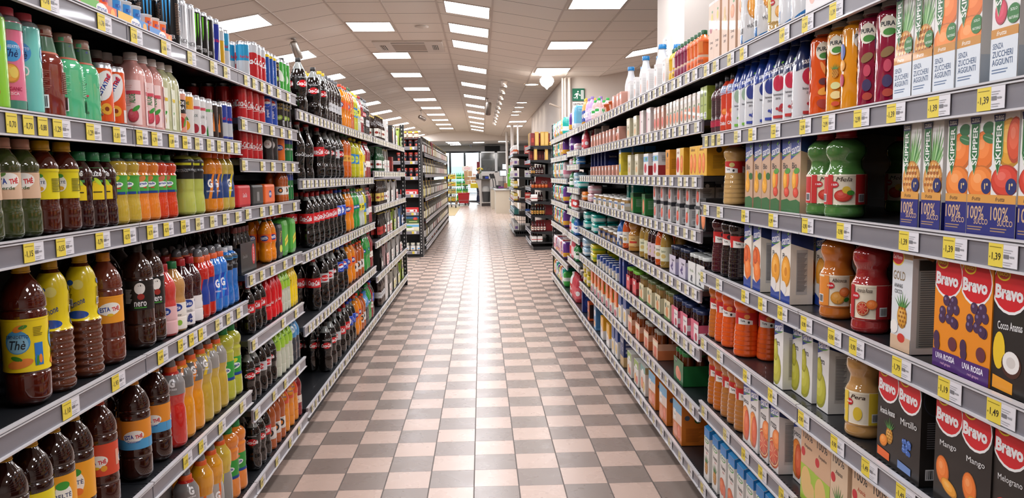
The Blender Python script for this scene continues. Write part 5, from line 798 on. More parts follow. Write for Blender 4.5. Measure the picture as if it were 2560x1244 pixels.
# ================================================================ building shell
def floor_mat():
    m = bpy.data.materials.new('floor_tiles'); m.use_nodes = True; nt = m.node_tree; b = nt.nodes['Principled BSDF']; L = nt.links.new
    g = nt.nodes.new('ShaderNodeNewGeometry'); sp = nt.nodes.new('ShaderNodeSeparateXYZ'); L(g.outputs['Position'], sp.inputs[0])
    def mth(op, a, b_=None, c_=None):
        n = nt.nodes.new('ShaderNodeMath'); n.operation = op
        for i, v in enumerate((a, b_, c_)):
            if v is None: continue
            if isinstance(v, (int, float)): n.inputs[i].default_value = v
            else: L(v, n.inputs[i])
        return n.outputs[0]
    ux = mth('DIVIDE', mth('ADD', sp.outputs[0], 0.054), 0.2); uy = mth('DIVIDE', mth('SUBTRACT', sp.outputs[1], 3.368), 0.2)
    ix, iy = mth('FLOOR', ux), mth('FLOOR', uy)
    par = mth('ABSOLUTE', mth('MODULO', mth('ADD', ix, iy), 2.0))
    par = mth('GREATER_THAN', par, .5)
    wn = nt.nodes.new('ShaderNodeTexWhiteNoise'); cv = nt.nodes.new('ShaderNodeCombineXYZ'); L(ix, cv.inputs[0]); L(iy, cv.inputs[1]); L(cv.outputs[0], wn.inputs[0])
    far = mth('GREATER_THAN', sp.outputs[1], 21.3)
    def mixc(f, a, b_):
        n = nt.nodes.new('ShaderNodeMix'); n.data_type = 'RGBA'
        if isinstance(f, (int, float)): n.inputs['Factor'].default_value = f
        else: L(f, n.inputs['Factor'])
        for k, v in (('A', a), ('B', b_)):
            s = [q for q in n.inputs if q.name == k and q.type == 'RGBA'][0]
            if isinstance(v, str): s.default_value = lin(v)
            else: L(v, s)
        return [q for q in n.outputs if q.type == 'RGBA'][0]
    dark = mixc(wn.outputs[0], '8c7e75', '8f7f76'); light = mixc(wn.outputs[0], 'cdb3a4', 'c9b0a2')
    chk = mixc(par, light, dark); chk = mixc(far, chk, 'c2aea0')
    nz = nt.nodes.new('ShaderNodeTexNoise'); nz.inputs['Scale'].default_value = 900; nz.inputs['Detail'].default_value = 2; L(g.outputs['Position'], nz.inputs[0])
    mm = nt.nodes.new('ShaderNodeMix'); mm.data_type = 'RGBA'; mm.blend_type = 'MULTIPLY'; mm.inputs['Factor'].default_value = .10
    cs = [q for q in mm.inputs if q.type == 'RGBA']; L(chk, cs[0]); L(nz.outputs['Color'], cs[1]); chk = [q for q in mm.outputs if q.type == 'RGBA'][0]
    fx = mth('ABSOLUTE', mth('SUBTRACT', mth('FRACT', ux), .5)); fy = mth('ABSOLUTE', mth('SUBTRACT', mth('FRACT', uy), .5))
    gx = mth('GREATER_THAN', fx, .486); gy = mth('GREATER_THAN', fy, .4935)
    col = mixc(gy, chk, '6e625b'); col = mixc(gx, col, '5f554f')
    L(col, b.inputs['Base Color'])
    gr = mth('MAXIMUM', gx, gy); n2 = nt.nodes.new('ShaderNodeTexNoise'); n2.inputs['Scale'].default_value = 9; L(g.outputs['Position'], n2.inputs[0])
    L(mth('ADD', mth('MULTIPLY', gr, .35), mth('ADD', mth('MULTIPLY', n2.outputs[0], .12), .22)), b.inputs['Roughness'])
    b.inputs['Specular IOR Level'].default_value = .34
    bp = nt.nodes.new('ShaderNodeBump'); bp.inputs['Strength'].default_value = .25; bp.inputs['Distance'].default_value = .002
    inv = mth('SUBTRACT', 1.0, mth('ADD', gr, mth('MULTIPLY', wn.outputs[0], .25))); L(inv, bp.inputs['Height']); L(bp.outputs[0], b.inputs['Normal'])
    return m
fm = floor_mat(); b = MB(); b.box(-9, 9, -4, 44, -.05, 0, fm); struct('floor', b)

def ceil_mat():
    m = bpy.data.materials.new('ceiling_tiles'); m.use_nodes = True; nt = m.node_tree; b = nt.nodes['Principled BSDF']; L = nt.links.new
    g = nt.nodes.new('ShaderNodeNewGeometry'); sp = nt.nodes.new('ShaderNodeSeparateXYZ'); L(g.outputs['Position'], sp.inputs[0])
    def mth(op, a, b_=None):
        n = nt.nodes.new('ShaderNodeMath'); n.operation = op
        for i, v in enumerate((a, b_)):
            if v is None: continue
            if isinstance(v, (int, float)): n.inputs[i].default_value = v
            else: L(v, n.inputs[i])
        return n.outputs[0]
    uy = mth('DIVIDE', mth('SUBTRACT', sp.outputs[1], .31), .615); fy = mth('FRACT', uy)
    gy = mth('LESS_THAN', fy, .02)
    nz = nt.nodes.new('ShaderNodeTexNoise'); nz.inputs['Scale'].default_value = 350; L(g.outputs['Position'], nz.inputs[0])
    mx = nt.nodes.new('ShaderNodeMix'); mx.data_type = 'RGBA'; L(mth('MULTIPLY', nz.outputs[0], .5), mx.inputs['Factor']); q = [s for s in mx.inputs if s.type == 'RGBA']; q[0].default_value = lin('e8e0d6'); q[1].default_value = lin('dad0c5')
    m2 = nt.nodes.new('ShaderNodeMix'); m2.data_type = 'RGBA'; L(gy, m2.inputs['Factor']); q = [s for s in m2.inputs if s.type == 'RGBA']; L([s for s in mx.outputs if s.type == 'RGBA'][0], q[0]); q[1].default_value = lin('4a4039')
    L([s for s in m2.outputs if s.type == 'RGBA'][0], b.inputs['Base Color']); b.inputs['Roughness'].default_value = .8
    return m
cm_ = ceil_mat(); white = mat('cbc0b6', .7, name='painted_metal_bar')
# zig-zag section of the tiled ceiling: (x, z)
CX = [(-9, 2.86), (-6.1, 2.86), (-4.10, 2.86), (-1.69, 3.30), (-.47, 3.30), (.88, 3.08), (2.10, 3.08), (3.9, 3.40), (9, 3.40)]
def cz(x):
    for (a, p), (b_, q) in zip(CX, CX[1:]):
        if x <= b_: return p+(q-p)*(x-a)/(b_-a)
    return CX[-1][1]
YB = 34.6
b = MB()
for (x0, z0), (x1, z1) in zip(CX, CX[1:]):
    b.add([(x0, -4, z0), (x1, -4, z1), (x1, YB, z1), (x0, YB, z0)], [(0, 3, 2, 1)], cm_)
    b.add([(x0, -4, z0+.06), (x1, -4, z1+.06), (x1, YB, z1+.06), (x0, YB, z0+.06)], [(0, 1, 2, 3)], cm_)
struct('ceiling', b)
cols = [-4.10, -3.49, -2.89, -2.29, -1.69, -1.08, -.47, .15, .88, 1.49, 2.10, 2.70, 3.30]
for i, x in enumerate(cols):
    b = MB(); z = cz(x); b.box(x-.011, x+.011, -4, YB, z-.006, z+.01, white); struct('trim_%d' % (i+1), b)
# walls
wallm = mat('d2c8c0', .75, name='wall_paint'); wallm2 = mat('ddd4cb', .75, name='wall_paint_warm')
def wall(n, *bx, m=None):
    b = MB(); b.box(*bx, m or wallm); return struct(n, b)
wall('wall_left', -9.1, -9, -4, 44, 0, 3.5); wall('wall_behind', -9, 9, -4.1, -4, 0, 3.6)
wall('wall_right', 1.50, 1.66, 14.06, 23.2, 0, 3.12); wall('wall_exit', 1.50, 9.0, 13.9, 14.05, 0, 3.6, m=wallm2)
wall('wall_right_side', 9, 9.1, -4, 14, 0, 3.6)
b = MB(); b.box(1.45, 2.25, 5.6, 6.45, 0, 3.25, wallm2); pil = struct('wall_pillar', b)
b = MB(); b.box(1.442, 1.45, 6.02, 6.22, 2.22, 2.42, paper('e6e2dc'))
art(b, [('e', 0, 15, 4, 3.4, '5a5a5a'), ('e', 0, 15, 3.4, 2.8, 'e6e2dc'), tx('43-50', 0, 15, 2, '3a3a3a', w=5), ('r', -6, 4, 6, 6, '8a8a86'), ('r', -6, 9, 6, 10, '8a8a86')], lambda u, v, off: (1.442-off, 6.12-u, 2.22+v))
thing('wall_notice', 'small white notice fixed to the white pillar', 'sign', b)
# header beam and the bay behind it
b = MB(); b.box(-9, 2.6, YB, YB+.35, 2.90, 3.5, wallm2); struct('trim_90', b)
wall('wall_far_side', 2.5, 2.6, 23.2, 44, 0, 3.6); wall('wall_return', 1.66, 2.6, 23.1, 23.25, 0, 3.2)
b = MB(); b.box(-9, 2.6, YB+.34, 41.6, 2.90, 3.0, mat('c4c2c0', .8, name='entrance_ceiling')); struct('ceiling_entrance', b)
FY = 41.0
def FP(x, y, Y=FY): return on_plane_y(x, y, Y)
g0 = FP(1100, 378); g1 = FP(1199, 378); top = g0.z; zc = 3.12
b = MB(); b.box(-9, 2.6, FY, FY+.15, top, 3.2, mat('e4e6e8', .7, name='lintel_paint')); struct('wall_front', b)
frm = mat('1d2226', .4, .2, name='window_frame_dark')
glassm = clear('dfe8ee', .04)
xs = [FP(x, 420).x for x in (1060, 1094, 1123, 1128, 1159.5, 1164.5, 1197, 1201)]
b = MB(); b.box(-9, xs[7], FY+.02, FY+.10, top-.10, top, frm)
for a, c in ((0, 0), (2, 3), (4, 5), (6, 7)): b.box(xs[a]-(0 if a else .1), xs[c], FY+.02, FY+.10, 0, top-.10, frm)
b.box(xs[0], xs[7], FY+.02, FY+.10, 0, .08, frm); win = struct('window_1', b)
gb = MB(); gb.box(xs[0], xs[7], FY+.055, FY+.062, .08, top-.1, glassm); o = link('window_pane', gb.mesh('window_pane'), win)
b = MB(); xw = [-8.9, -7.6, -6.3, -5.0, -3.7, xs[0]-.12]  # unseen windows added to let more daylight into the entrance
b.box(-9, xs[0]-.1, FY+.02, FY+.10, top-.10, top, frm); b.box(-9, xs[0]-.1, FY+.02, FY+.10, 0, .08, frm)
for x in xw: b.box(x-.06, x+.06, FY+.02, FY+.10, .08, top-.1, frm)
win = struct('window_added', b); gb = MB(); gb.box(-9, xs[0]-.1, FY+.055, FY+.062, .08, top-.1, glassm); link('window_pane', gb.mesh('window_pane'), win)
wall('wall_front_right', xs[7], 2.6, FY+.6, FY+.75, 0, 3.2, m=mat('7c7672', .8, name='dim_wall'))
# street outside
b = MB(); b.box(-30, 30, 41.6, 90, -.08, -.03, mat('a8a8a6', .9, name='street')); struct('ground_street', b)
b = MB(); b.box(-14, 8, 62, 64, 0, 3.0, mat('c8d2d6', .9, name='far_house_wall'))
for k in range(6): b.box(-12+k*3, -10.4+k*3, 61.9, 62, .9, 2.1, mat('8fb0bc', .3, name='far_house_window'))
thing('house', 'pale house across the street seen through the shop window', 'building', b)
# lamps
panel_m = mat('fafaff', .5, name='lamp_diffuser', emit=PANEL); spot_m = mat('fff4e4', .5, name='spot_lens', emit=14.0)
def panel(x0, x1, y0, y1, label):
    t = thing('ceiling_light', label, 'ceiling light', None, ((x0+x1)/2, (y0+y1)/2, cz((x0+x1)/2)), 0, 'square light panels in the tiled ceiling')
    cx, cy, c = (x0+x1)/2, (y0+y1)/2, cz((x0+x1)/2)
    def q(xa, xb, ya, yb, dz): return [(xa-cx, ya-cy, cz(xa)-c+dz), (xb-cx, ya-cy, cz(xb)-c+dz), (xb-cx, yb-cy, cz(xb)-c+dz), (xa-cx, yb-cy, cz(xa)-c+dz)]
    f = MB(); i = .015
    for (xa, xb, ya, yb) in ((x0, x0+i, y0, y1), (x1-i, x1, y0, y1), (x0+i, x1-i, y0, y0+i), (x0+i, x1-i, y1-i, y1)):
        f.add(q(xa, xb, ya, yb, -.012)+q(xa, xb, ya, yb, .004), [(0, 3, 2, 1), (0, 1, 5, 4), (1, 2, 6, 5), (2, 3, 7, 6), (3, 0, 4, 7)], white)
    d = MB(); d.add(q(x0+i, x1-i, y0+i, y1-i, -.008), [(0, 3, 2, 1)], panel_m)
    link('frame', f.mesh('frame'), t); link('diffuser', d.mesh('diffuser'), t); return t
LM = [(-1.67, -1.10, [10.02+2.42*k for k in range(-4, 10)], 'square light panel in the flat ceiling strip'), (-.39, .13, [1.3, 3.8, 6.3, 7.5, 8.75, 10.0, 11.22, 13.72, 16.18, 18.6, 21.05, 23.2, 25.4, 27.8, 30.1, 32.2], 'light panel in the sloping middle strip'),
      (-2.96, -2.40, [8.85+2.49*k for k in range(-4, 11)], 'light panel in the sloping strip over drinks rack'), (.91, 1.47, [.4, 2.8, 5.2, 7.62, 10.2, 12.7, 24.9, 27.2], 'light panel in the lower ceiling strip'),
      (2.14, 2.70, [-2.2, .4, 3.0, 5.4, 8.3, 11.1], 'light panel in the strip behind pillar'), (-4.06, -3.52, [0.2, 5.2, 10.2, 15.2, 20.2], 'light panel in the outer ceiling strip')]
def ordw(n): return ['nearest', 'second', 'third', 'fourth', 'fifth', 'sixth', 'seventh', 'eighth', 'ninth', 'tenth', 'eleventh', 'twelfth', 'thirteenth', 'fourteenth', 'fifteenth', 'sixteenth'][n] if n < 16 else '%dth' % (n+1)
for x0, x1, ys, lb in LM:
    n = 0
    for y in ys:
        if y < -3.8: continue
        panel(x0, x1, y, y+.61, lb+', '+ordw(n)+' along it'); n += 1

# ================================================================ racks
XL, XR = .948, .88
blk = mat('17181a', .45, .1, name='black_powder_coat'); shelfm = mat('1d1f22', .35, .2, name='dark_shelf_steel'); railm = mat('7d7a80', .4, .3, name='grey_price_rail'); lipm = mat('d4d2d4', .35, .2, name='clear_rail_lip')
DEP = .47
def rack(side, name, label, y0, y1, zs, up=(True, True), back_h=1.96, X=None, DEP=DEP):
    s = -1 if side == 'L' else 1; X = X or (XL if side == 'L' else XR)
    t = thing(name, label, 'shelving rack', None, (s*X, y0, 0))
    L = y1-y0
    def bx(mb, a0, a1, c0, c1, z0, z1, m):      # a = distance behind the front edge
        mb.box(min(s*a0, s*a1), max(s*a0, s*a1), c0, c1, z0, z1, m)
    b = MB(); bx(b, DEP, DEP+.02, 0, L, .02, back_h, blk)
    for k in range(int(back_h/.12)):           # pressed grooves of the back wall
        bx(b, DEP-.003, DEP, .02, L-.02, .08+k*.12, .085+k*.12, shelfm)
    link('back_panel', b.mesh('back_panel'), t)
    b = MB(); bx(b, .05, DEP, 0, L, 0, .06, blk); link('plinth', b.mesh('plinth'), t)
    for i, u in enumerate(up):
        if u:
            yy = .016 if i == 0 else L-.016
            b = MB(); bx(b, DEP-.05, DEP, yy-.014, yy+.014, 0, back_h+.02, blk); link('upright', b.mesh('upright'), t)
    for k, z in enumerate(zs):
        base = k == len(zs)-1
        b = MB(); bx(b, .012, DEP, .002, L-.002, z-.022, z, shelfm)
        n = int(L/.02)
        for q in range(n): bx(b, .018, .024, .006+q*L/n, .014+q*L/n, z, z+.0012, mat('33363a', .4, name='shelf_ridge'))
        if not base:
            for yy in (.003, L-.006):
                o = len(b.v); b.add([(s*.06, yy, z-.022), (s*DEP, yy, z-.022), (s*DEP, yy, z-.075), (s*.06, yy, z-.03)], [(0, 1, 2, 3)], blk); b.add([(s*.06, yy+.003, z-.022), (s*DEP, yy+.003, z-.022), (s*DEP, yy+.003, z-.075), (s*.06, yy+.003, z-.03)], [(3, 2, 1, 0)], blk)
        sh = link('shelf', b.mesh('shelf'), t)
        r = MB(); g = .003
        bx(r, .004, .012, g, L-g, z-.046, z+.002, railm)
        bx(r, -.001, .012, g, L-g, z+.002, z+.0055, lipm); bx(r, -.003, .010, g, L-g, z-.050, z-.046, lipm); bx(r, .000, .006, g, L-g, z-.004, z-.001, lipm)
        link('price_rail', r.mesh('price_rail'), sh)
    return t
ZL01 = [1.796, 1.518, 1.251, .882, .512, .12]; ZL2 = [1.796, 1.615, 1.452, 1.256, .986, .717, .425, .12]
ZL3 = [1.727, 1.366, .972, .582, .14]; ZL6 = [1.727, 1.424, 1.11, .787, .477, .14]
ZR01 = [1.796, 1.522, 1.254, .984, .716, .442, .12]; ZR2 = [1.80, 1.585, 1.362, 1.14, .897, .653, .40, .12]
ZRX = [1.80, 1.60, 1.466, 1.244, 1.025, .783, .53, .12]; ZRW = [1.80, 1.575, 1.327, 1.058, .79, .43, .12]
YLb = [.22, 1.22, 2.20, 3.17, 4.14, 5.12, 6.06, 7.0, 7.98, 8.94, 9.90]; YRb = [.15, 1.14, 2.13, 3.12, 4.11, 5.10, 6.09, 7.08, 8.08, 9.02, 9.95]
for i in range(10):
    zs = ZL01 if i < 3 else ZL2 if i == 3 else ZL3 if i < 7 else ZL6
    nm = 'iced tea section' if i < 3 else 'canned drinks section' if i == 3 else 'cola section' if i < 7 else 'beer section'
    rack('L', 'shelving_rack', 'black shelving rack, '+nm+(', %s rack of it' % ordw([0, 1, 2, 0, 0, 1, 2, 0, 1, 2][i]) if i != 3 else ', many narrow shelves'), YLb[i], YLb[i+1], zs, (True, i == 9))
    zs = ZR01 if i < 3 else ZR2 if i < 7 else ZRX if i == 7 else ZRW
    nm = 'carton juice section' if i < 3 else 'baby food section' if i < 7 else 'detergent section' if i == 7 else 'diaper section'
    rack('R', 'shelving_rack', 'black shelving rack, '+nm+(', %s rack of it' % ordw([0, 1, 2, 0, 1, 2, 3, 0, 0, 1][i]) if i != 7 else ' with bottles'), YRb[i], YRb[i+1], zs, (True, i == 9))

# ---------------------------------------------------------------- goods on the racks
PLACED = []      # (object, proto, look, shelf phrase, y, row, group key)
ORD = ['top', 'second', 'third', 'fourth', 'fifth', 'sixth', 'seventh', 'bottom']
LIM = {'iced tea section': (-9, 3.163), 'canned drinks section': (3.177, 4.133), 'cola section': (4.147, 6.993), 'beer section': (7.007, 9.89), 'carton juice section': (-9, 3.113), 'baby food section': (3.127, 7.073), 'detergent section': (7.087, 8.073), 'diaper section': (8.087, 9.94)}
def relax(it, lim=(-99, 99)):
    it.sort(key=lambda q: q[0])
    for _ in range(120):
        for q in it: q[0] = min(max(q[0], lim[0]+q[1]/2), lim[1]-q[1]/2)
        for a, b_ in zip(it, it[1:]):
            need = (a[1]+b_[1])/2+.0015-(b_[0]-a[0])
            if need > 0: a[0] -= need/2; b_[0] += need/2
def shelf(side, bay, zs, k, items, X=None, DEP=DEP):
    z = zs[k]; s = -1 if side == 'L' else 1; X = X or (XL if side == 'L' else XR)
    sh = (ORD[k] if k < len(zs)-1 else 'bottom')+' shelf, '+bay
    gap = (zs[k-1]-.024 if k else 9)-z
    lanes = {}
    for it in items:
        kind, px = it[0], it[1]; o = it[2] if len(it) > 2 else {}
        P = K[kind]; sc = o.get('sc', 1.0); sb = o.get('sb', .022)
        sc = min(sc, (gap-.006)/(P.h*o.get('lv', 1)+.001))
        o = dict(o, sc=sc)
        flat = P.cat in ('carton', 'juice pack', 'drink pack', 'beer pack', 'can pack', 'soda pack', 'cola pack', 'baby food', 'diapers', 'wipes', 'wine carton')
        Xc = s*(X+sb+(0 if flat else P.d*sc/2)); zm = z+P.h*sc*.5
        if 'ys' in o: ys = o['ys']
        elif isinstance(px, tuple):
            a, b_, n = px; ya, yb = y_at(a, zm, Xc), y_at(b_, zm, Xc); ys = [ya+(yb-ya)*i/max(n-1, 1) for i in range(n)]
        else: ys = [y_at(p, zm, Xc) for p in px]
        for y in ys: lanes.setdefault(round(sb, 3), []).append([y, P.w*sc*(1.0 if flat else 1.0), P, o])
    for sb, l in lanes.items():
        relax(l, LIM.get(bay, (-99, 99)))
        for y, w, P, o in l:
            sc = o.get('sc', 1.0); d = P.d*sc
            rows = o.get('rows', 2); room = int((DEP-.02-sb)/(d+.003)); rows = max(1, min(rows, room))
            box = P.cat not in ('bottle', 'can', 'beer bottle', 'wine bottle', 'detergent', 'baby care', 'jar')
            for r in range(rows):
                for lv in range(o.get('lv', 1)):
                    jy = 0 if box else rnd.uniform(-.0006, .0006)
                    x = s*(X+sb+d/2+r*(d+.0025)+(rnd.uniform(0, .004) if not r else .004))
                    rz = (PI/2 if s < 0 else -PI/2)+(rnd.uniform(-.02, .02)*0 if box else rnd.uniform(-.42, .42))
                    ob = P.place(x, y+jy, z+.002+lv*(P.h*sc+.001), rz)
                    if sc != 1: ob.scale = (sc, sc, sc)
                    PLACED.append((ob, P, sh, y, r if sb < .04 or r else 0, lv))
def name_goods():
    rows = {}
    for ob, P, sh, y, r, lv in PLACED:
        ob['category'] = P.cat
        rows.setdefault((P.look, sh, min(r, 1), 0 if r else lv), []).append((y, ob, P))
    for (look, sh, r, lv), l in rows.items():
        l.sort(key=lambda q: q[0]); n = len(l)
        for i, (y, ob, P) in enumerate(l):
            if r: ob['label'] = look+' behind the front row, '+sh
            elif lv: ob['label'] = look+(' stacked on top' if n == 1 else ', %s of %d stacked on top' % (ordw(i), n))+', '+sh
            elif n == 1: ob['label'] = look+', '+sh
            else: ob['label'] = '%s, %s of %d, %s' % (look, ordw(i), n, sh)
            if len(ob['label'].split()) > 16: ob['label'] = ob['label'].replace(' section', '')
            if n > 1: ob['group'] = look+' on the '+sh.replace(', ', ' of the ')
T_, CN, CO, BE = 'iced tea section', 'canned drinks section', 'cola section', 'beer section'
JU, BB, DT, DI = 'carton juice section', 'baby food section', 'detergent section', 'diaper section'
r1, r3, r4 = {'rows': 1}, {'rows': 3}, {'rows': 4}
shelf('L', T_, ZL01, 0, [('cupzero', [150, 250], {'rows': 1, 'sc': .92}), ('cupblue', [340], {'rows': 1, 'sc': .92}), ('cupred', [400], {'rows': 1, 'sc': .8}), ('monsterb', [440], {'rows': 3}), ('monsterw', [474, 490]), ('monsterk', [508, 525, 541]), ('redbullbig', [560]), ('rbyellow', [577]), ('rbsky', [592])])
shelf('L', CN, ZL2, 0, [('rbsky', [607]), ('cokesilver', [628, 645, 658]), ('pepsiblue', [668, 675, 682]), ('darkgold', [694]), ('greencan', [706, 715, 723])])
shelf('L', T_, ZL01, 1, [('sanlime', [-22]), ('sanpink', [26]), ('santeal', [62]), ('arizbrown', [108], {'rows': 2}), ('arizgreen', [160]), ('arizblossom', [204]), ('peachcan', [250, 283], r1), ('aloedark', [243, 288], {'sb': .10}), ('aloepink', [339, 363, 381]), ('aloegreen', [397, 412]), ('aloecan', [451]), ('mangocan', [480]), ('aloewhite', [500, 512]), ('aloewg', [527]), ('flamecan', [544, 555]), ('rbblue', [567, 581])])
shelf('L', CN, ZL2, 1, [('cokecan', [598, 615, 631, 646], r4), ('pepsican', [664, 678], r3), ('darkgold', [700, 718, 730])])
shelf('L', CN, ZL2, 2, [('cokecan', [603, 618, 630, 642], {'rows': 3, 'sc': .93}), ('silvercan', [668, 680], {'sc': .92}), ('orangecan', [697], {'sc': .92}), ('spritecan', [713, 723])])
shelf('L', T_, ZL01, 2, [('estaverde', [-28, 12, 52]), ('belte05', [98, 160]), ('fuze', [203, 233, 263], r3), ('eny', [293, 321], r3), ('eno', [350, 371]), ('enr', [391, 409]), ('poweryel', [460, 483], r3), ('gator', [527, 546], r3), ('gatlem', [563, 577])])
shelf('L', CN, ZL2, 3, [('minired', [614], r1), ('miniblack', [646], r1), ('miniorange', [676], r1), ('aperi', [703, 712, 722], {'sc': .62}), ('spritecan', [733, 741])])
shelf('L', T_, ZL01, 3, [('sanben', [-80, 63], {'rows': 1}), ('ribtea', [136, 207], {'rows': 1}), ('estaor', [267], {'rows': 1}), ('nero', [348, 393], {'rows': 3}), ('estpink', [430]), ('estbeige', [455]), ('estdark', [476, 496]), ('gatred', [516, 533], r3), ('gatblue', [546, 559], r3), ('powerblue', [574, 588], r3)])
shelf('L', CN, ZL2, 4, [('glasspack', [622], {'rows': 2}), ('fanta', [664, 679], {'sc': .68, 'rows': 2}), ('sodapack', [700], r1), ('schpack', [716, 738], {'rows': 2})])
shelf('L', T_, ZL01, 4, [('beltelemon', [24, 82]), ('belte15', [142, 190]), ('estared', [254]), ('establue', [337, 391], {'rows': 3}), ('gatredbig', [437]), ('gatorbig', [470, 497], r3), ('gatlembig', [521, 542, 561], r3), ('enybig', [583, 605], r3)])
shelf('L', CN, ZL2, 5, [('coke', [620, 638, 651], {'sc': .66, 'rows': 3}), ('redsl', [664, 675, 685, 694], {'sc': .82, 'rows': 3}), ('sodaclr', [703, 711, 719], {'sc': .75}), ('yellowsl', [731, 740, 748], {'sc': .75})])
shelf('L', CN, ZL2, 6, [('zero', [620, 634], {'sc': .72, 'rows': 3}), ('light', [650, 662], {'sc': .72, 'rows': 3}), ('zero', [676], {'sc': .72, 'rows': 3}), ('sodaclr', [688, 698, 708, 718], {'sc': .84}), ('water', [732, 745], {'sc': .84})])
shelf('L', T_, ZL01, 5, [('estared', [330, 385]), ('gatredbig', [470]), ('gattor', [505, 530]), ('gatgrey', [556]), ('enobig', [588, 613], r3)])
shelf('L', CN, ZL2, 7, [('zero', [634, 646], {'sc': .75, 'rows': 3}), ('coke', [660], {'sc': .75, 'rows': 3}), ('aperi', [675, 687, 697], {'sc': .85}), ('orangina', [708, 720, 731], {'sc': .88}), ('bitter', [742], {'sc': .78})])
shelf('L', CO, ZL3, 0, [('zero', [748, 785], {'rows': 3}), ('lemonz_f', [800, 808], {'rows': 2}), ('chinotto_f', [815, 823, 831, 839]), ('fanta_f', [850, 858, 865]), ('sanpel_f', [872, 878]), ('lemonade_f', [885, 891]), ('tonic_f', [898, 904]), ('bitter_f', [910, 916]), ('zero_f', [922, 927]), ('chinotto_f', (931, 936, 2))])
shelf('L', CO, ZL3, 1, [('cokeglass', [744, 766], {'rows': 2}), ('coke', [793], {'rows': 2}), ('zero', [812, 824]), ('light_f', [834]), ('zero_f', [845]), ('sanpel_f', [856, 865]), ('lemonade_f', [876, 885]), ('yellowsl_f', [892, 898]), ('tonic_f', [905]), ('aperi_f', [911]), ('bitter_f', [917, 923, 929])])
shelf('L', CO, ZL3, 2, [('coke', [768, 781, 794], {'rows': 3}), ('coke_f', [808, 819, 829], {'rows': 2}), ('pepsi_f', [840, 850]), ('fanta_f', [861, 870]), ('sprite_f', [878, 885]), ('tonic_f', [892, 899]), ('lemonade_f', [905]), ('chinotto_f', [911, 917]), ('bitter_f', [923, 929])])
shelf('L', CO, ZL3, 3, [('coke', [785], {'rows': 2}), ('light', [805, 818]), ('zero', [830]), ('pepsi', [844, 855]), ('fanta_f', [866, 875]), ('aperi_f', [884, 892, 899]), ('sprite_f', [906, 912, 918]), ('bitter_f', [924, 930])])
shelf('L', CO, ZL3, 4, [('zero', [814, 826], {'rows': 4}), ('light_f', [837]), ('coke_f', [850, 860]), ('pepsi_f', [869, 876]), ('fanta_f', [884, 891]), ('aperi_f', [899, 905]), ('water_f', [911, 917]), ('sprite_f', [923, 928]), ('bitter_f', [933]), ('pepsi_f', [938])])
shelf('L', BE, ZL6, 0, [('beerb', (940, 955, 6)), ('bigcase', [969], r1), ('darkcase', [982], r1), ('bpwhite', [992], r1), ('bpgreen', [1003], r1)])
shelf('L', BE, ZL6, 1, [('beerg', (941, 954, 7)), ('bpwhite', [962, 972], r1), ('redcase', [982], r1)])
shelf('L', BE, ZL6, 2, [('beergold', (941, 953, 6)), ('beerwhite', [957, 961]), ('bpwhite', [970], r1), ('bpwhite', [981], r1), ('bpred', [993], r1)])
shelf('L', BE, ZL6, 3, [('beerred', (945, 955, 5)), ('beerwhite', [959, 962]), ('bpred', [970, 979], r1), ('bpgreen', [988], r1), ('bpwhite', [997], r1), ('bpblue', [1007], r1)])
shelf('L', BE, ZL6, 4, [('bpblack', [957], r1), ('bppink', [970], r1), ('bpwhite', [982, 993], r1), ('bpred', [1003], r1)])
shelf('L', BE, ZL6, 5, [('chinotto_f', (944, 954, 4)), ('bigbox', [965], r1), ('bpwhite', [977], r1), ('bpyellow', [988, 998], r1), ('bpgreen', [1008], r1)])
shelf('R', JU, ZR01, 0, [('zred', [1770, 1788]), ('zpear', [1810]), ('zpeach', [1830, 1851]), ('fruitbig', [1888, 1926], {'sb': .012}), ('pinej', [1957], {'sb': .012, 'rows': 1}), ('fruitnarrow', [1988, 2016], {'sb': .012}), ('teabox', [2035, 2060], {'sb': .02})])
shelf('R', JU, ZR01, 1, [('darkslim', [1802, 1812]), ('carota', [1825, 1837]), ('sbgreen', [1848, 1864]), ('sbblue', [1884, 1908, 1935]), ('sbred', [1962, 1988, 2014]), ('purao', [2064]), ('puray', [2112, 2142]), ('purap', [2194, 2232]), ('skpine', [2256, 2306]), ('skorange', [2361, 2420]), ('skberry', [2512, 2640])])
shelf('R', JU, ZR01, 2, [('ypear', [1836]), ('sbiopear', [1872, 1892, 1913]), ('sbiomango', [1938, 1963, 1992]), ('greenj', [2060, 2114], {'rows': 1}), ('greenj', [2260], {'sb': .30, 'rows': 1}), ('spine', [2277, 2330], {'sc': .94}), ('sorange', [2390, 2453], {'sc': .94}), ('smango', [2509, 2570], {'sc': .94})])
shelf('R', JU, ZR01, 3, [('yberry', [1804]), ('ydark', [1828, 1850]), ('splusor', [1869, 1890]), ('spluspine', [1936, 1964], r1), ('spluspine', [2029, 2048], {'sb': .10}), ('apricotj', [2091], r1), ('redj', [2178], r1), ('delmonte', [2252], r1), ('delmonte', [2345], {'sb': .09, 'rows': 1}), ('buva', [2397, 2455]), ('bcocco', [2505, 2572])])
shelf('R', JU, ZR01, 4, [('yapricot', [1781]), ('yorange', [1808, 1830], {'rows': 1}), ('ycarrot', [1868], {'rows': 1}), ('yorange', [1920], {'sb': .08, 'rows': 1}), ('spera', [1946], {'rows': 1}), ('spera', [1992, 2018], {'sb': .05, 'rows': 1}), ('spera', [2056], {'rows': 2, 'sb': .05}), ('pearj', [2158], r1), ('bananas', [2218], {'rows': 2}), ('bmirtillo', [2272], {'rows': 1}), ('bmango', [2385, 2450]), ('bmelo', [2516, 2580])])
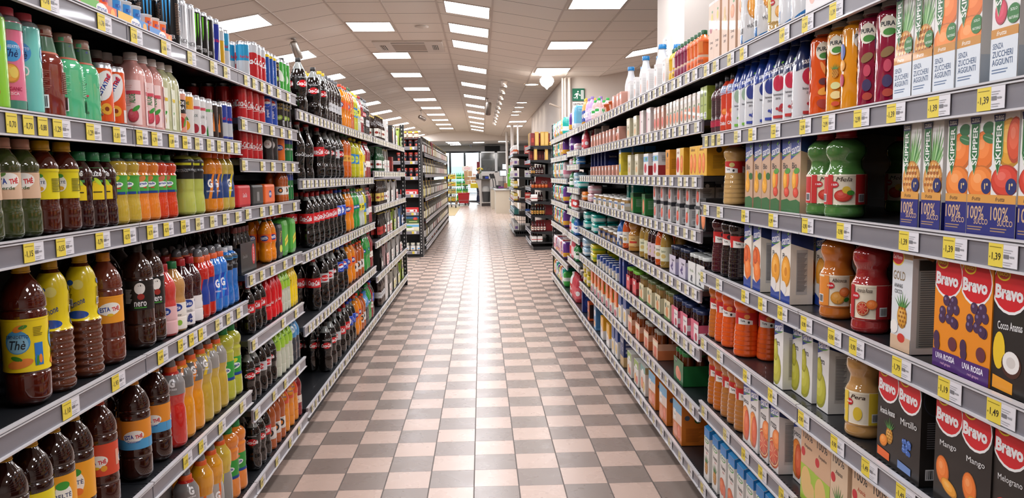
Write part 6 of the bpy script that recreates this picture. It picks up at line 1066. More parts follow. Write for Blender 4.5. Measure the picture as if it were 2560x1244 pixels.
shelf('R', JU, ZR01, 5, [('yapricot', [1771, 1796]), ('ypeach', [1819, 1835, 1854]), ('spesca', [1868, 1884]), ('sarancia', [1909, 1935], {'rows': 1}), ('spesca', [1996], {'sb': .06}), ('selexpear', [2020, 2054]), ('selexananas', [2095]), ('selexarancia', [2150, 2200]), ('selexpear', [2260, 2320])])
shelf('R', JU, ZR01, 6, [('valfananas', [1766, 1786]), ('valf', [1806, 1827, 1849, 1872, 1896, 1920, 1945, 1975]), ('selexpear', [2030, 2080])])
shelf('R', BB, ZR2, 0, [('bath', [1461, 1466]), ('lilac', [1473, 1480]), ('bathgreen', [1488, 1497]), ('tub', [1508, 1520]), ('brikpink', [1532, 1542, 1550], {'rows': 3}), ('milk', [1577, 1614, 1654], {'sb': .075, 'rows': 2}), ('teabox', [1571, 1585, 1600, 1617, 1637, 1658], {'rows': 1, 'sc': .70}), ('yellowsm', (1688, 1694, 2)), ('prunesm', (1702, 1722, 4)), ('orangesm', (1732, 1756, 4))])
shelf('R', BB, ZR2, 1, [('spwhite', [1453, 1458], {'sc': .72}), ('spred', [1464], {'sc': .66}), ('teabox', [1470, 1487, 1505], {'sb': .10, 'sc': .92, 'rows': 1}), ('brikpink', (1478, 1543, 9), {'rows': 1}), ('jam', [1553], {'rows': 3}), ('formula', [1570, 1586], {'rows': 3}), ('formpink', [1602, 1620]), ('briktomato', [1637, 1645, 1654]), ('brikpeach', (1667, 1744, 9), {'rows': 3}), ('brikgreen', [1757, 1770])])
shelf('R', BB, ZR2, 2, [('bluebox', (1478, 1512, 5), {'sb': .10, 'rows': 1}), ('brikpink', (1477, 1540, 9), {'sc': .72, 'rows': 1}), ('yellowbot', [1549, 1566, 1581], {'sb': .11, 'rows': 2}), ('yellowbot', [1549], r1), ('formula', [1572, 1590]), ('packberry', [1614, 1638]), ('packorange', [1668], r1), ('packapple', [1699], {'rows': 1}), ('packapricot', [1737, 1783], {'rows': 2})])
shelf('R', BB, ZR2, 3, [('worange', [1456], r1), ('wpink', [1472], {'rows': 1, 'lv': 2}), ('jars', (1486, 1556, 6), {'rows': 5}), ('tealbot', [1568, 1580], {'rows': 3, 'sb': .10}), ('greenfruit', [1578, 1607], {'rows': 1}), ('packgrey', (1636, 1742, 6), {'rows': 3, 'lv': 2, 'sc': .85}), ('packpeach', [1783], r1)])
shelf('R', BB, ZR2, 4, [('wteal', [1461, 1481], {'rows': 2, 'lv': 2}), ('jarsdark', (1497, 1548, 5), {'rows': 5}), ('spblue', [1557], {'sc': .9}), ('gcarrot', [1568]), ('bigbrown', [1590]), ('gapple', [1613, 1624]), ('ggrape', [1634, 1643]), ('gcarrot', [1654]), ('gapple', [1667]), ('berrypack', [1680, 1703], r3), ('whitepack', [1727, 1748], r3)])
shelf('R', BB, ZR2, 5, [('wpale', [1459], {'rows': 2, 'lv': 2}), ('wyellow', [1478], {'rows': 2, 'lv': 2}), ('nestlebox', (1493, 1540, 7), {'rows': 3, 'sc': .45}), ('bluebox', [1549, 1557]), ('cherrypack', [1569, 1584], r3), ('creampack', (1602, 1665, 4), r3), ('redpack', (1684, 1735, 3), r3)])
shelf('R', BB, ZR2, 6, [('wyelsm', [1459, 1467], {'lv': 2}), ('plasbox', (1478, 1538, 7), {'rows': 2, 'sc': .92}), ('nestlebox', [1549, 1560], {'rows': 2}), ('peachpack', (1574, 1636, 4), r3), ('jamjar', [1694], {'rows': 1})])
shelf('R', BB, ZR2, 7, [('bluebox', [1453], {'rows': 1}), ('nipbox', [1470], r1), ('tealbox', [1487], {'rows': 1}), ('yelbox', [1504, 1519], {'rows': 1}), ('nestlebox', [1532, 1540], {'rows': 1}), ('formulabox', [1554], {'rows': 1}), ('fruitbox', [1573, 1590], {'rows': 2}), ('valfcase', [1606], {'rows': 2}), ('peachbox', [1629, 1657, 1692], {'rows': 1})])
shelf('R', DT, ZRX, 0, [('dblue', [1432], r1), ('dpurple', [1421], r1)])
shelf('R', DT, ZRX, 1, [('wpink', [1436], {'rows': 1}), ('dviolet', [1424], {'rows': 1, 'sc': .85})])
shelf('R', DT, ZRX, 2, [('wpink', [1424], {'rows': 1}), ('wgreen', [1433], {'rows': 1, 'lv': 2}), ('wblue', [1441], {'rows': 1, 'lv': 2})])
shelf('R', DT, ZRX, 3, [('spgreen', [1423, 1429]), ('wpale', [1436], {'rows': 1, 'lv': 2}), ('wteal', [1444], r1)])
shelf('R', DT, ZRX, 4, [('spgreen', [1421, 1425]), ('spwhite', (1429, 1444, 4), {'sc': .75})])
shelf('R', DT, ZRX, 5, [('spwhite', [1421, 1425], {'sc': .8}), ('spteal', (1430, 1437, 3), {'sc': .85}), ('spblue', [1441, 1446], {'sc': .9})])
shelf('R', DT, ZRX, 6, [('spwhite', [1421, 1426], {'sc': .85}), ('sppink', [1431, 1437], {'sc': .85}), ('spgreen', [1443, 1447])])
shelf('R', DT, ZRX, 7, [('spwhite', [1422, 1427]), ('spred', (1431, 1446, 4), {'rows': 2})])
seqs = ['dteal dpink dpurple dorange dyellow dteal dpurple dyellow'.split(), 'dteal dteal dyellow dpink dblue_ dyellow dpurple'.split(), 'dteal dpink dyellow dorange dteal dred'.split(), 'dteal dpurple dorange dred dteal dyellow'.split(), 'dteal dpurple dorange dyellow dteal dpurple dred dteal'.split(), 'dpink dpink dpink dred dpurple dpink dpurple'.split(), 'dyellow dorange dpurple dpink dteal dgreen dpurple dgreen'.split()]
for k, sq in enumerate(seqs):
    n = 14; its = {}
    row = [(sq*3)[i].replace('dblue_', 'dpurple') for i in range(n)]
    y = 9.86; i = 0; s_ = []
    while y > 8.14 and i < n:
        w = K[row[i]].w; s_.append((row[i], [proj((XR+.022, y-w/2, ZRW[k]+.1))[0]], {'rows': 1, 'sc': .95})); y -= w*.97; i += 1
    shelf('R', DI, ZRW, k, s_)

# ---------------------------------------------------------------- price tags
_TG = {}
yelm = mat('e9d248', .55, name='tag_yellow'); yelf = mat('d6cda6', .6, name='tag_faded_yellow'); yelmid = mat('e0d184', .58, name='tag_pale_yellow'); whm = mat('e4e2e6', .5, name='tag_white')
def tag_mesh(price, near, white):
    k = (price, near, white)
    if k in _TG: return _TG[k]
    b = MB(); w = .0 if not white else .034
    x0 = -.019-w/2
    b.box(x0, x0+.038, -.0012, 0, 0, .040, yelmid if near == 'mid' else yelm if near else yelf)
    if white: b.box(x0+.038, x0+.038+.036, -.0010, 0, .001, .040, whm)
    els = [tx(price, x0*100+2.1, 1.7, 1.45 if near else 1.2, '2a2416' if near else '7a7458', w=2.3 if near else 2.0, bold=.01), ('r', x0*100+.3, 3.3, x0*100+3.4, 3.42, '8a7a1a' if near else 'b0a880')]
    if near: els.append(tx('€', x0*100+.42, 1.6, .32, '2a2416'))
    if white: els += [('r', x0*100+4.0, 1.6, x0*100+5.3, 2.3, '7a7a7e'), ('r', x0*100+5.5, 1.8, x0*100+6.6, 2.1, '9a9a9e')]+([('r', x0*100+4.0, 3.0-.4*i-(1.3 if i > 1 else 0), x0*100+6.2-.4*(i % 2), 3.1-.4*i-(1.3 if i > 1 else 0), '9a9aa0') for i in range(4)] if near else [])
    art(b, els, plane_front(-.0013)); _TG[k] = b.mesh('price_tag'); return _TG[k]
TAGS = {}; TAGQ = []
def tags(side, bay, zs, k, spec, near=True):
    z = zs[k]; s = -1 if side == 'L' else 1; X = (XL if side == 'L' else XR)
    sh = (ORD[k] if k < len(zs)-1 else 'bottom')+' shelf, '+bay
    its = []
    for px, price in spec:
        white = not price.endswith('!'); price = price.rstrip('!')
        its.append([y_at(px, z-.02, s*X), .076 if white else .040, price, white])
    relax(its)
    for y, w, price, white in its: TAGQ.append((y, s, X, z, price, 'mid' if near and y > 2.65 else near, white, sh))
def runtags(side, bay, zs, k, y0, y1, n, price='1,29'):
    z = zs[k]; s = -1 if side == 'L' else 1; X = (XL if side == 'L' else XR)
    ps = ['1,29', '0,99', '1,49', '1,79', '0,85', '1,19', '2,15', '1,39']
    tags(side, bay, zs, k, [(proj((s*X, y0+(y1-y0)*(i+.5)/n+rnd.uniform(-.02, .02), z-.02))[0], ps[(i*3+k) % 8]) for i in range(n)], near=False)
tags('L', T_, ZL01, 0, [(125, '1,78'), (262, '1,78'), (342, '1,78'), (416, '1,86'), (480, '1,29'), (535, '1,29'), (568, '1,38')])
tags('L', CN, ZL2, 0, [(618, '0,79'), (638, '0,79'), (658, '0,65'), (676, '0,65'), (698, '1,10'), (722, '0,59')])
tags('L', T_, ZL01, 1, [(30, '0,70!'), (72, '0,70!'), (108, '0,88!'), (155, '1,29'), (235, '1,29'), (300, '1,01'), (356, '1,79'), (393, '1,79'), (435, '1,89'), (468, '0,99'), (498, '0,99'), (527, '1,29'), (552, '1,29'), (576, '1,10'), (594, '1,10')])
tags('L', CN, ZL2, 1, [(612, '0,65'), (652, '0,65'), (682, '0,59'), (707, '0,95'), (726, '0,95')])
tags('L', CN, ZL2, 2, [(613, '0,65'), (658, '0,65'), (684, '0,59'), (712, '0,59'), (734, '0,79')])
tags('L', T_, ZL01, 2, [(85, '1,15'), (163, '0,55'), (258, '0,79'), (325, '0,73'), (382, '0,73'), (422, '0,73'), (464, '0,95'), (500, '0,95'), (535, '0,95'), (566, '1,09'), (597, '1,09')])
tags('L', CN, ZL2, 3, [(622, '2,49'), (657, '2,49'), (680, '2,49'), (702, '1,39'), (738, '0,59')])
tags('L', T_, ZL01, 3, [(178, '1,10'), (297, '1,93'), (408, '0,99'), (457, '1,29'), (484, '1,39'), (507, '1,29'), (548, '0,99'), (575, '0,99'), (600, '0,99')])
tags('L', CN, ZL2, 4, [(632, '3,69'), (657, '3,69'), (683, '1,29'), (714, '2,39'), (738, '2,39')])
tags('L', T_, ZL01, 4, [(470, '1,35'), (508, '1,35'), (556, '1,35'), (608, '1,19')])
tags('L', CN, ZL2, 5, [(638, '0,99'), (710, '1,05'), (742, '1,05')]); tags('L', CN, ZL2, 6, [(645, '0,99'), (688, '0,99'), (716, '1,05'), (746, '0,85')])
tags('L', CN, ZL2, 7, [(658, '0,99'), (695, '1,05'), (728, '1,05'), (750, '0,99')])
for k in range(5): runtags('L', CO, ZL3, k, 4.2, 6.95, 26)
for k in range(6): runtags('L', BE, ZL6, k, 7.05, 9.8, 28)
tags('R', JU, ZR01, 0, [(2089, '1,39'), (2018, '1,39'), (1960, '1,49'), (1858, '1,49'), (1826, '1,89'), (1789, '1,59'), (1766, '1,59')])
tags('R', JU, ZR01, 1, [(2475, '1,39'), (2345, '1,39'), (2238, '1,39'), (2152, '2,99'), (2070, '2,99'), (2012, '2,99'), (1938, '1,22'), (1880, '1,22'), (1843, '1,22'), (1800, '1,25'), (1782, '1,25!'), (1765, '1,25!')])
tags('R', JU, ZR01, 2, [(2505, '1,39'), (2385, '1,39'), (2270, '1,39'), (2108, '0,90'), (2018, '0,90'), (1932, '1,99'), (1862, '1,99'), (1799, '1,29'), (1765, '1,29')])
tags('R', JU, ZR01, 3, [(2500, '1,49'), (2372, '1,19'), (2252, '1,79'), (2140, '0,90'), (2085, '0,90'), (2015, '0,90'), (1955, '1,39'), (1905, '1,39'), (1862, '1,39'), (1797, '1,29'), (1757, '1,29')])
tags('R', JU, ZR01, 4, [(2262, '1,49'), (2172, '1,49'), (2092, '0,90'), (2008, '0,90'), (1930, '1,39'), (1866, '1,39'), (1799, '1,29'), (1759, '1,29')])
tags('R', JU, ZR01, 5, [(2040, '0,90'), (1958, '1,39'), (1905, '1,39'), (1862, '1,39'), (1815, '1,29'), (1760, '1,29')])
tags('R', JU, ZR01, 6, [(1757, '1,39'), (1800, '1,39'), (1860, '1,39')])
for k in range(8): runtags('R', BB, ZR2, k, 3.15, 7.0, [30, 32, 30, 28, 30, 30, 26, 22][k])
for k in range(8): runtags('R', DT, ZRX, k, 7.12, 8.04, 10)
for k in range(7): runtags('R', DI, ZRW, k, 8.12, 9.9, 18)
TAGQ.sort(key=lambda q: q[0]); rest = MB()
for i, (y, s, X, z, price, near, wht, sh) in enumerate(TAGQ):
    me = tag_mesh(price, near, wht); Mx = Matrix.Translation((s*(X+.0015), y, z-.044)) @ Matrix.Rotation(PI/2 if s < 0 else -PI/2, 4, 'Z')
    if i < 285:
        o = link('price_tag', me); o.matrix_world = Mx; o['category'] = 'price tag'; TAGS.setdefault((price, sh), []).append((y, o))
    else:
        for p in me.polygons: rest.add([Mx @ me.vertices[v].co for v in p.vertices], [tuple(range(len(p.vertices)))], me.materials[p.material_index])
o = thing('price_tags', 'rows of small price tags on the rails further down the aisle', 'price tags', rest, kind='stuff')
for (pr, sh), l in TAGS.items():
    l.sort(key=lambda q: q[0])
    for i, (y, o) in enumerate(l):
        o['label'] = 'price tag reading %s%s, %s' % (pr, ', %s of %d' % (ordw(i), len(l)) if len(l) > 1 else '', sh); o['group'] = 'price tags, '+sh

# ================================================================ further down the aisle
def on_x(px, py, X):
    d = ray(px, py); t = X/d.x; return Vector((X, d.y*t, CH+d.z*t))
holem = mat('c9c6c2', .5, name='light_through_holes')  # pale marks paint the light that shows through the upright holes
def post(name, label, x, y, h, w=.05):
    b = MB(); b.box(x-w/2, x+w/2, y-.02, y+.02, 0, h, blk)
    for k in range(int(h/.05)): b.box(x-.006, x+.006, y-.0215, y-.02, .05+k*.05, .07+k*.05, holem)
    for k in range(int(h/.05)):
        s = 1 if x < 0 else -1; b.box(min(x+s*w/2, x+s*(w/2+.0015)), max(x+s*w/2, x+s*(w/2+.0015)), y-.008, y+.008, .05+k*.05, .07+k*.05, holem)
    thing(name, label, 'upright', b)
post('rack_upright', 'black punched steel upright closing the beer section', -.985, 9.93, 2.02, .05)
post('rack_upright', 'black punched steel upright closing the diaper section', .925, 9.98, 2.0, .045)

# --- end shelf of jars in front of the wine rack (faces the camera side of the aisle)
YE = 13.35
ze = [on_plane_y(1042, y, YE).z for y in (367, 403, 442, 486, 531, 577.6, 627.6)]
t = thing('end_shelf', 'black end shelving unit with jars facing along the aisle', 'shelving rack', None, (-1.5, YE, 0))
b = MB(); b.box(-.47, .47, .40, .42, 0, 2.0, blk); link('back_panel', b.mesh('back_panel'), t)
for sx in (-.46, .46):
    b = MB(); b.box(sx-.025, sx+.025, .02, .42, 0, 2.02, blk)
    for k in range(38): b.box(sx-.006, sx+.006, .018, .02, .06+k*.05, .08+k*.05, holem)
    link('upright', b.mesh('upright'), t)
for z in ze:
    b = MB(); b.box(-.43, .43, 0, .40, z-.02, z, shelfm); sh = link('shelf', b.mesh('shelf'), t)
    r = MB(); r.box(-.43, .43, -.008, 0, z-.05, z+.004, railm); r.box(-.43, .43, -.010, -.008, z, z+.006, lipm); link('price_rail', r.mesh('price_rail'), sh)
b = MB(); b.box(-.44, .44, .05, .40, 0, .05, blk); link('plinth', b.mesh('plinth'), t)
for k, z in enumerate(ze):
    o = link('price_tag', tag_mesh(['1,89', '1,89', '1,89', '1,39', '2,05', '0,95', '1,15'][k], True, True), None, (-1.16, YE-.0105, z-.043)); o['category'] = 'price tag'; o['label'] = 'price tag on the end unit with jars, %s shelf' % (ORD[k] if k < 6 else 'bottom')
def jar(id, look, body, lid, lab, H=.15, R=.045, em=None):
    b = MB(); b.lathe([(R*.9, 0), (R, .006), (R, H*.72), (R*.8, H*.82)], liquid(body), 20); b.lathe([(R*.86, H*.80), (R*.88, H*.98), (R*.8, H)], plast(lid), 20)
    b.lathe([(R+.0006, H*.12), (R+.0006, H*.62)], paper(lab), 20, False, False)
    if em: art(b, [('e', 0, 2.6, 1.8, 1.2, em), ('e', 0, .6, 1.6, .6, 'e8a060')], cyl(lambda z: R, R, 0, H*.12), du=R*.3, base=.0012)
    K[id] = Proto('food_jar', look, 'jar', 2*R, 2*R, H, b)
jar('sauce', 'dark sauce jar with red lid', '5a140e', 'b0301e', '1f1c24', em='d8504a'); jar('yellid', 'jar with bright yellow lid', '7a3a14', 'e8c81a', 'e6e0cc', .11, .042)
jar('skycan', 'food can with sky-blue and white label', '8a8a84', 'c9c4b0', 'e8e4dc', .14, .043, em='4fa0d8')
carton('redflat', 'flat red and white dessert box', .30, .18, .085, 'c8282a', [('r', -10, 1, 12, 5, 'f0ece8'), ('e', -3, 2.8, 3.4, 1.4, 'd83a2a'), ('e', 8, 3, 1.8, 1.6, 'c8282a')], [], name='food_box', cat='box')
carton('greenflat', 'dark green and blue food box', .30, .18, .12, '3a5a2a', [('r', -15, 8, 15, 12, '2f6a98'), ('e', 9, 8, 4, 2.6, 'c83a2a'), ('r', -2, 2, 12, 4, 'a8b878')], [], name='food_box', cat='box')
carton('creamflat', 'cream food box with landscape picture', .30, .18, .13, 'e6dfc0', [('r', -15, 7, 15, 11, '6fb0dc'), ('e', -4, 7, 8, 1.6, '5f9a4a'), ('r', -10, 2, 6, 5.4, 'f4f0e6'), ('r', -15, 0, 15, 1, 'a8b048')], [], name='food_box', cat='box')
def front_items(k, lst):
    for kind, xs, lb in lst:
        P = K[kind]
        for i, x in enumerate(xs):
            o = P.place(x, YE+.02+P.d/2+.01, ze[k]+.001, 0); o['category'] = P.cat; o['label'] = '%s, %s on the %s shelf of end unit' % (P.look, ordw(i) if len(xs) > 1 else 'alone', ORD[k] if k < 6 else 'bottom')
            if len(xs) > 1: o['group'] = P.look+', %s end shelf' % ORD[k]
X5 = [-1.09-.1*i for i in range(4)]
b = K['yellid']
for i, x in enumerate(X5):
    o = b.place(x, YE+.08, on_plane_y(1042, 344, YE).z, 0); o['category'] = 'jar'; o['label'] = 'jar with bright yellow lid, %s along the very top' % ordw(i); o['group'] = 'yellow lidded jars on end unit'
z6 = on_plane_y(1042, 345, YE).z
sb_ = MB(); sb_.box(-.43, .43, 0, .40, z6-.02, z6-.001, shelfm); link('shelf', sb_.mesh('shelf'), t)
for k in (0, 1, 2): front_items(k, [('sauce', X5, '')])
front_items(3, [('redflat', [-1.225], '')]); front_items(4, [('redflat', [-1.225], '')]); front_items(5, [('creamflat', [-1.225], '')]); front_items(6, [('skycan', X5, '')])
o = K['greenflat'].place(-1.225, YE+.12, ze[5]+.133, 0); o['category'] = 'box'; o['label'] = 'dark green food box lying on the cream landscape box'

# --- wine rack
XW = .985
zw = [on_x(1060, 383, -XW).z, on_x(1067, 436, -XW).z, on_x(1069, 493, -XW).z, on_x(1071, 546, -XW).z, on_x(1071, 592, -XW).z, .13]
for i in range(5): rack('L', 'shelving_rack', 'black wine shelving rack, %s of five in a line' % ordw(i), 13.9+i*1.9, 15.8+i*1.9-.002, zw, (True, i == 4), 2.0, X=XW)
W_ = ['wineb', 'winer', 'wineg', 'wineb', 'wineb', 'winered', 'winey', 'wineg']
stuff = MB(); q = random.Random(11)
for k in range(6):
    y = 13.96; i = 0
    H = zw[k-1]-zw[k]-.06 if k else .30
    sc = min(1.0, H/.302)
    while y < 23.3:
        kd = W_[(i//3*5+k*3+i//7) % 8] if not (k == 0 and 16.2 < y < 16.6) else 'winebox'
        P = K[kd]; s2 = sc if kd != 'winebox' else .9
        if y < 17.9:
            shelf('L', 'wine rack', zw, k, [(kd, [0], {'ys': [y], 'sc': s2, 'rows': 1})], X=XW)
        else:
            Mx = Matrix.Translation((-(XW+.062), y, zw[k]+.001)) @ Matrix.Rotation(PI/2, 4, 'Z') @ Matrix.Scale(s2, 4)
            me = P.root; 
            for p in me.polygons: stuff.add([Mx @ me.vertices[v].co for v in p.vertices], [tuple(range(len(p.vertices)))], me.materials[p.material_index], True)
        y += .086 if kd != 'winebox' else .095; i += 1
thing('wine_bottles', 'long rows of wine bottles at the far end of the wine rack', 'wine bottles', stuff, kind='stuff')
post('rack_upright', 'black punched steel upright at the far end of wine rack', -1.02, 23.45, 1.96, .05)

# --- right: side-open gift rack and magazine rack
XG = .885
zg = [on_x(1313, y, XG).z for y in (371, 403.6, 436, 466.6, 497.5, 528, 564)]
zg = [z for z in zg]+[.14]
rack('R', 'shelving_rack', 'black side-open gift rack with gold tins', 14.3, 15.9, zg, (False, True), 2.05, X=XG, DEP=.46)
carton('goldbox', 'tall gold gift carton', .07, .07, .25, 'c9a04a', [('r', -2.4, 2, 2.4, 23, 'dcb868')], [('r', -2.4, 2, 2.4, 23, 'dcb868')], name='gift_carton', cat='gift carton')
carton('redgift', 'dark red gift carton', .07, .07, .23, '7a1f1c', [('r', -2, 6, 2, 14, 'b03a2a')], [('r', -2, 6, 2, 14, 'b03a2a')], name='gift_carton', cat='gift carton')
soft('choc', 'chocolate_box', 'gold wrapped chocolate box', .16, .10, .07, 'd8b25a', [(.4, .6, 'a8782a')], 'chocolates')
beer('tallgold', 'slim bottle with gold foil', '14100e', 'c9a04a', 'c9a04a', .24, .03)
beer('tallred', 'slim dark red wine bottle', '4a1014', 'e0d8cc', '2a1a1a', .22, .03)
soft('whitebag', 'gift_bag', 'small white gift bag', .16, .10, .11, 'e8e4de', [(.4, .55, 'a82a2a')], 'gift bag')
GX = {'X': XG, 'DEP': .46}
def gs(k, lst): shelf('R', 'gift rack', zg, k, [(kd, [0], dict(ys=ys, **o)) for kd, ys, o in lst], **GX)
gs(0, [('redgift', [14.36], {'rows': 1}), ('goldbox', [14.37], {'sb': .10, 'rows': 1}), ('goldbox', [14.37], {'sb': .20, 'rows': 2}), ('redgift', [14.5, 14.6], {'rows': 5}), ('goldbox', [14.75, 14.9, 15.05], {'rows': 5}), ('choc', [14.40], {'sb': .36, 'rows': 1})])
gs(1, [('goldbox', [14.36], {'sb': .08, 'rows': 1, 'sc': .8}), ('goldbox', [14.36], {'sb': .28, 'rows': 1, 'sc': .8}), ('redgift', [14.7, 14.8, 15.0], {'sc': .75, 'rows': 5})])
gs(2, [('tallgold', [14.35], {'sc': .6, 'rows': 2}), ('tallred', [14.6, 14.7, 14.8], {'sc': .8, 'rows': 5})])
gs(3, [('jam', [14.35], {'rows': 5, 'sc': .9}), ('tallred', [14.6, 14.7], {'sc': .7, 'rows': 5})])
gs(4, [('whitebag', [14.42], {'rows': 1, 'sc': 1.2}), ('tallred', [14.65, 14.75], {'sc': .75, 'rows': 5})])
gs(5, [('tallgold', [14.35, 14.43], {'sc': .78, 'rows': 5}), ('tallred', [14.6, 14.7], {'sc': .78, 'rows': 5})])
gs(6, [('tallred', [14.36, 14.6], {'sc': .85, 'rows': 5}), ('choc', [14.48], {'sc': .7, 'rows': 1, 'lv': 2})])
gs(7, [('whitebag', [14.42, 14.7], {'rows': 2}), ('tallred', [14.9, 15.0], {'sc': .9, 'rows': 5})])
for k, (z0, w) in enumerate(((zg[3], 'DO'), (zg[5], 'Vino'), (zg[6], ''))):
    b = MB(); b.box(XG+.12, XG+.44, 14.545, 14.552, z0+.002, z0+.20, paper('a8141c'))
    if w: art(b, [tx(w, 0, 10, 5, 'e8d8d0', shear=.2, rot=90 if w == 'Vino' else 0)], lambda u, v, off: (XG+.28+u, 14.545-off, z0+v))
    thing('shelf_card', 'red card standing on the %s shelf of gift rack' % ORD[[3, 5, 6][k]], 'sign', b)
XM = .70
zm = [on_x(1298, y, .81).z for y in (382, 411, 443, 472, 504, 538.6)]
zm = [z for z in zm]+[.14]
for i in range(2): rack('R', 'shelving_rack', 'small goods rack beside the tills, %s of two' % ordw(i), 17.5+i*1.3, 18.8+i*1.3-.002, zm, (True, i == 1), 1.9, X=XM)
carton('smallred', 'small red box', .14, .12, .09, 'c03028', [('r', -5, 2, 5, 6, 'e0a090')], [('r', -5, 2, 5, 6, 'e8c0b0')], name='small_box', cat='box')
carton('smallwhite', 'small white packet', .10, .10, .15, 'e2ded8', [('r', -3, 3, 3, 9, 'a86a4a')], [('r', -3, 3, 3, 9, '7a5a9a')], name='small_packet', cat='packet')
carton('smallteal', 'small teal packet', .12, .10, .12, '2f7a74', [], [], name='small_packet', cat='packet'); carton('smallbook', 'grey stacked booklet', .16, .20, .03, '8a8580', [], [('r', -8, .5, 8, 1, 'd8d4ce')], name='booklet', cat='booklet')
soft('spout', 'refill_pouch', 'white spouted pouch', .13, .09, .20, 'e8e6e2', [(.2, .5, 'd86a3a')], 'pouch'); soft('snack', 'snack_bag', 'yellow snack bag', .14, .09, .17, 'd8b84a', [(.3, .6, 'e8e0c8')], 'snack'); soft('bluesn', 'snack_bag', 'blue snack bag', .16, .10, .12, '2a5aa8', [(.3, .6, 'd8dce8')], 'snack')
GM = {'X': XM}
yy = [17.6+.165*i for i in range(14)]
for k, (a, c) in enumerate((('spout', 'smallred'), ('smallwhite', 'smallred'), ('smallwhite', 'smallwhite'), ('snack', 'smallbook'), ('snack', 'smallred'), ('smallteal', 'bluesn'), ('smallwhite', 'smallwhite'))):
    avail = (zm[k-1]-zm[k]-.07) if k else .3
    shelf('R', 'small goods rack', zm, k, [(a, [0], {'ys': yy[::2], 'rows': 1, 'sc': min(1, avail/K[a].h)}), (c, [0], {'ys': yy[1::2], 'rows': 1, 'sc': min(1, avail/K[c].h)}), (c, [0], {'ys': [17.6], 'sb': .27, 'rows': 1, 'lv': 2 if K[c].h*2 < avail else 1, 'sc': min(1, avail/K[c].h)})], **GM)
# wire basket closing the low end of that rack
b = MB()
for k in range(9): b.box(XM+.03+k*.05, XM+.036+k*.05, 17.44, 17.446, 0, .62, blk)
for z in (.12, .36, .61): b.box(XM+.03, XM+.44, 17.438, 17.448, z, z+.008, blk)
thing('wire_screen', 'black wire screen on the low end of small goods rack', 'screen', b)

# ---------------------------------------------------------------- ceiling fittings and signs
def cbox(px, py, Y, hw): return on_plane_y(px, py, Y)
t = thing('air_conditioner', 'white ceiling cassette air conditioner with slatted vents', 'air conditioner', None, (-1.03, 11.9, cz(-1.0)))
ivory = mat('cfc4b8', .5, name='ivory_plastic'); dk = mat('3a3530', .6, name='vent_shadow')
b = MB(); b.bbox(-.50, .50, -.48, .48, -.022, 0, ivory, .008); b.box(-.24, .24, -.24, .24, -.026, -.022, mat('a89a8c', .6, name='grille')); link('panel', b.mesh('panel'), t)
for (x0, x1, y0, y1) in ((-.24, .24, -.42, -.34), (-.24, .24, .34, .42), (-.42, -.34, -.2, .2), (.34, .42, -.2, .2)):
    b = MB(); b.box(x0, x1, y0, y1, -.025, -.0225, dk)
    for k in range(3):
        if x1-x0 > y1-y0: b.box(x0, x1, y0+.01+k*.024, y0+.02+k*.024, -.030, -.025, ivory)
        else: b.box(x0+.01+k*.024, x0+.02+k*.024, y0, y1, -.030, -.025, ivory)
    link('vent', b.mesh('vent'), t)
b = MB(); b.lathe([(.085, 0), (.09, -.012), (.06, -.022), (.02, -.03)], ivory, 24, z=cz(-.7), x=-.735, y=10.33); thing('smoke_detector', 'round white smoke detector on the flat ceiling strip', 'smoke detector', b)
def spotcam(name, label, x, y, s=1.0, ry=.6, cat='camera', col='9c948c', drop=.17, rz=.5):
    z = cz(x); t = thing(name, label, cat, None, (x, y, z)); m = metalm(col, .4)
    b = MB(); b.lathe([(.035*s, 0), (.035*s, -.015*s), (.012*s, -.02*s)], m, 16); b.tube([(0, 0, -.01), (.01*s, 0, -drop*.5), (.03*s, 0, -drop)], .010*s, m); link('bracket', b.mesh('bracket'), t)
    b = MB(); b.lathe([(.045*s, -.13*s), (.055*s, -.12*s), (.055*s, .10*s), (.04*s, .12*s)], m, 20, z=0); b.lathe([(.04*s, -.131*s), (.001, -.131*s)], mat('1a1a1a', .2), 20)
    o = link('housing', b.mesh('housing'), t, (.03*s, 0, -drop-.06*s)); o.rotation_euler = (.3, -ry, rz)
spotcam('ceiling_spotlight', 'silver cylinder spotlight hanging over the drinks rack', -2.40, 10.44, .95, .45, 'spotlight', 'b0aaa2', .09)
spotcam('security_camera', 'small camera under the ceiling above the wine rack', on_floor(1052, 283, 3.2).x, on_floor(1052, 283, 3.2).y, 1.0, 1.2)
spotcam('security_camera', 'camera on the ceiling beam line near the middle light strip', .16, on_floor(1215, 250, 3.15).y, 1.2, .1)
lens = mat('fff3e2', .4, name='downlight_lens', emit=9); lens2 = mat('fff3e2', .4, name='spotlight_lens', emit=1.6)
for i, y in enumerate((14.96, 18.64, 19.91, 21.24, 22.4)):
    t = thing('downlight', 'round recessed downlight by the white wall, '+ordw(i)+' of five', 'ceiling light', None, (.98, y, 3.08), 0, 'round downlights by the white wall')
    b = MB(); b.lathe([(.145, 0), (.15, -.012), (.125, -.014), (.12, -.004)], white, 28, False, False); link('rim', b.mesh('rim'), t)
    b = MB(); b.lathe([(.0005, -.009), (.122, -.009)], lens, 28, False, False); link('lens', b.mesh('lens'), t)
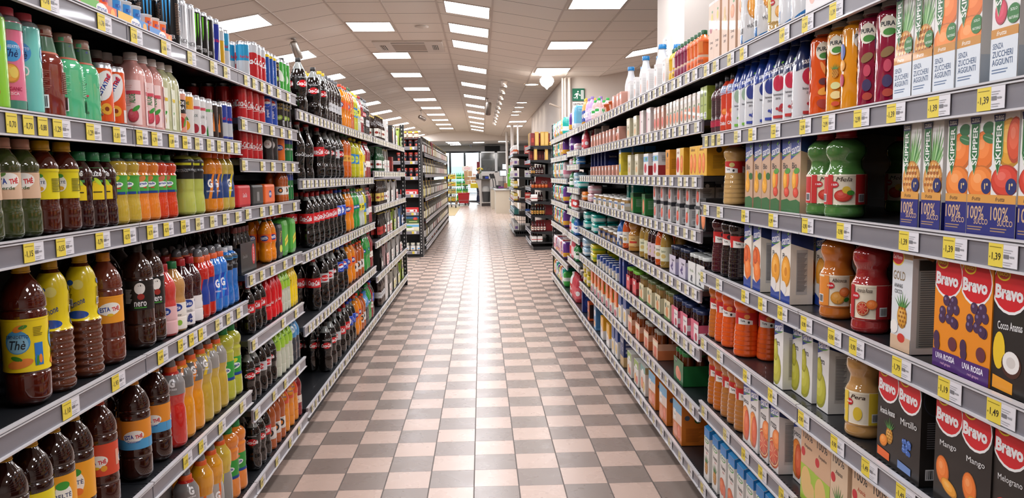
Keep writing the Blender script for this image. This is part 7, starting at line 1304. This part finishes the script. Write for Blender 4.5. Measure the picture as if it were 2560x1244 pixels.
for i, y in enumerate((14.87, 16.08, 17.3, 18.5, 19.76, 21.0, 22.3, 23.4, 24.7, 25.9)):
    x = .46; z = cz(x); t = thing('spotlight', 'small tilted ceiling spotlight, %s of ten in a row' % ordw(i), 'spotlight', None, (x, y, z), 0, 'row of small tilted spotlights')
    b = MB(); b.lathe([(.06, 0), (.06, -.02), (.01, -.025)], white, 16); b.lathe([(.05, 0), (.07, .09)], white, 16, z=-.11); link('housing', b.mesh('housing'), t)
    b = MB(); b.lathe([(.0005, 0), (.055, 0)], lens2, 20, False, False); o = link('lens', b.mesh('lens'), t, (0, -.02, -.10)); o.rotation_euler = (-.30, .62, 0)
p = on_floor(1367, 196, 3.0); x, y = p.x, p.y
t = thing('spot_glare', 'spotlight glare built as a glowing onion shape near the emergency exit sign', 'ceiling light', None, (x, y, cz(x)))
b = MB(); b.lathe([(.05, 0), (.05, -.02), (.02, -.03)], white, 16); b.tube([(-.13, 0, -.03), (.13, 0, -.03)], .006, white); link('mount', b.mesh('mount'), t)
b = MB(); b.lathe([(.02, -.02), (.07, -.04), (.115, -.09), (.12, -.13), (.09, -.19), (.03, -.23), (.008, -.26)], mat('fff6ee', .4, name='glare_glow', emit=8), 24); link('glare', b.mesh('glare'), t)  # glowing onion shape stands in for the glare of a spotlight
# emergency exit sign and pipes on the exit wall
p0 = on_plane_y(1431, 252, 13.88); p1 = on_plane_y(1461, 221, 13.88); w = p1.x-p0.x; h = p1.z-p0.z; S = w*100/4
b = MB(); b.box(p0.x, p1.x, 13.87, 13.9, p0.z, p1.z, paper('0f6a4c'))
def P2(l): return [(u*w*100, v*h*100) for u, v in l]
man = [('e', .46*w*100, .74*h*100, .06*w*100, .07*h*100, 'e9efec'), ('p', P2([(.26, .60), (.42, .64), (.48, .52), (.40, .36), (.32, .38)]), 'e9efec'), ('p', P2([(.42, .63), (.58, .56), (.57, .50), (.42, .56)]), 'e9efec'), ('p', P2([(.27, .60), (.16, .50), (.20, .44), (.30, .52)]), 'e9efec'),
       ('p', P2([(.38, .40), (.46, .30), (.40, .14), (.35, .16), (.39, .29), (.32, .36)]), 'e9efec'), ('p', P2([(.32, .40), (.24, .26), (.10, .28), (.10, .22), (.26, .20), (.36, .36)]), 'e9efec'),
       ('p', P2([(.52, .42), (.60, .42), (.60, .36), (.70, .45), (.60, .54), (.60, .48), (.52, .48)]), 'e9efec'), ('r', .70*w*100, .12*h*100, .93*w*100, .86*h*100, 'e9efec'), ('r', .73*w*100, .12*h*100, .90*w*100, .80*h*100, 'c4ccc8')]
art(b, man, lambda u, v, off: (p0.x+u, 13.87-off, p0.z+v))
thing('exit_sign', 'green running man emergency exit sign on the white wall', 'sign', b)
b = MB(); b.box(p0.x, p1.x+.02, 13.875, 13.9, p0.z-.19, p0.z-.02, paper('dcd6d0')); art(b, [tx('USCITA DI', w*50, -6, 3.6, '2a2a2a', bold=.03, w=w*80), tx('EMERGENZA', w*50, -13, 3.6, '2a2a2a', bold=.03, w=w*90)], lambda u, v, off: (p0.x+u, 13.875-off, p0.z+v))
thing('sign_plate', 'white plate reading USCITA DI EMERGENZA under the green sign', 'sign', b)
for i, px in enumerate((1406.5, 1413, 1423.5)):
    xp = on_plane_y(px, 250, 13.84).x; b = MB(); b.tube([(xp, 13.84, 0), (xp, 13.84, 3.05)], (.018, .018, .026)[i], wallm2, 12); thing('wall_pipe', 'white vertical pipe on the exit wall corner, %s from the corner' % ordw(i).replace('nearest', 'first'), 'pipe', b)
p = on_x(1398, 270, 1.45); t = thing('wall_lamp', 'grey angled bracket lamp on the white wall', 'lamp', None, p)
b = MB(); b.box(0, .05, -.05, .05, -.25, 0, ivory); link('base', b.mesh('base'), t); b = MB(); b.bbox(-.20, .02, -.03, .03, .0, .03, ivory, .01); o = link('arm', b.mesh('arm'), t); o.rotation_euler = (0, .35, 0)

# ---------------------------------------------------------------- tills and entrance
crm = mat('c9c0ae', .5, name='cream_laminate'); silv = metalm('c4c4c2', .3); tray = mat('4a4a4c', .4)
c0 = on_floor(1240, 533.5); X0, Y0 = c0.x, c0.y
def Zp(y, Y, px=1250): return on_plane_y(px, y, Y).z
t = thing('checkout_counter', 'long cream checkout counter with silver edge', 'checkout', None, (X0, Y0, 0))
zt = Zp(477, Y0)
b = MB(); b.box(0, .9, 0, 2.4, .0, zt, crm); link('body', b.mesh('body'), t)
b = MB(); b.bbox(-.04, .94, -.04, 2.44, zt, zt+.07, silv, .02); link('edge', b.mesh('edge'), t); b = MB(); b.box(.05, .85, .05, 2.3, zt+.07, zt+.075, mat('2a2a2c', .5)); link('belt', b.mesh('belt'), t)
t = thing('checkout_counter', 'second checkout counter behind the cream front one', 'checkout', None, (X0-.12, Y0+3.6, 0))
b = MB(); b.box(0, .9, 0, 3.0, 0, zt, crm); link('body', b.mesh('body'), t); b = MB(); b.box(-.02, .92, -.02, 3.02, zt, zt+.06, silv); link('edge', b.mesh('edge'), t)
# things on the counters
def boxthing(name, label, cat, px0, px1, py0, py1, Y, d, m, parts=None, rnd_=0.004, zb=None):
    a = on_plane_y(px0, py1, Y); c = on_plane_y(px1, py0, Y)
    if zb is not None: c.z += zb-a.z; a.z = zb
    b = MB(); b.bbox(0, c.x-a.x, 0, d, 0, c.z-a.z, m, rnd_)
    return thing(name, label, cat, b, (a.x, Y, a.z)), c.x-a.x, c.z-a.z
for i, (a, c) in enumerate(((1234, 1237), (1240, 1243))):
    pa = on_plane_y(a, 465, Y0+3.7+i*.3); t = thing('card_terminal_stand', 'black payment terminal on a tilted stand, %s one' % ('first' if not i else 'second'), 'payment terminal', None, (pa.x, pa.y, zt+.06))
    b = MB(); b.lathe([(.07, 0), (.07, .015), (.02, .03)], tray, 16); b.tube([(0, 0, 0), (-.02, 0, .25), (-.06, 0, .42)], .018, tray); link('stand', b.mesh('stand'), t); b = MB(); b.bbox(-.05, .05, -.02, .02, 0, .20, mat('1c1c1e', .4), .01); o = link('terminal', b.mesh('terminal'), t, (-.07, 0, .38)); o.rotation_euler = (0, -.35, 0)
def screen(label, px0, px1, py0, py1, Y, col):
    a = on_plane_y(px0, py1, Y); c = on_plane_y(px1, py0, Y); w, h = c.x-a.x, c.z-a.z; t = thing('monitor', label, 'monitor', None, (a.x, Y, a.z))
    b = MB(); b.bbox(0, w, 0, .04, 0, h, mat('1c1c1e', .4), .008); link('housing', b.mesh('housing'), t)
    b = MB(); b.box(.02, w-.02, -.002, 0, .02, h-.02, mat(col, .4, emit=1.1)); b.box(.05, w*.6, -.003, -.002, h*.3, h*.7, mat('9fd0ea', .4, emit=.9)); link('screen', b.mesh('screen'), t)
    b = MB(); dz = a.z-zt-.078; b.box(w*.45, w*.55, .01, .03, -dz, 0, tray); b.box(w*.3, w*.7, -.05, .08, -dz, -dz+.02, tray); link('stand', b.mesh('stand'), t)
screen('till monitor with pale blue screen, upper one', 1255.5, 1268, 409, 424, Y0+4.8, 'cfe8f4'); screen('till monitor with pale blue screen, lower wide one', 1249, 1267, 425, 440, Y0+2.3, 'b8dcf0')
boxthing('till_drawer', 'dark till block beneath the monitors', 'till', 1246, 1268, 442, 459, Y0+3.7, .5, mat('8a8480', .5), zb=zt+.061); boxthing('purple_folder', 'purple folder on the till desk', 'folder', 1246, 1259, 440, 444, Y0+1.6, .2, paper('7a2a7a'), zb=zt+.0755)
boxthing('cardboard_box', 'small orange-brown box beside the monitors', 'box', 1260, 1268, 434, 446, Y0+2.0, .2, paper('b87a4a'), zb=zt+.0755)
boxthing('scanner', 'black scale and scanner block on second counter', 'scanner', 1241, 1252, 459, 466, Y0+1.8, .4, mat('262628', .4), zb=zt+.0755)
a = on_plane_y(1269, 466, Y0-.6); c = on_plane_y(1281, 413, Y0-.6); b = MB(); w, h = c.x-a.x, c.z-a.z
b.bbox(0, w, 0, .04, 0, h*.62, film('5fb02a'), .02); b.bbox(w*.25, w*.8, 0, .04, h*.60, h, film('5fb02a'), .02); b.tube([(w*.5, .02, -a.z), (w*.5, .02, 0)], .012, tray)
thing('sign_stand', 'bright green bottle-shaped sign beside the till', 'sign', b, (a.x, Y0-.6, a.z))
# poles
for i, (px, Y, r) in enumerate(((1267.5, 31.2, .05), (1281, 27.0, .055), (1295, 26.0, .03))):
    g = on_plane_y(px, 400, Y); b = MB(); zc_ = cz(g.x)+.0; b.lathe([(r*2.2, 0), (r*2.2, .012), (r, .02), (r, zc_-.001)], mat('d4cfc9', .4, .3), 18); thing('pole', 'white round pole standing by the tills, %s of three' % ordw(i), 'pole', b, (g.x, Y, 0))
# glazed booth
YB2 = 38.3; al = metalm('d0d2d2', .4)
a = on_plane_y(1200, 431, YB2); c = on_plane_y(1266, 378, YB2); x0, x1, z0, z1 = a.x, c.x, a.z, c.z
t = thing('glass_booth', 'white framed glass booth beside the entrance', 'booth', None, (x0, YB2, 0)); w = x1-x0
b = MB(); b.box(0, w, 0, .06, 0, z0, mat('cfcac4', .5)); b.box(0, w, 0, .06, z0, z0+.05, al); b.box(0, w, 0, .06, z1-.06, z1, al)
for f in (0, .56, .61, .985): b.box(f*w, f*w+.06, 0, .06, z0, z1, al)
b.box(0, .06, .06, 2.0, 0, z1, al); link('frame', b.mesh('frame'), t)
for f0, f1 in ((.06, w*.56), (w*.61+.06, w*.985)):
    b = MB(); b.box(f0, f1, .025, .032, z0+.05, z1-.06, clear('7c8484', .30)); link('pane', b.mesh('pane'), t)
b = MB(); b.box(.06, w*.53, 1.9, 1.95, z0-.1, z0+.62, mat('a9b4b2', .4)); b.box(.05, .10, 1.88, 1.96, z0-.1, z0+.66, al); b.box(w*.51, w*.55, 1.88, 1.96, z0-.1, z0+.66, al); b.box(.05, w*.55, 1.88, 1.96, z0+.62, z0+.68, al); link('inner_window', b.mesh('inner_window'), t)
b = MB(); b.box(.1, w, 2.0, 2.05, z0, z1, mat('5a524c', .7)); link('back_panel', b.mesh('back_panel'), t)
# dark box above the booth
boxthing('roller_shutter_box', 'dark grey roller shutter housing above the booth', 'shutter housing', 1212, 1250, 364, 377, YB2+.4, .6, mat('1e1f22', .7))
# scooter parked outside the glass
sx = on_plane_y(1223, 428, 39.0); b = MB(); b.box(sx.x-.5, sx.x+.5, 38.45, 40.1, 0, .50, mat('6a6460', .7)); thing('ledge', 'grey raised ledge inside the glass booth', 'ledge', b); t = thing('scooter', 'dark scooter silhouette with two mirrors behind the booth glass', 'scooter', None, (sx.x, 39.3, .502)); dm = mat('1a1b1e', .4, .3)
b = MB(); b.tube([(0, -.5, .55), (0, -.1, .35), (0, .4, .4), (0, .7, .8)], [.10, .14, .16, .12], dm, 12); b.tube([(0, -.55, .3), (0, -.5, .8), (0, -.45, 1.15)], [.05, .13, .10], dm, 12); b.sphere((0, -.5, 1.15), .13, dm, sx=1.1, sy=.9, sz=1); link('body', b.mesh('body'), t)
for yq in (-.65, .65):
    b = MB(); b.lathe([(.14, -.04), (.23, -.045), (.25, 0), (.23, .045), (.14, .04)], mat('111214', .7), 24); o = link('wheel', b.mesh('wheel'), t, (0, yq, .25)); o.rotation_euler = (0, PI/2, 0)
b = MB(); b.tube([(-.35, -.4, 1.12), (0, -.48, 1.08), (.35, -.4, 1.12)], .018, dm); link('handlebar', b.mesh('handlebar'), t)
for s in (-1, 1): b = MB(); b.tube([(s*.22, -.43, 1.1), (s*.30, -.42, 1.30)], .008, dm); b.sphere((s*.31, -.42, 1.34), .06, dm, sx=1.2, sy=.3, sz=.8); link('mirror', b.mesh('mirror'), t)
# desk with bin
YD = 35.2
a = on_plane_y(1187, 447, YD); c = on_plane_y(1228, 505, YD); w = c.x-a.x; h = a.z; pan = mat('cdc9c4', .5)
t = thing('packing_desk', 'white desk with curved leg beside the glass booth', 'desk', None, (a.x, YD, 0))
b = MB(); b.bbox(0, w, 0, .55, h-.03, h, mat('55565a', .4), .006); link('desk_top', b.mesh('desk_top'), t)
b = MB(); pr = [(.02*w, h-.03), (.16*w, h*.8), (.26*w, h*.55), (.30*w, 0), (.40*w, 0), (.40*w, h-.03)]
b.add([(x, .05, z) for x, z in pr]+[(x, .10, z) for x, z in pr], [tuple(range(6)), tuple(range(11, 5, -1))]+[(i, i+6, (i+1) % 6+6, (i+1) % 6) for i in range(6)], pan); link('leg', b.mesh('leg'), t)
b = MB(); b.box(.40*w, w, .42, .46, 0, h-.03, mat('b8b4b0', .6)); b.box(w-.04, w, 0, .5, 0, h-.03, pan); b.box(.40*w, w, .05, .5, .14, .18, pan); b.box(.40*w, w, .04, .06, 0, .12, mat('3a3230', .6)); link('side_panel', b.mesh('side_panel'), t)
a = on_plane_y(1215, 493, YD+.12); b = MB(); b.lathe([(.13, 0), (.17, .45), (.18, .47)], mat('4a4c4e', .5), 20, sq=2); b.lathe([(.185, .47), (.18, .60), (.12, .70), (.06, .72)], mat('b8b8b6', .4), 20, sq=2); thing('waste_bin', 'grey swing-top waste bin under the desk', 'bin', b, (a.x, YD+.24, .182))
boxthing('printer', 'black printer on the desk', 'printer', 1206, 1222, 439, 447, YD+.05, .35, mat('222326', .4)); boxthing('stamp_pad', 'bright blue tray on the desk front', 'tray', 1213, 1221, 441, 446, YD+.005, .03, plast('2a4ac8'))
boxthing('wall_cabinet', 'red fire hose cabinet by the entrance', 'cabinet', 1192, 1200.5, 404, 421, FY-.35, .2, plast('a81e28'))
p = on_plane_y(1200.5, 446, YD-.0); t = thing('flower_vase', 'vase of yellow flowers on the desk', 'vase', None, (p.x, YD+.2, h)); b = MB(); b.lathe([(.04, 0), (.06, .08), (.04, .18), (.05, .22)], mat('d8d8d0', .2, .5), 18); link('vase', b.mesh('vase'), t)
for i in range(7):
    b = MB(); an = i*.9; tx_, ty_ = .10*math.cos(an), .05*math.sin(an); b.tube([(0, 0, .2), (tx_*.6, ty_, .32), (tx_, ty_, .42+.03*(i % 3))], .005, plast('4a7a2a')); b.sphere((tx_, ty_, .43+.03*(i % 3)), .045, plast('e8cc2a'), 10, 6, sz=.7); link('flower', b.mesh('flower'), t)
# soft-drink packs stacked by the window
YS = 38.6; floor_y = 0
bottle('greenfar', 'soda_bottle', 'green soda bottle', 'cola', .30, .043, '1fa83a', '2fc04a', (.30, .5, 'b8d83a', []), parts=False)
rt = MB()
for i in range(3):
    for j in range(2): rt.lathe([(.04, 0), (.044, .02), (.044, .20), (.02, .28), (.015, .30)], clear('d8cfc0', .6), 12, x=(i-1)*.09, y=(j-.5)*.09)
    for j in range(2): rt.lathe([(.016, .285), (.016, .305)], plast('e4e0d8'), 10, x=(i-1)*.09, y=(j-.5)*.09)
rt.bbox(-.14, .14, -.095, .095, .0, .22, film('e0c82a'), .02); art(rt, [('r', -14, 5, 14, 19, 'e0c82a'), ('p', [(-12, 12), (12, 17), (12, 20), (-12, 15)], '1f3a2a'), ('e', 2, 8, 6, 3.4, 'e08a3a')], plane_front(-.095), clip=(-.14, .14, 0, .22))
K['packyel'] = Proto('soda_multipack', 'yellow wrapped soda multipack', 'soda pack', .29, .2, .31, rt)
rt = MB()
for i in range(3):
    for j in range(2):
        rt.lathe([(.04, 0), (.044, .02), (.044, .18), (.022, .27), (.016, .285)], liquid('17a038'), 12, x=(i-1)*.09, y=(j-.5)*.09); rt.lathe([(.017, .28), (.017, .305)], plast('2fc04a'), 10, x=(i-1)*.09, y=(j-.5)*.09)
rt.bbox(-.138, .138, -.093, .093, .04, .13, film('9ac83a'), .02)
K['packgrn'] = Proto('soda_multipack', 'green bottle soda multipack', 'soda pack', .29, .2, .31, rt)
gx = [(1126, 'packyel'), (1136, 'packyel'), (1146.5, 'packgrn'), (1155, 'packgrn')]
zl = [0.16+.355*i for i in range(4)]
pal = thing('pallet', 'low pallet under the soda multipacks', 'pallet', None, (on_plane_y(1141, 500, YS).x, YS, 0)); b = MB()
for i in range(6): b.box(-.6+i*.21, -.44+i*.21, -.3, .3, .12, .145, mat('9a7a54', .8))
link('deck', b.mesh('deck'), pal); b = MB()
for x in (-.58, 0, .58): b.box(x-.05, x+.05, -.3, .3, 0, .12, mat('9a7a54', .8))
link('bearer', b.mesh('bearer'), pal)
for j, z in enumerate(zl):
    if j: b = MB(); b.box(-.62, .62, -.12, .12, z-.045, z-.036, paper('b89a70')); thing('cardboard_sheet', 'flat cardboard sheet between soda layers, %s layer up' % ordw(j), 'cardboard', b, (on_plane_y(1141, 500, YS).x, YS, 0))
    for i, (px, kd) in enumerate(gx):
        x = on_plane_y(px, 470, YS).x; P = K[kd]; o = P.place(on_plane_y(1141, 500, YS).x+(i-1.5)*.295, YS, z-.012, 0); o.rotation_euler = (0, 0, 0); o['category'] = P.cat
        o['label'] = '%s, %s layer up, %s column' % (P.look, ['bottom', 'second', 'third', 'top'][j], 'outer' if i in (0, 3) else 'inner'); o['group'] = P.look+' stack'
# red shopping basket on wheels
YR = 36.1; a = on_plane_y(1145, 505, YR); c = on_plane_y(1174, 477, YR); w = c.x-a.x; hh = c.z-.1
t = thing('trolley_basket', 'red wheeled shopping basket standing on the floor', 'basket', None, ((a.x+c.x)/2, YR, 0)); rp = plast('b81824')
b = MB(); w2 = w/2
def frus(b, x0, y0, z0, x1, y1, z1, m, inner=False):
    vs = [(-x0, -y0, z0), (x0, -y0, z0), (x0, y0, z0), (-x0, y0, z0), (-x1, -y1, z1), (x1, -y1, z1), (x1, y1, z1), (-x1, y1, z1)]
    b.add(vs, [(0, 1, 5, 4), (1, 2, 6, 5), (2, 3, 7, 6), (3, 0, 4, 7), (3, 2, 1, 0)], m)
H1 = max(.42, hh); frus(b, w2*.84, .20, .12, w2*.98, .26, H1, rp); frus(b, w2*.82, .19, .13, w2*.96, .25, H1, rp)
b.tube([(-w2, -.27, H1), (w2, -.27, H1), (w2, .27, H1), (-w2, .27, H1), (-w2, -.27, H1)], .016, rp); link('basket', b.mesh('basket'), t)
b = MB(); b.tube([(-w2*.85, -.20, .08), (w2*.85, -.20, .08), (w2*.85, .20, .08), (-w2*.85, .20, .08), (-w2*.85, -.20, .08)], .008, metalm('a8a8a8')); b.tube([(-w2*.8, -.22, .06), (-w2*.8, -.24, .26)], .008, metalm('a8a8a8')); b.tube([(w2*.8, -.22, .06), (w2*.8, -.24, .26)], .008, metalm('a8a8a8')); b.tube([(-w2*.8, -.24, .26), (w2*.8, -.24, .26)], .006, metalm('a8a8a8')); link('frame', b.mesh('frame'), t)
for s in (-1, 1):
    for s2 in (-1, 1): b = MB(); b.lathe([(.045, -.014), (.05, 0), (.045, .014)], mat('151515', .6), 14); o = link('wheel', b.mesh('wheel'), t, (s*w2*.8, s2*.18, .05)); o.rotation_euler = (0, PI/2, 0)
# shopping trolleys
wire = metalm('8f9092', .35)
def trolley(label, x, y, rz, s=1.0):
    t = thing('shopping_trolley', label, 'shopping trolley', None, (x, y, 0), rz); b = MB()
    for k in range(6):
        z = .48+k*.09; l = .40+.02*k; ww = .22+.012*k
        b.tube([(-ww, -l, z), (ww, -l, z), (ww+.02, l, z), (-ww-.02, l, z), (-ww, -l, z)], .0045, wire, 6)
    for k in range(9):
        f = -1+k/4; b.tube([(-.22, f*.4, .48), (-.28, f*.5, .95)], .0035, wire, 5); b.tube([(.22, f*.4, .48), (.28, f*.5, .95)], .0035, wire, 5); b.tube([(-.22, f*.4, .48), (.22, f*.4, .48)], .0035, wire, 5)
    for k in range(6): f = -1+k*.4; b.tube([(f*.22, -.4, .48), (f*.28, -.5, .95)], .0035, wire, 5); b.tube([(f*.22, .4, .48), (f*.28, .5, .95)], .0035, wire, 5)
    link('basket', b.mesh('basket'), t)
    b = MB()
    for sx in (-1, 1): b.tube([(sx*.24, -.48, .10), (sx*.20, .40, .16), (sx*.22, .45, .48)], .011, wire); b.tube([(sx*.24, -.48, .10), (sx*.22, -.3, .48)], .011, wire); b.tube([(sx*.24, .45, .48), (sx*.27, .60, 1.0)], .011, wire)
    link('frame', b.mesh('frame'), t); b = MB(); b.tube([(-.28, .60, 1.0), (.28, .60, 1.0)], .018, plast('9a1c24')); link('handle', b.mesh('handle'), t)
    for sx in (-1, 1):
        for yq in (-.46, .38): b = MB(); b.lathe([(.055, -.016), (.062, 0), (.055, .016)], mat('151515', .6), 14); b.box(-.03, .03, -.008, .008, -.02, .02, wire); o = link('wheel', b.mesh('wheel'), t, (sx*.22, yq, .062)); o.rotation_euler = (0, PI/2, 0)
    return t
pt = on_floor(1183, 503); trolley('wire shopping trolley loaded with cardboard boxes', pt.x+.12, 36.9, 1.25)
pt = on_floor(1122, 508); trolley('wire shopping trolley with red handle at rack end', on_plane_y(1121, 500, 34.0).x, 34.0, .25)
cbm = ['b48e68', 'a8825c', 'bf9a72']
def cbox_(label, px0, px1, py0, py1, Y, d, col, rz=0, logo=False):
    a = on_plane_y(px0, py1, Y); c = on_plane_y(px1, py0, Y); w, h = c.x-a.x, c.z-a.z; b = MB(); b.bbox(-w/2, w/2, 0, d, 0, h, paper(col), .004); b.box(-.03, .03, -.001, d+.001, -.001, h+.001, paper('cbb088'))
    if logo: art(b, [('e', 0, h*52, 13, 7, 'b8202c'), ('e', 0, h*52, 11.6, 5.8, 'e8e4e0'), tx('PIERRE', 0, h*52, 5, 'b8202c', bold=.03, w=18)], plane_front(0), base=.002)
    return thing('cardboard_box', label, 'box', b, ((a.x+c.x)/2, Y, a.z), rz)
YT = 36.75
cbox_('white cardboard box with red oval logo on top', 1155, 1181, 415, 427, YT, .35, 'd9d2c8', .0, True)
cbox_('brown cardboard box beneath the white logo box', 1160, 1180, 427, 441, YT, .34, cbm[0]); cbox_('brown cardboard box low on the trolley pile', 1161, 1190, 441.3, 450, YT, .40, cbm[1]); cbox_('tilted brown cardboard box in trolley', 1163, 1178, 450.3, 461, YT, .34, cbm[2]); cbox_('brown cardboard box in trolley basket corner', 1179, 1191, 450.3, 457, YT, .3, cbm[0])
b = K['whitebag']; a = on_plane_y(1186, 441, YT+.05); o = b.place(a.x, YT+.10, a.z+.005, 0); o['category'] = 'bag'; o['label'] = 'white plastic bag lying on the cardboard pile'; o.scale = (.9, 1.0, 1.7)
boxthing('plastic_crate', 'bright yellow plastic crate held in the trolley', 'crate', 1176, 1196, 458, 470, YT-.25, .22, plast('d8c81e'), rnd_=.02)
# floor mat and entrance camera
b = MB(); a = on_floor(1119, 539); c = on_floor(1148, 517); b.box(a.x-.9, on_floor(1137, 539).x, a.y, c.y, .001, .008, mat('b8a67c', .9)); thing('floor_mat', 'beige mat on the floor past the wine rack', 'mat', b)
p = on_plane_y(1177, 360, 37.0); t = thing('security_camera', 'white camera under the entrance ceiling near the windows', 'camera', None, (p.x, 37.0, 2.90)); b = MB(); b.tube([(0, 0, 0), (0, 0, -.10)], .02, white); b.lathe([(.045, -.07), (.05, .06)], mat('2a2a2c', .4), 14, z=-.13); link('housing', b.mesh('housing'), t)
# panels of the entrance ceiling
for i, (px0, px1, y) in enumerate(((1114, 1148, 35.8), (1119, 1151, 37.2), (1125, 1153, 38.9), (1182, 1211, 36.4), (1245, 1271, 35.7))):
    a = on_plane_y(px0, 355, y); c = on_plane_y(px1, 355, y); t = thing('ceiling_light', 'flat light panel over the entrance, %s of five' % ordw(i), 'ceiling light', None, ((a.x+c.x)/2, y, 2.90), 0, 'light panels over the entrance'); w = (c.x-a.x)/2
    b = MB(); b.box(-w, w, -.3, .3, -.01, 0, white); link('frame', b.mesh('frame'), t); b = MB(); b.add([(-w+.02, -.28, -.012), (w-.02, -.28, -.012), (w-.02, .28, -.012), (-w+.02, .28, -.012)], [(3, 2, 1, 0)], panel_m); link('diffuser', b.mesh('diffuser'), t)

# ---------------------------------------------------------------- the person by the trolley
def person(label, x, y, rz, H=1.70):
    s = H/1.70
    J = [((0, 0, .94), .125, -1), ((0, .01, 1.10), .125, 0), ((0, .02, 1.30), .145, 1), ((0, 0, 1.44), .085, 2), ((0, -.01, 1.49), .052, 3), ((0, -.02, 1.56), .075, 4), ((0, -.025, 1.64), .078, 5), ((0, -.02, 1.68), .05, 6)]
    def ch(par, pts):
        for p, r in pts: J.append((p, r, par)); par = len(J)-1
        return par
    for sx in (-1, 1):
        ch(0, [((sx*.09, 0, .90), .095), ((sx*.10, -.02, .50), .062), ((sx*.10, .03, .28), .055), ((sx*.10, .03, .09), .038), ((sx*.105, -.06, .045), .04), ((sx*.11, -.15, .03), .028)])
        h = ch(2, [((sx*.16, .01, 1.40), .062), ((sx*.20, 0, 1.34), .055), ((sx*.23, -.02, 1.12), .042), ((sx*.20, -.20, 1.02), .034), ((sx*.18, -.28, 1.00), .024), ((sx*.18, -.33, .99), .026)])
        for k in range(4): ch(h, [((sx*(.155+.018*k), -.37, .985-.004*abs(k-1.5)), .009), ((sx*(.155+.018*k), -.40, .965), .008), ((sx*(.155+.018*k), -.405, .945), .0075)])
        ch(h-1, [((sx*.145, -.31, .985), .010), ((sx*.138, -.345, .97), .009)])
    me = bpy.data.meshes.new('person'); me.from_pydata([Vector(j[0])*s for j in J], [(j[2], i) for i, j in enumerate(J) if j[2] >= 0], [])
    ob = bpy.data.objects.new('person', me); C.objects.link(ob)
    ob.modifiers.new('skin', 'SKIN'); ob.modifiers.new('sub', 'SUBSURF').levels = 2
    for i, j in enumerate(J):
        v = me.skin_vertices[0].data[i]; v.radius = (j[1]*s, j[1]*s*(.72 if i in (0, 1, 2) else 1)); v.use_root = (i == 0)
    dg = bpy.context.evaluated_depsgraph_get(); nm = bpy.data.meshes.new_from_object(ob.evaluated_get(dg)); C.objects.unlink(ob)
    skin = mat('b98a72', .5); jac = mat('23252b', .8); tr = mat('2a3550', .8); shoe = mat('1a1a1a', .5)
    for m in (skin, jac, tr, shoe): nm.materials.append(m)
    for p in nm.polygons:
        c = p.center/s; p.use_smooth = True
        p.material_index = 3 if c.z < .07 else 2 if c.z < .93 and abs(c.x) < .17 and c.y > -.16 else 0 if c.z > 1.475 or c.y < -.245 else 1
    o = bpy.data.objects.new('person', nm); C.objects.link(o); o.location = (x, y, 0); o.rotation_euler = (0, 0, rz); o['label'] = label; o['category'] = 'person'
    b = MB(); b.sphere((0, .005*s, 1.655*s), .088*s, mat('4a4644', .8), 16, 12, sy=1.08, sz=.85); k = len(b.v)
    link('hair', b.mesh('hair'), o)
    b = MB()
    for sx in (-1, 1): b.sphere((sx*.03*s, -.098*s, 1.625*s), .012*s, mat('eee8e2', .3), 8, 6); b.sphere((sx*.03*s, -.108*s, 1.625*s), .006*s, mat('2a1c14', .3), 8, 6); b.sphere((sx*.083*s, -.02*s, 1.615*s), .026*s, skin, 8, 6, sx=.4, sy=.7)
    b.tube([(0, -.095*s, 1.63*s), (0, -.118*s, 1.595*s)], [.008*s, .014*s], skin); b.tube([(-.022*s, -.095*s, 1.563*s), (.022*s, -.095*s, 1.563*s)], .005*s, mat('8a4a44', .5)); link('face', b.mesh('face'), o)
pp = on_plane_y(1195.5, 424, 37.7)
person('grey-haired person in dark jacket standing behind the trolley', pp.x, 37.75, 1.9, 1.70)
name_goods()
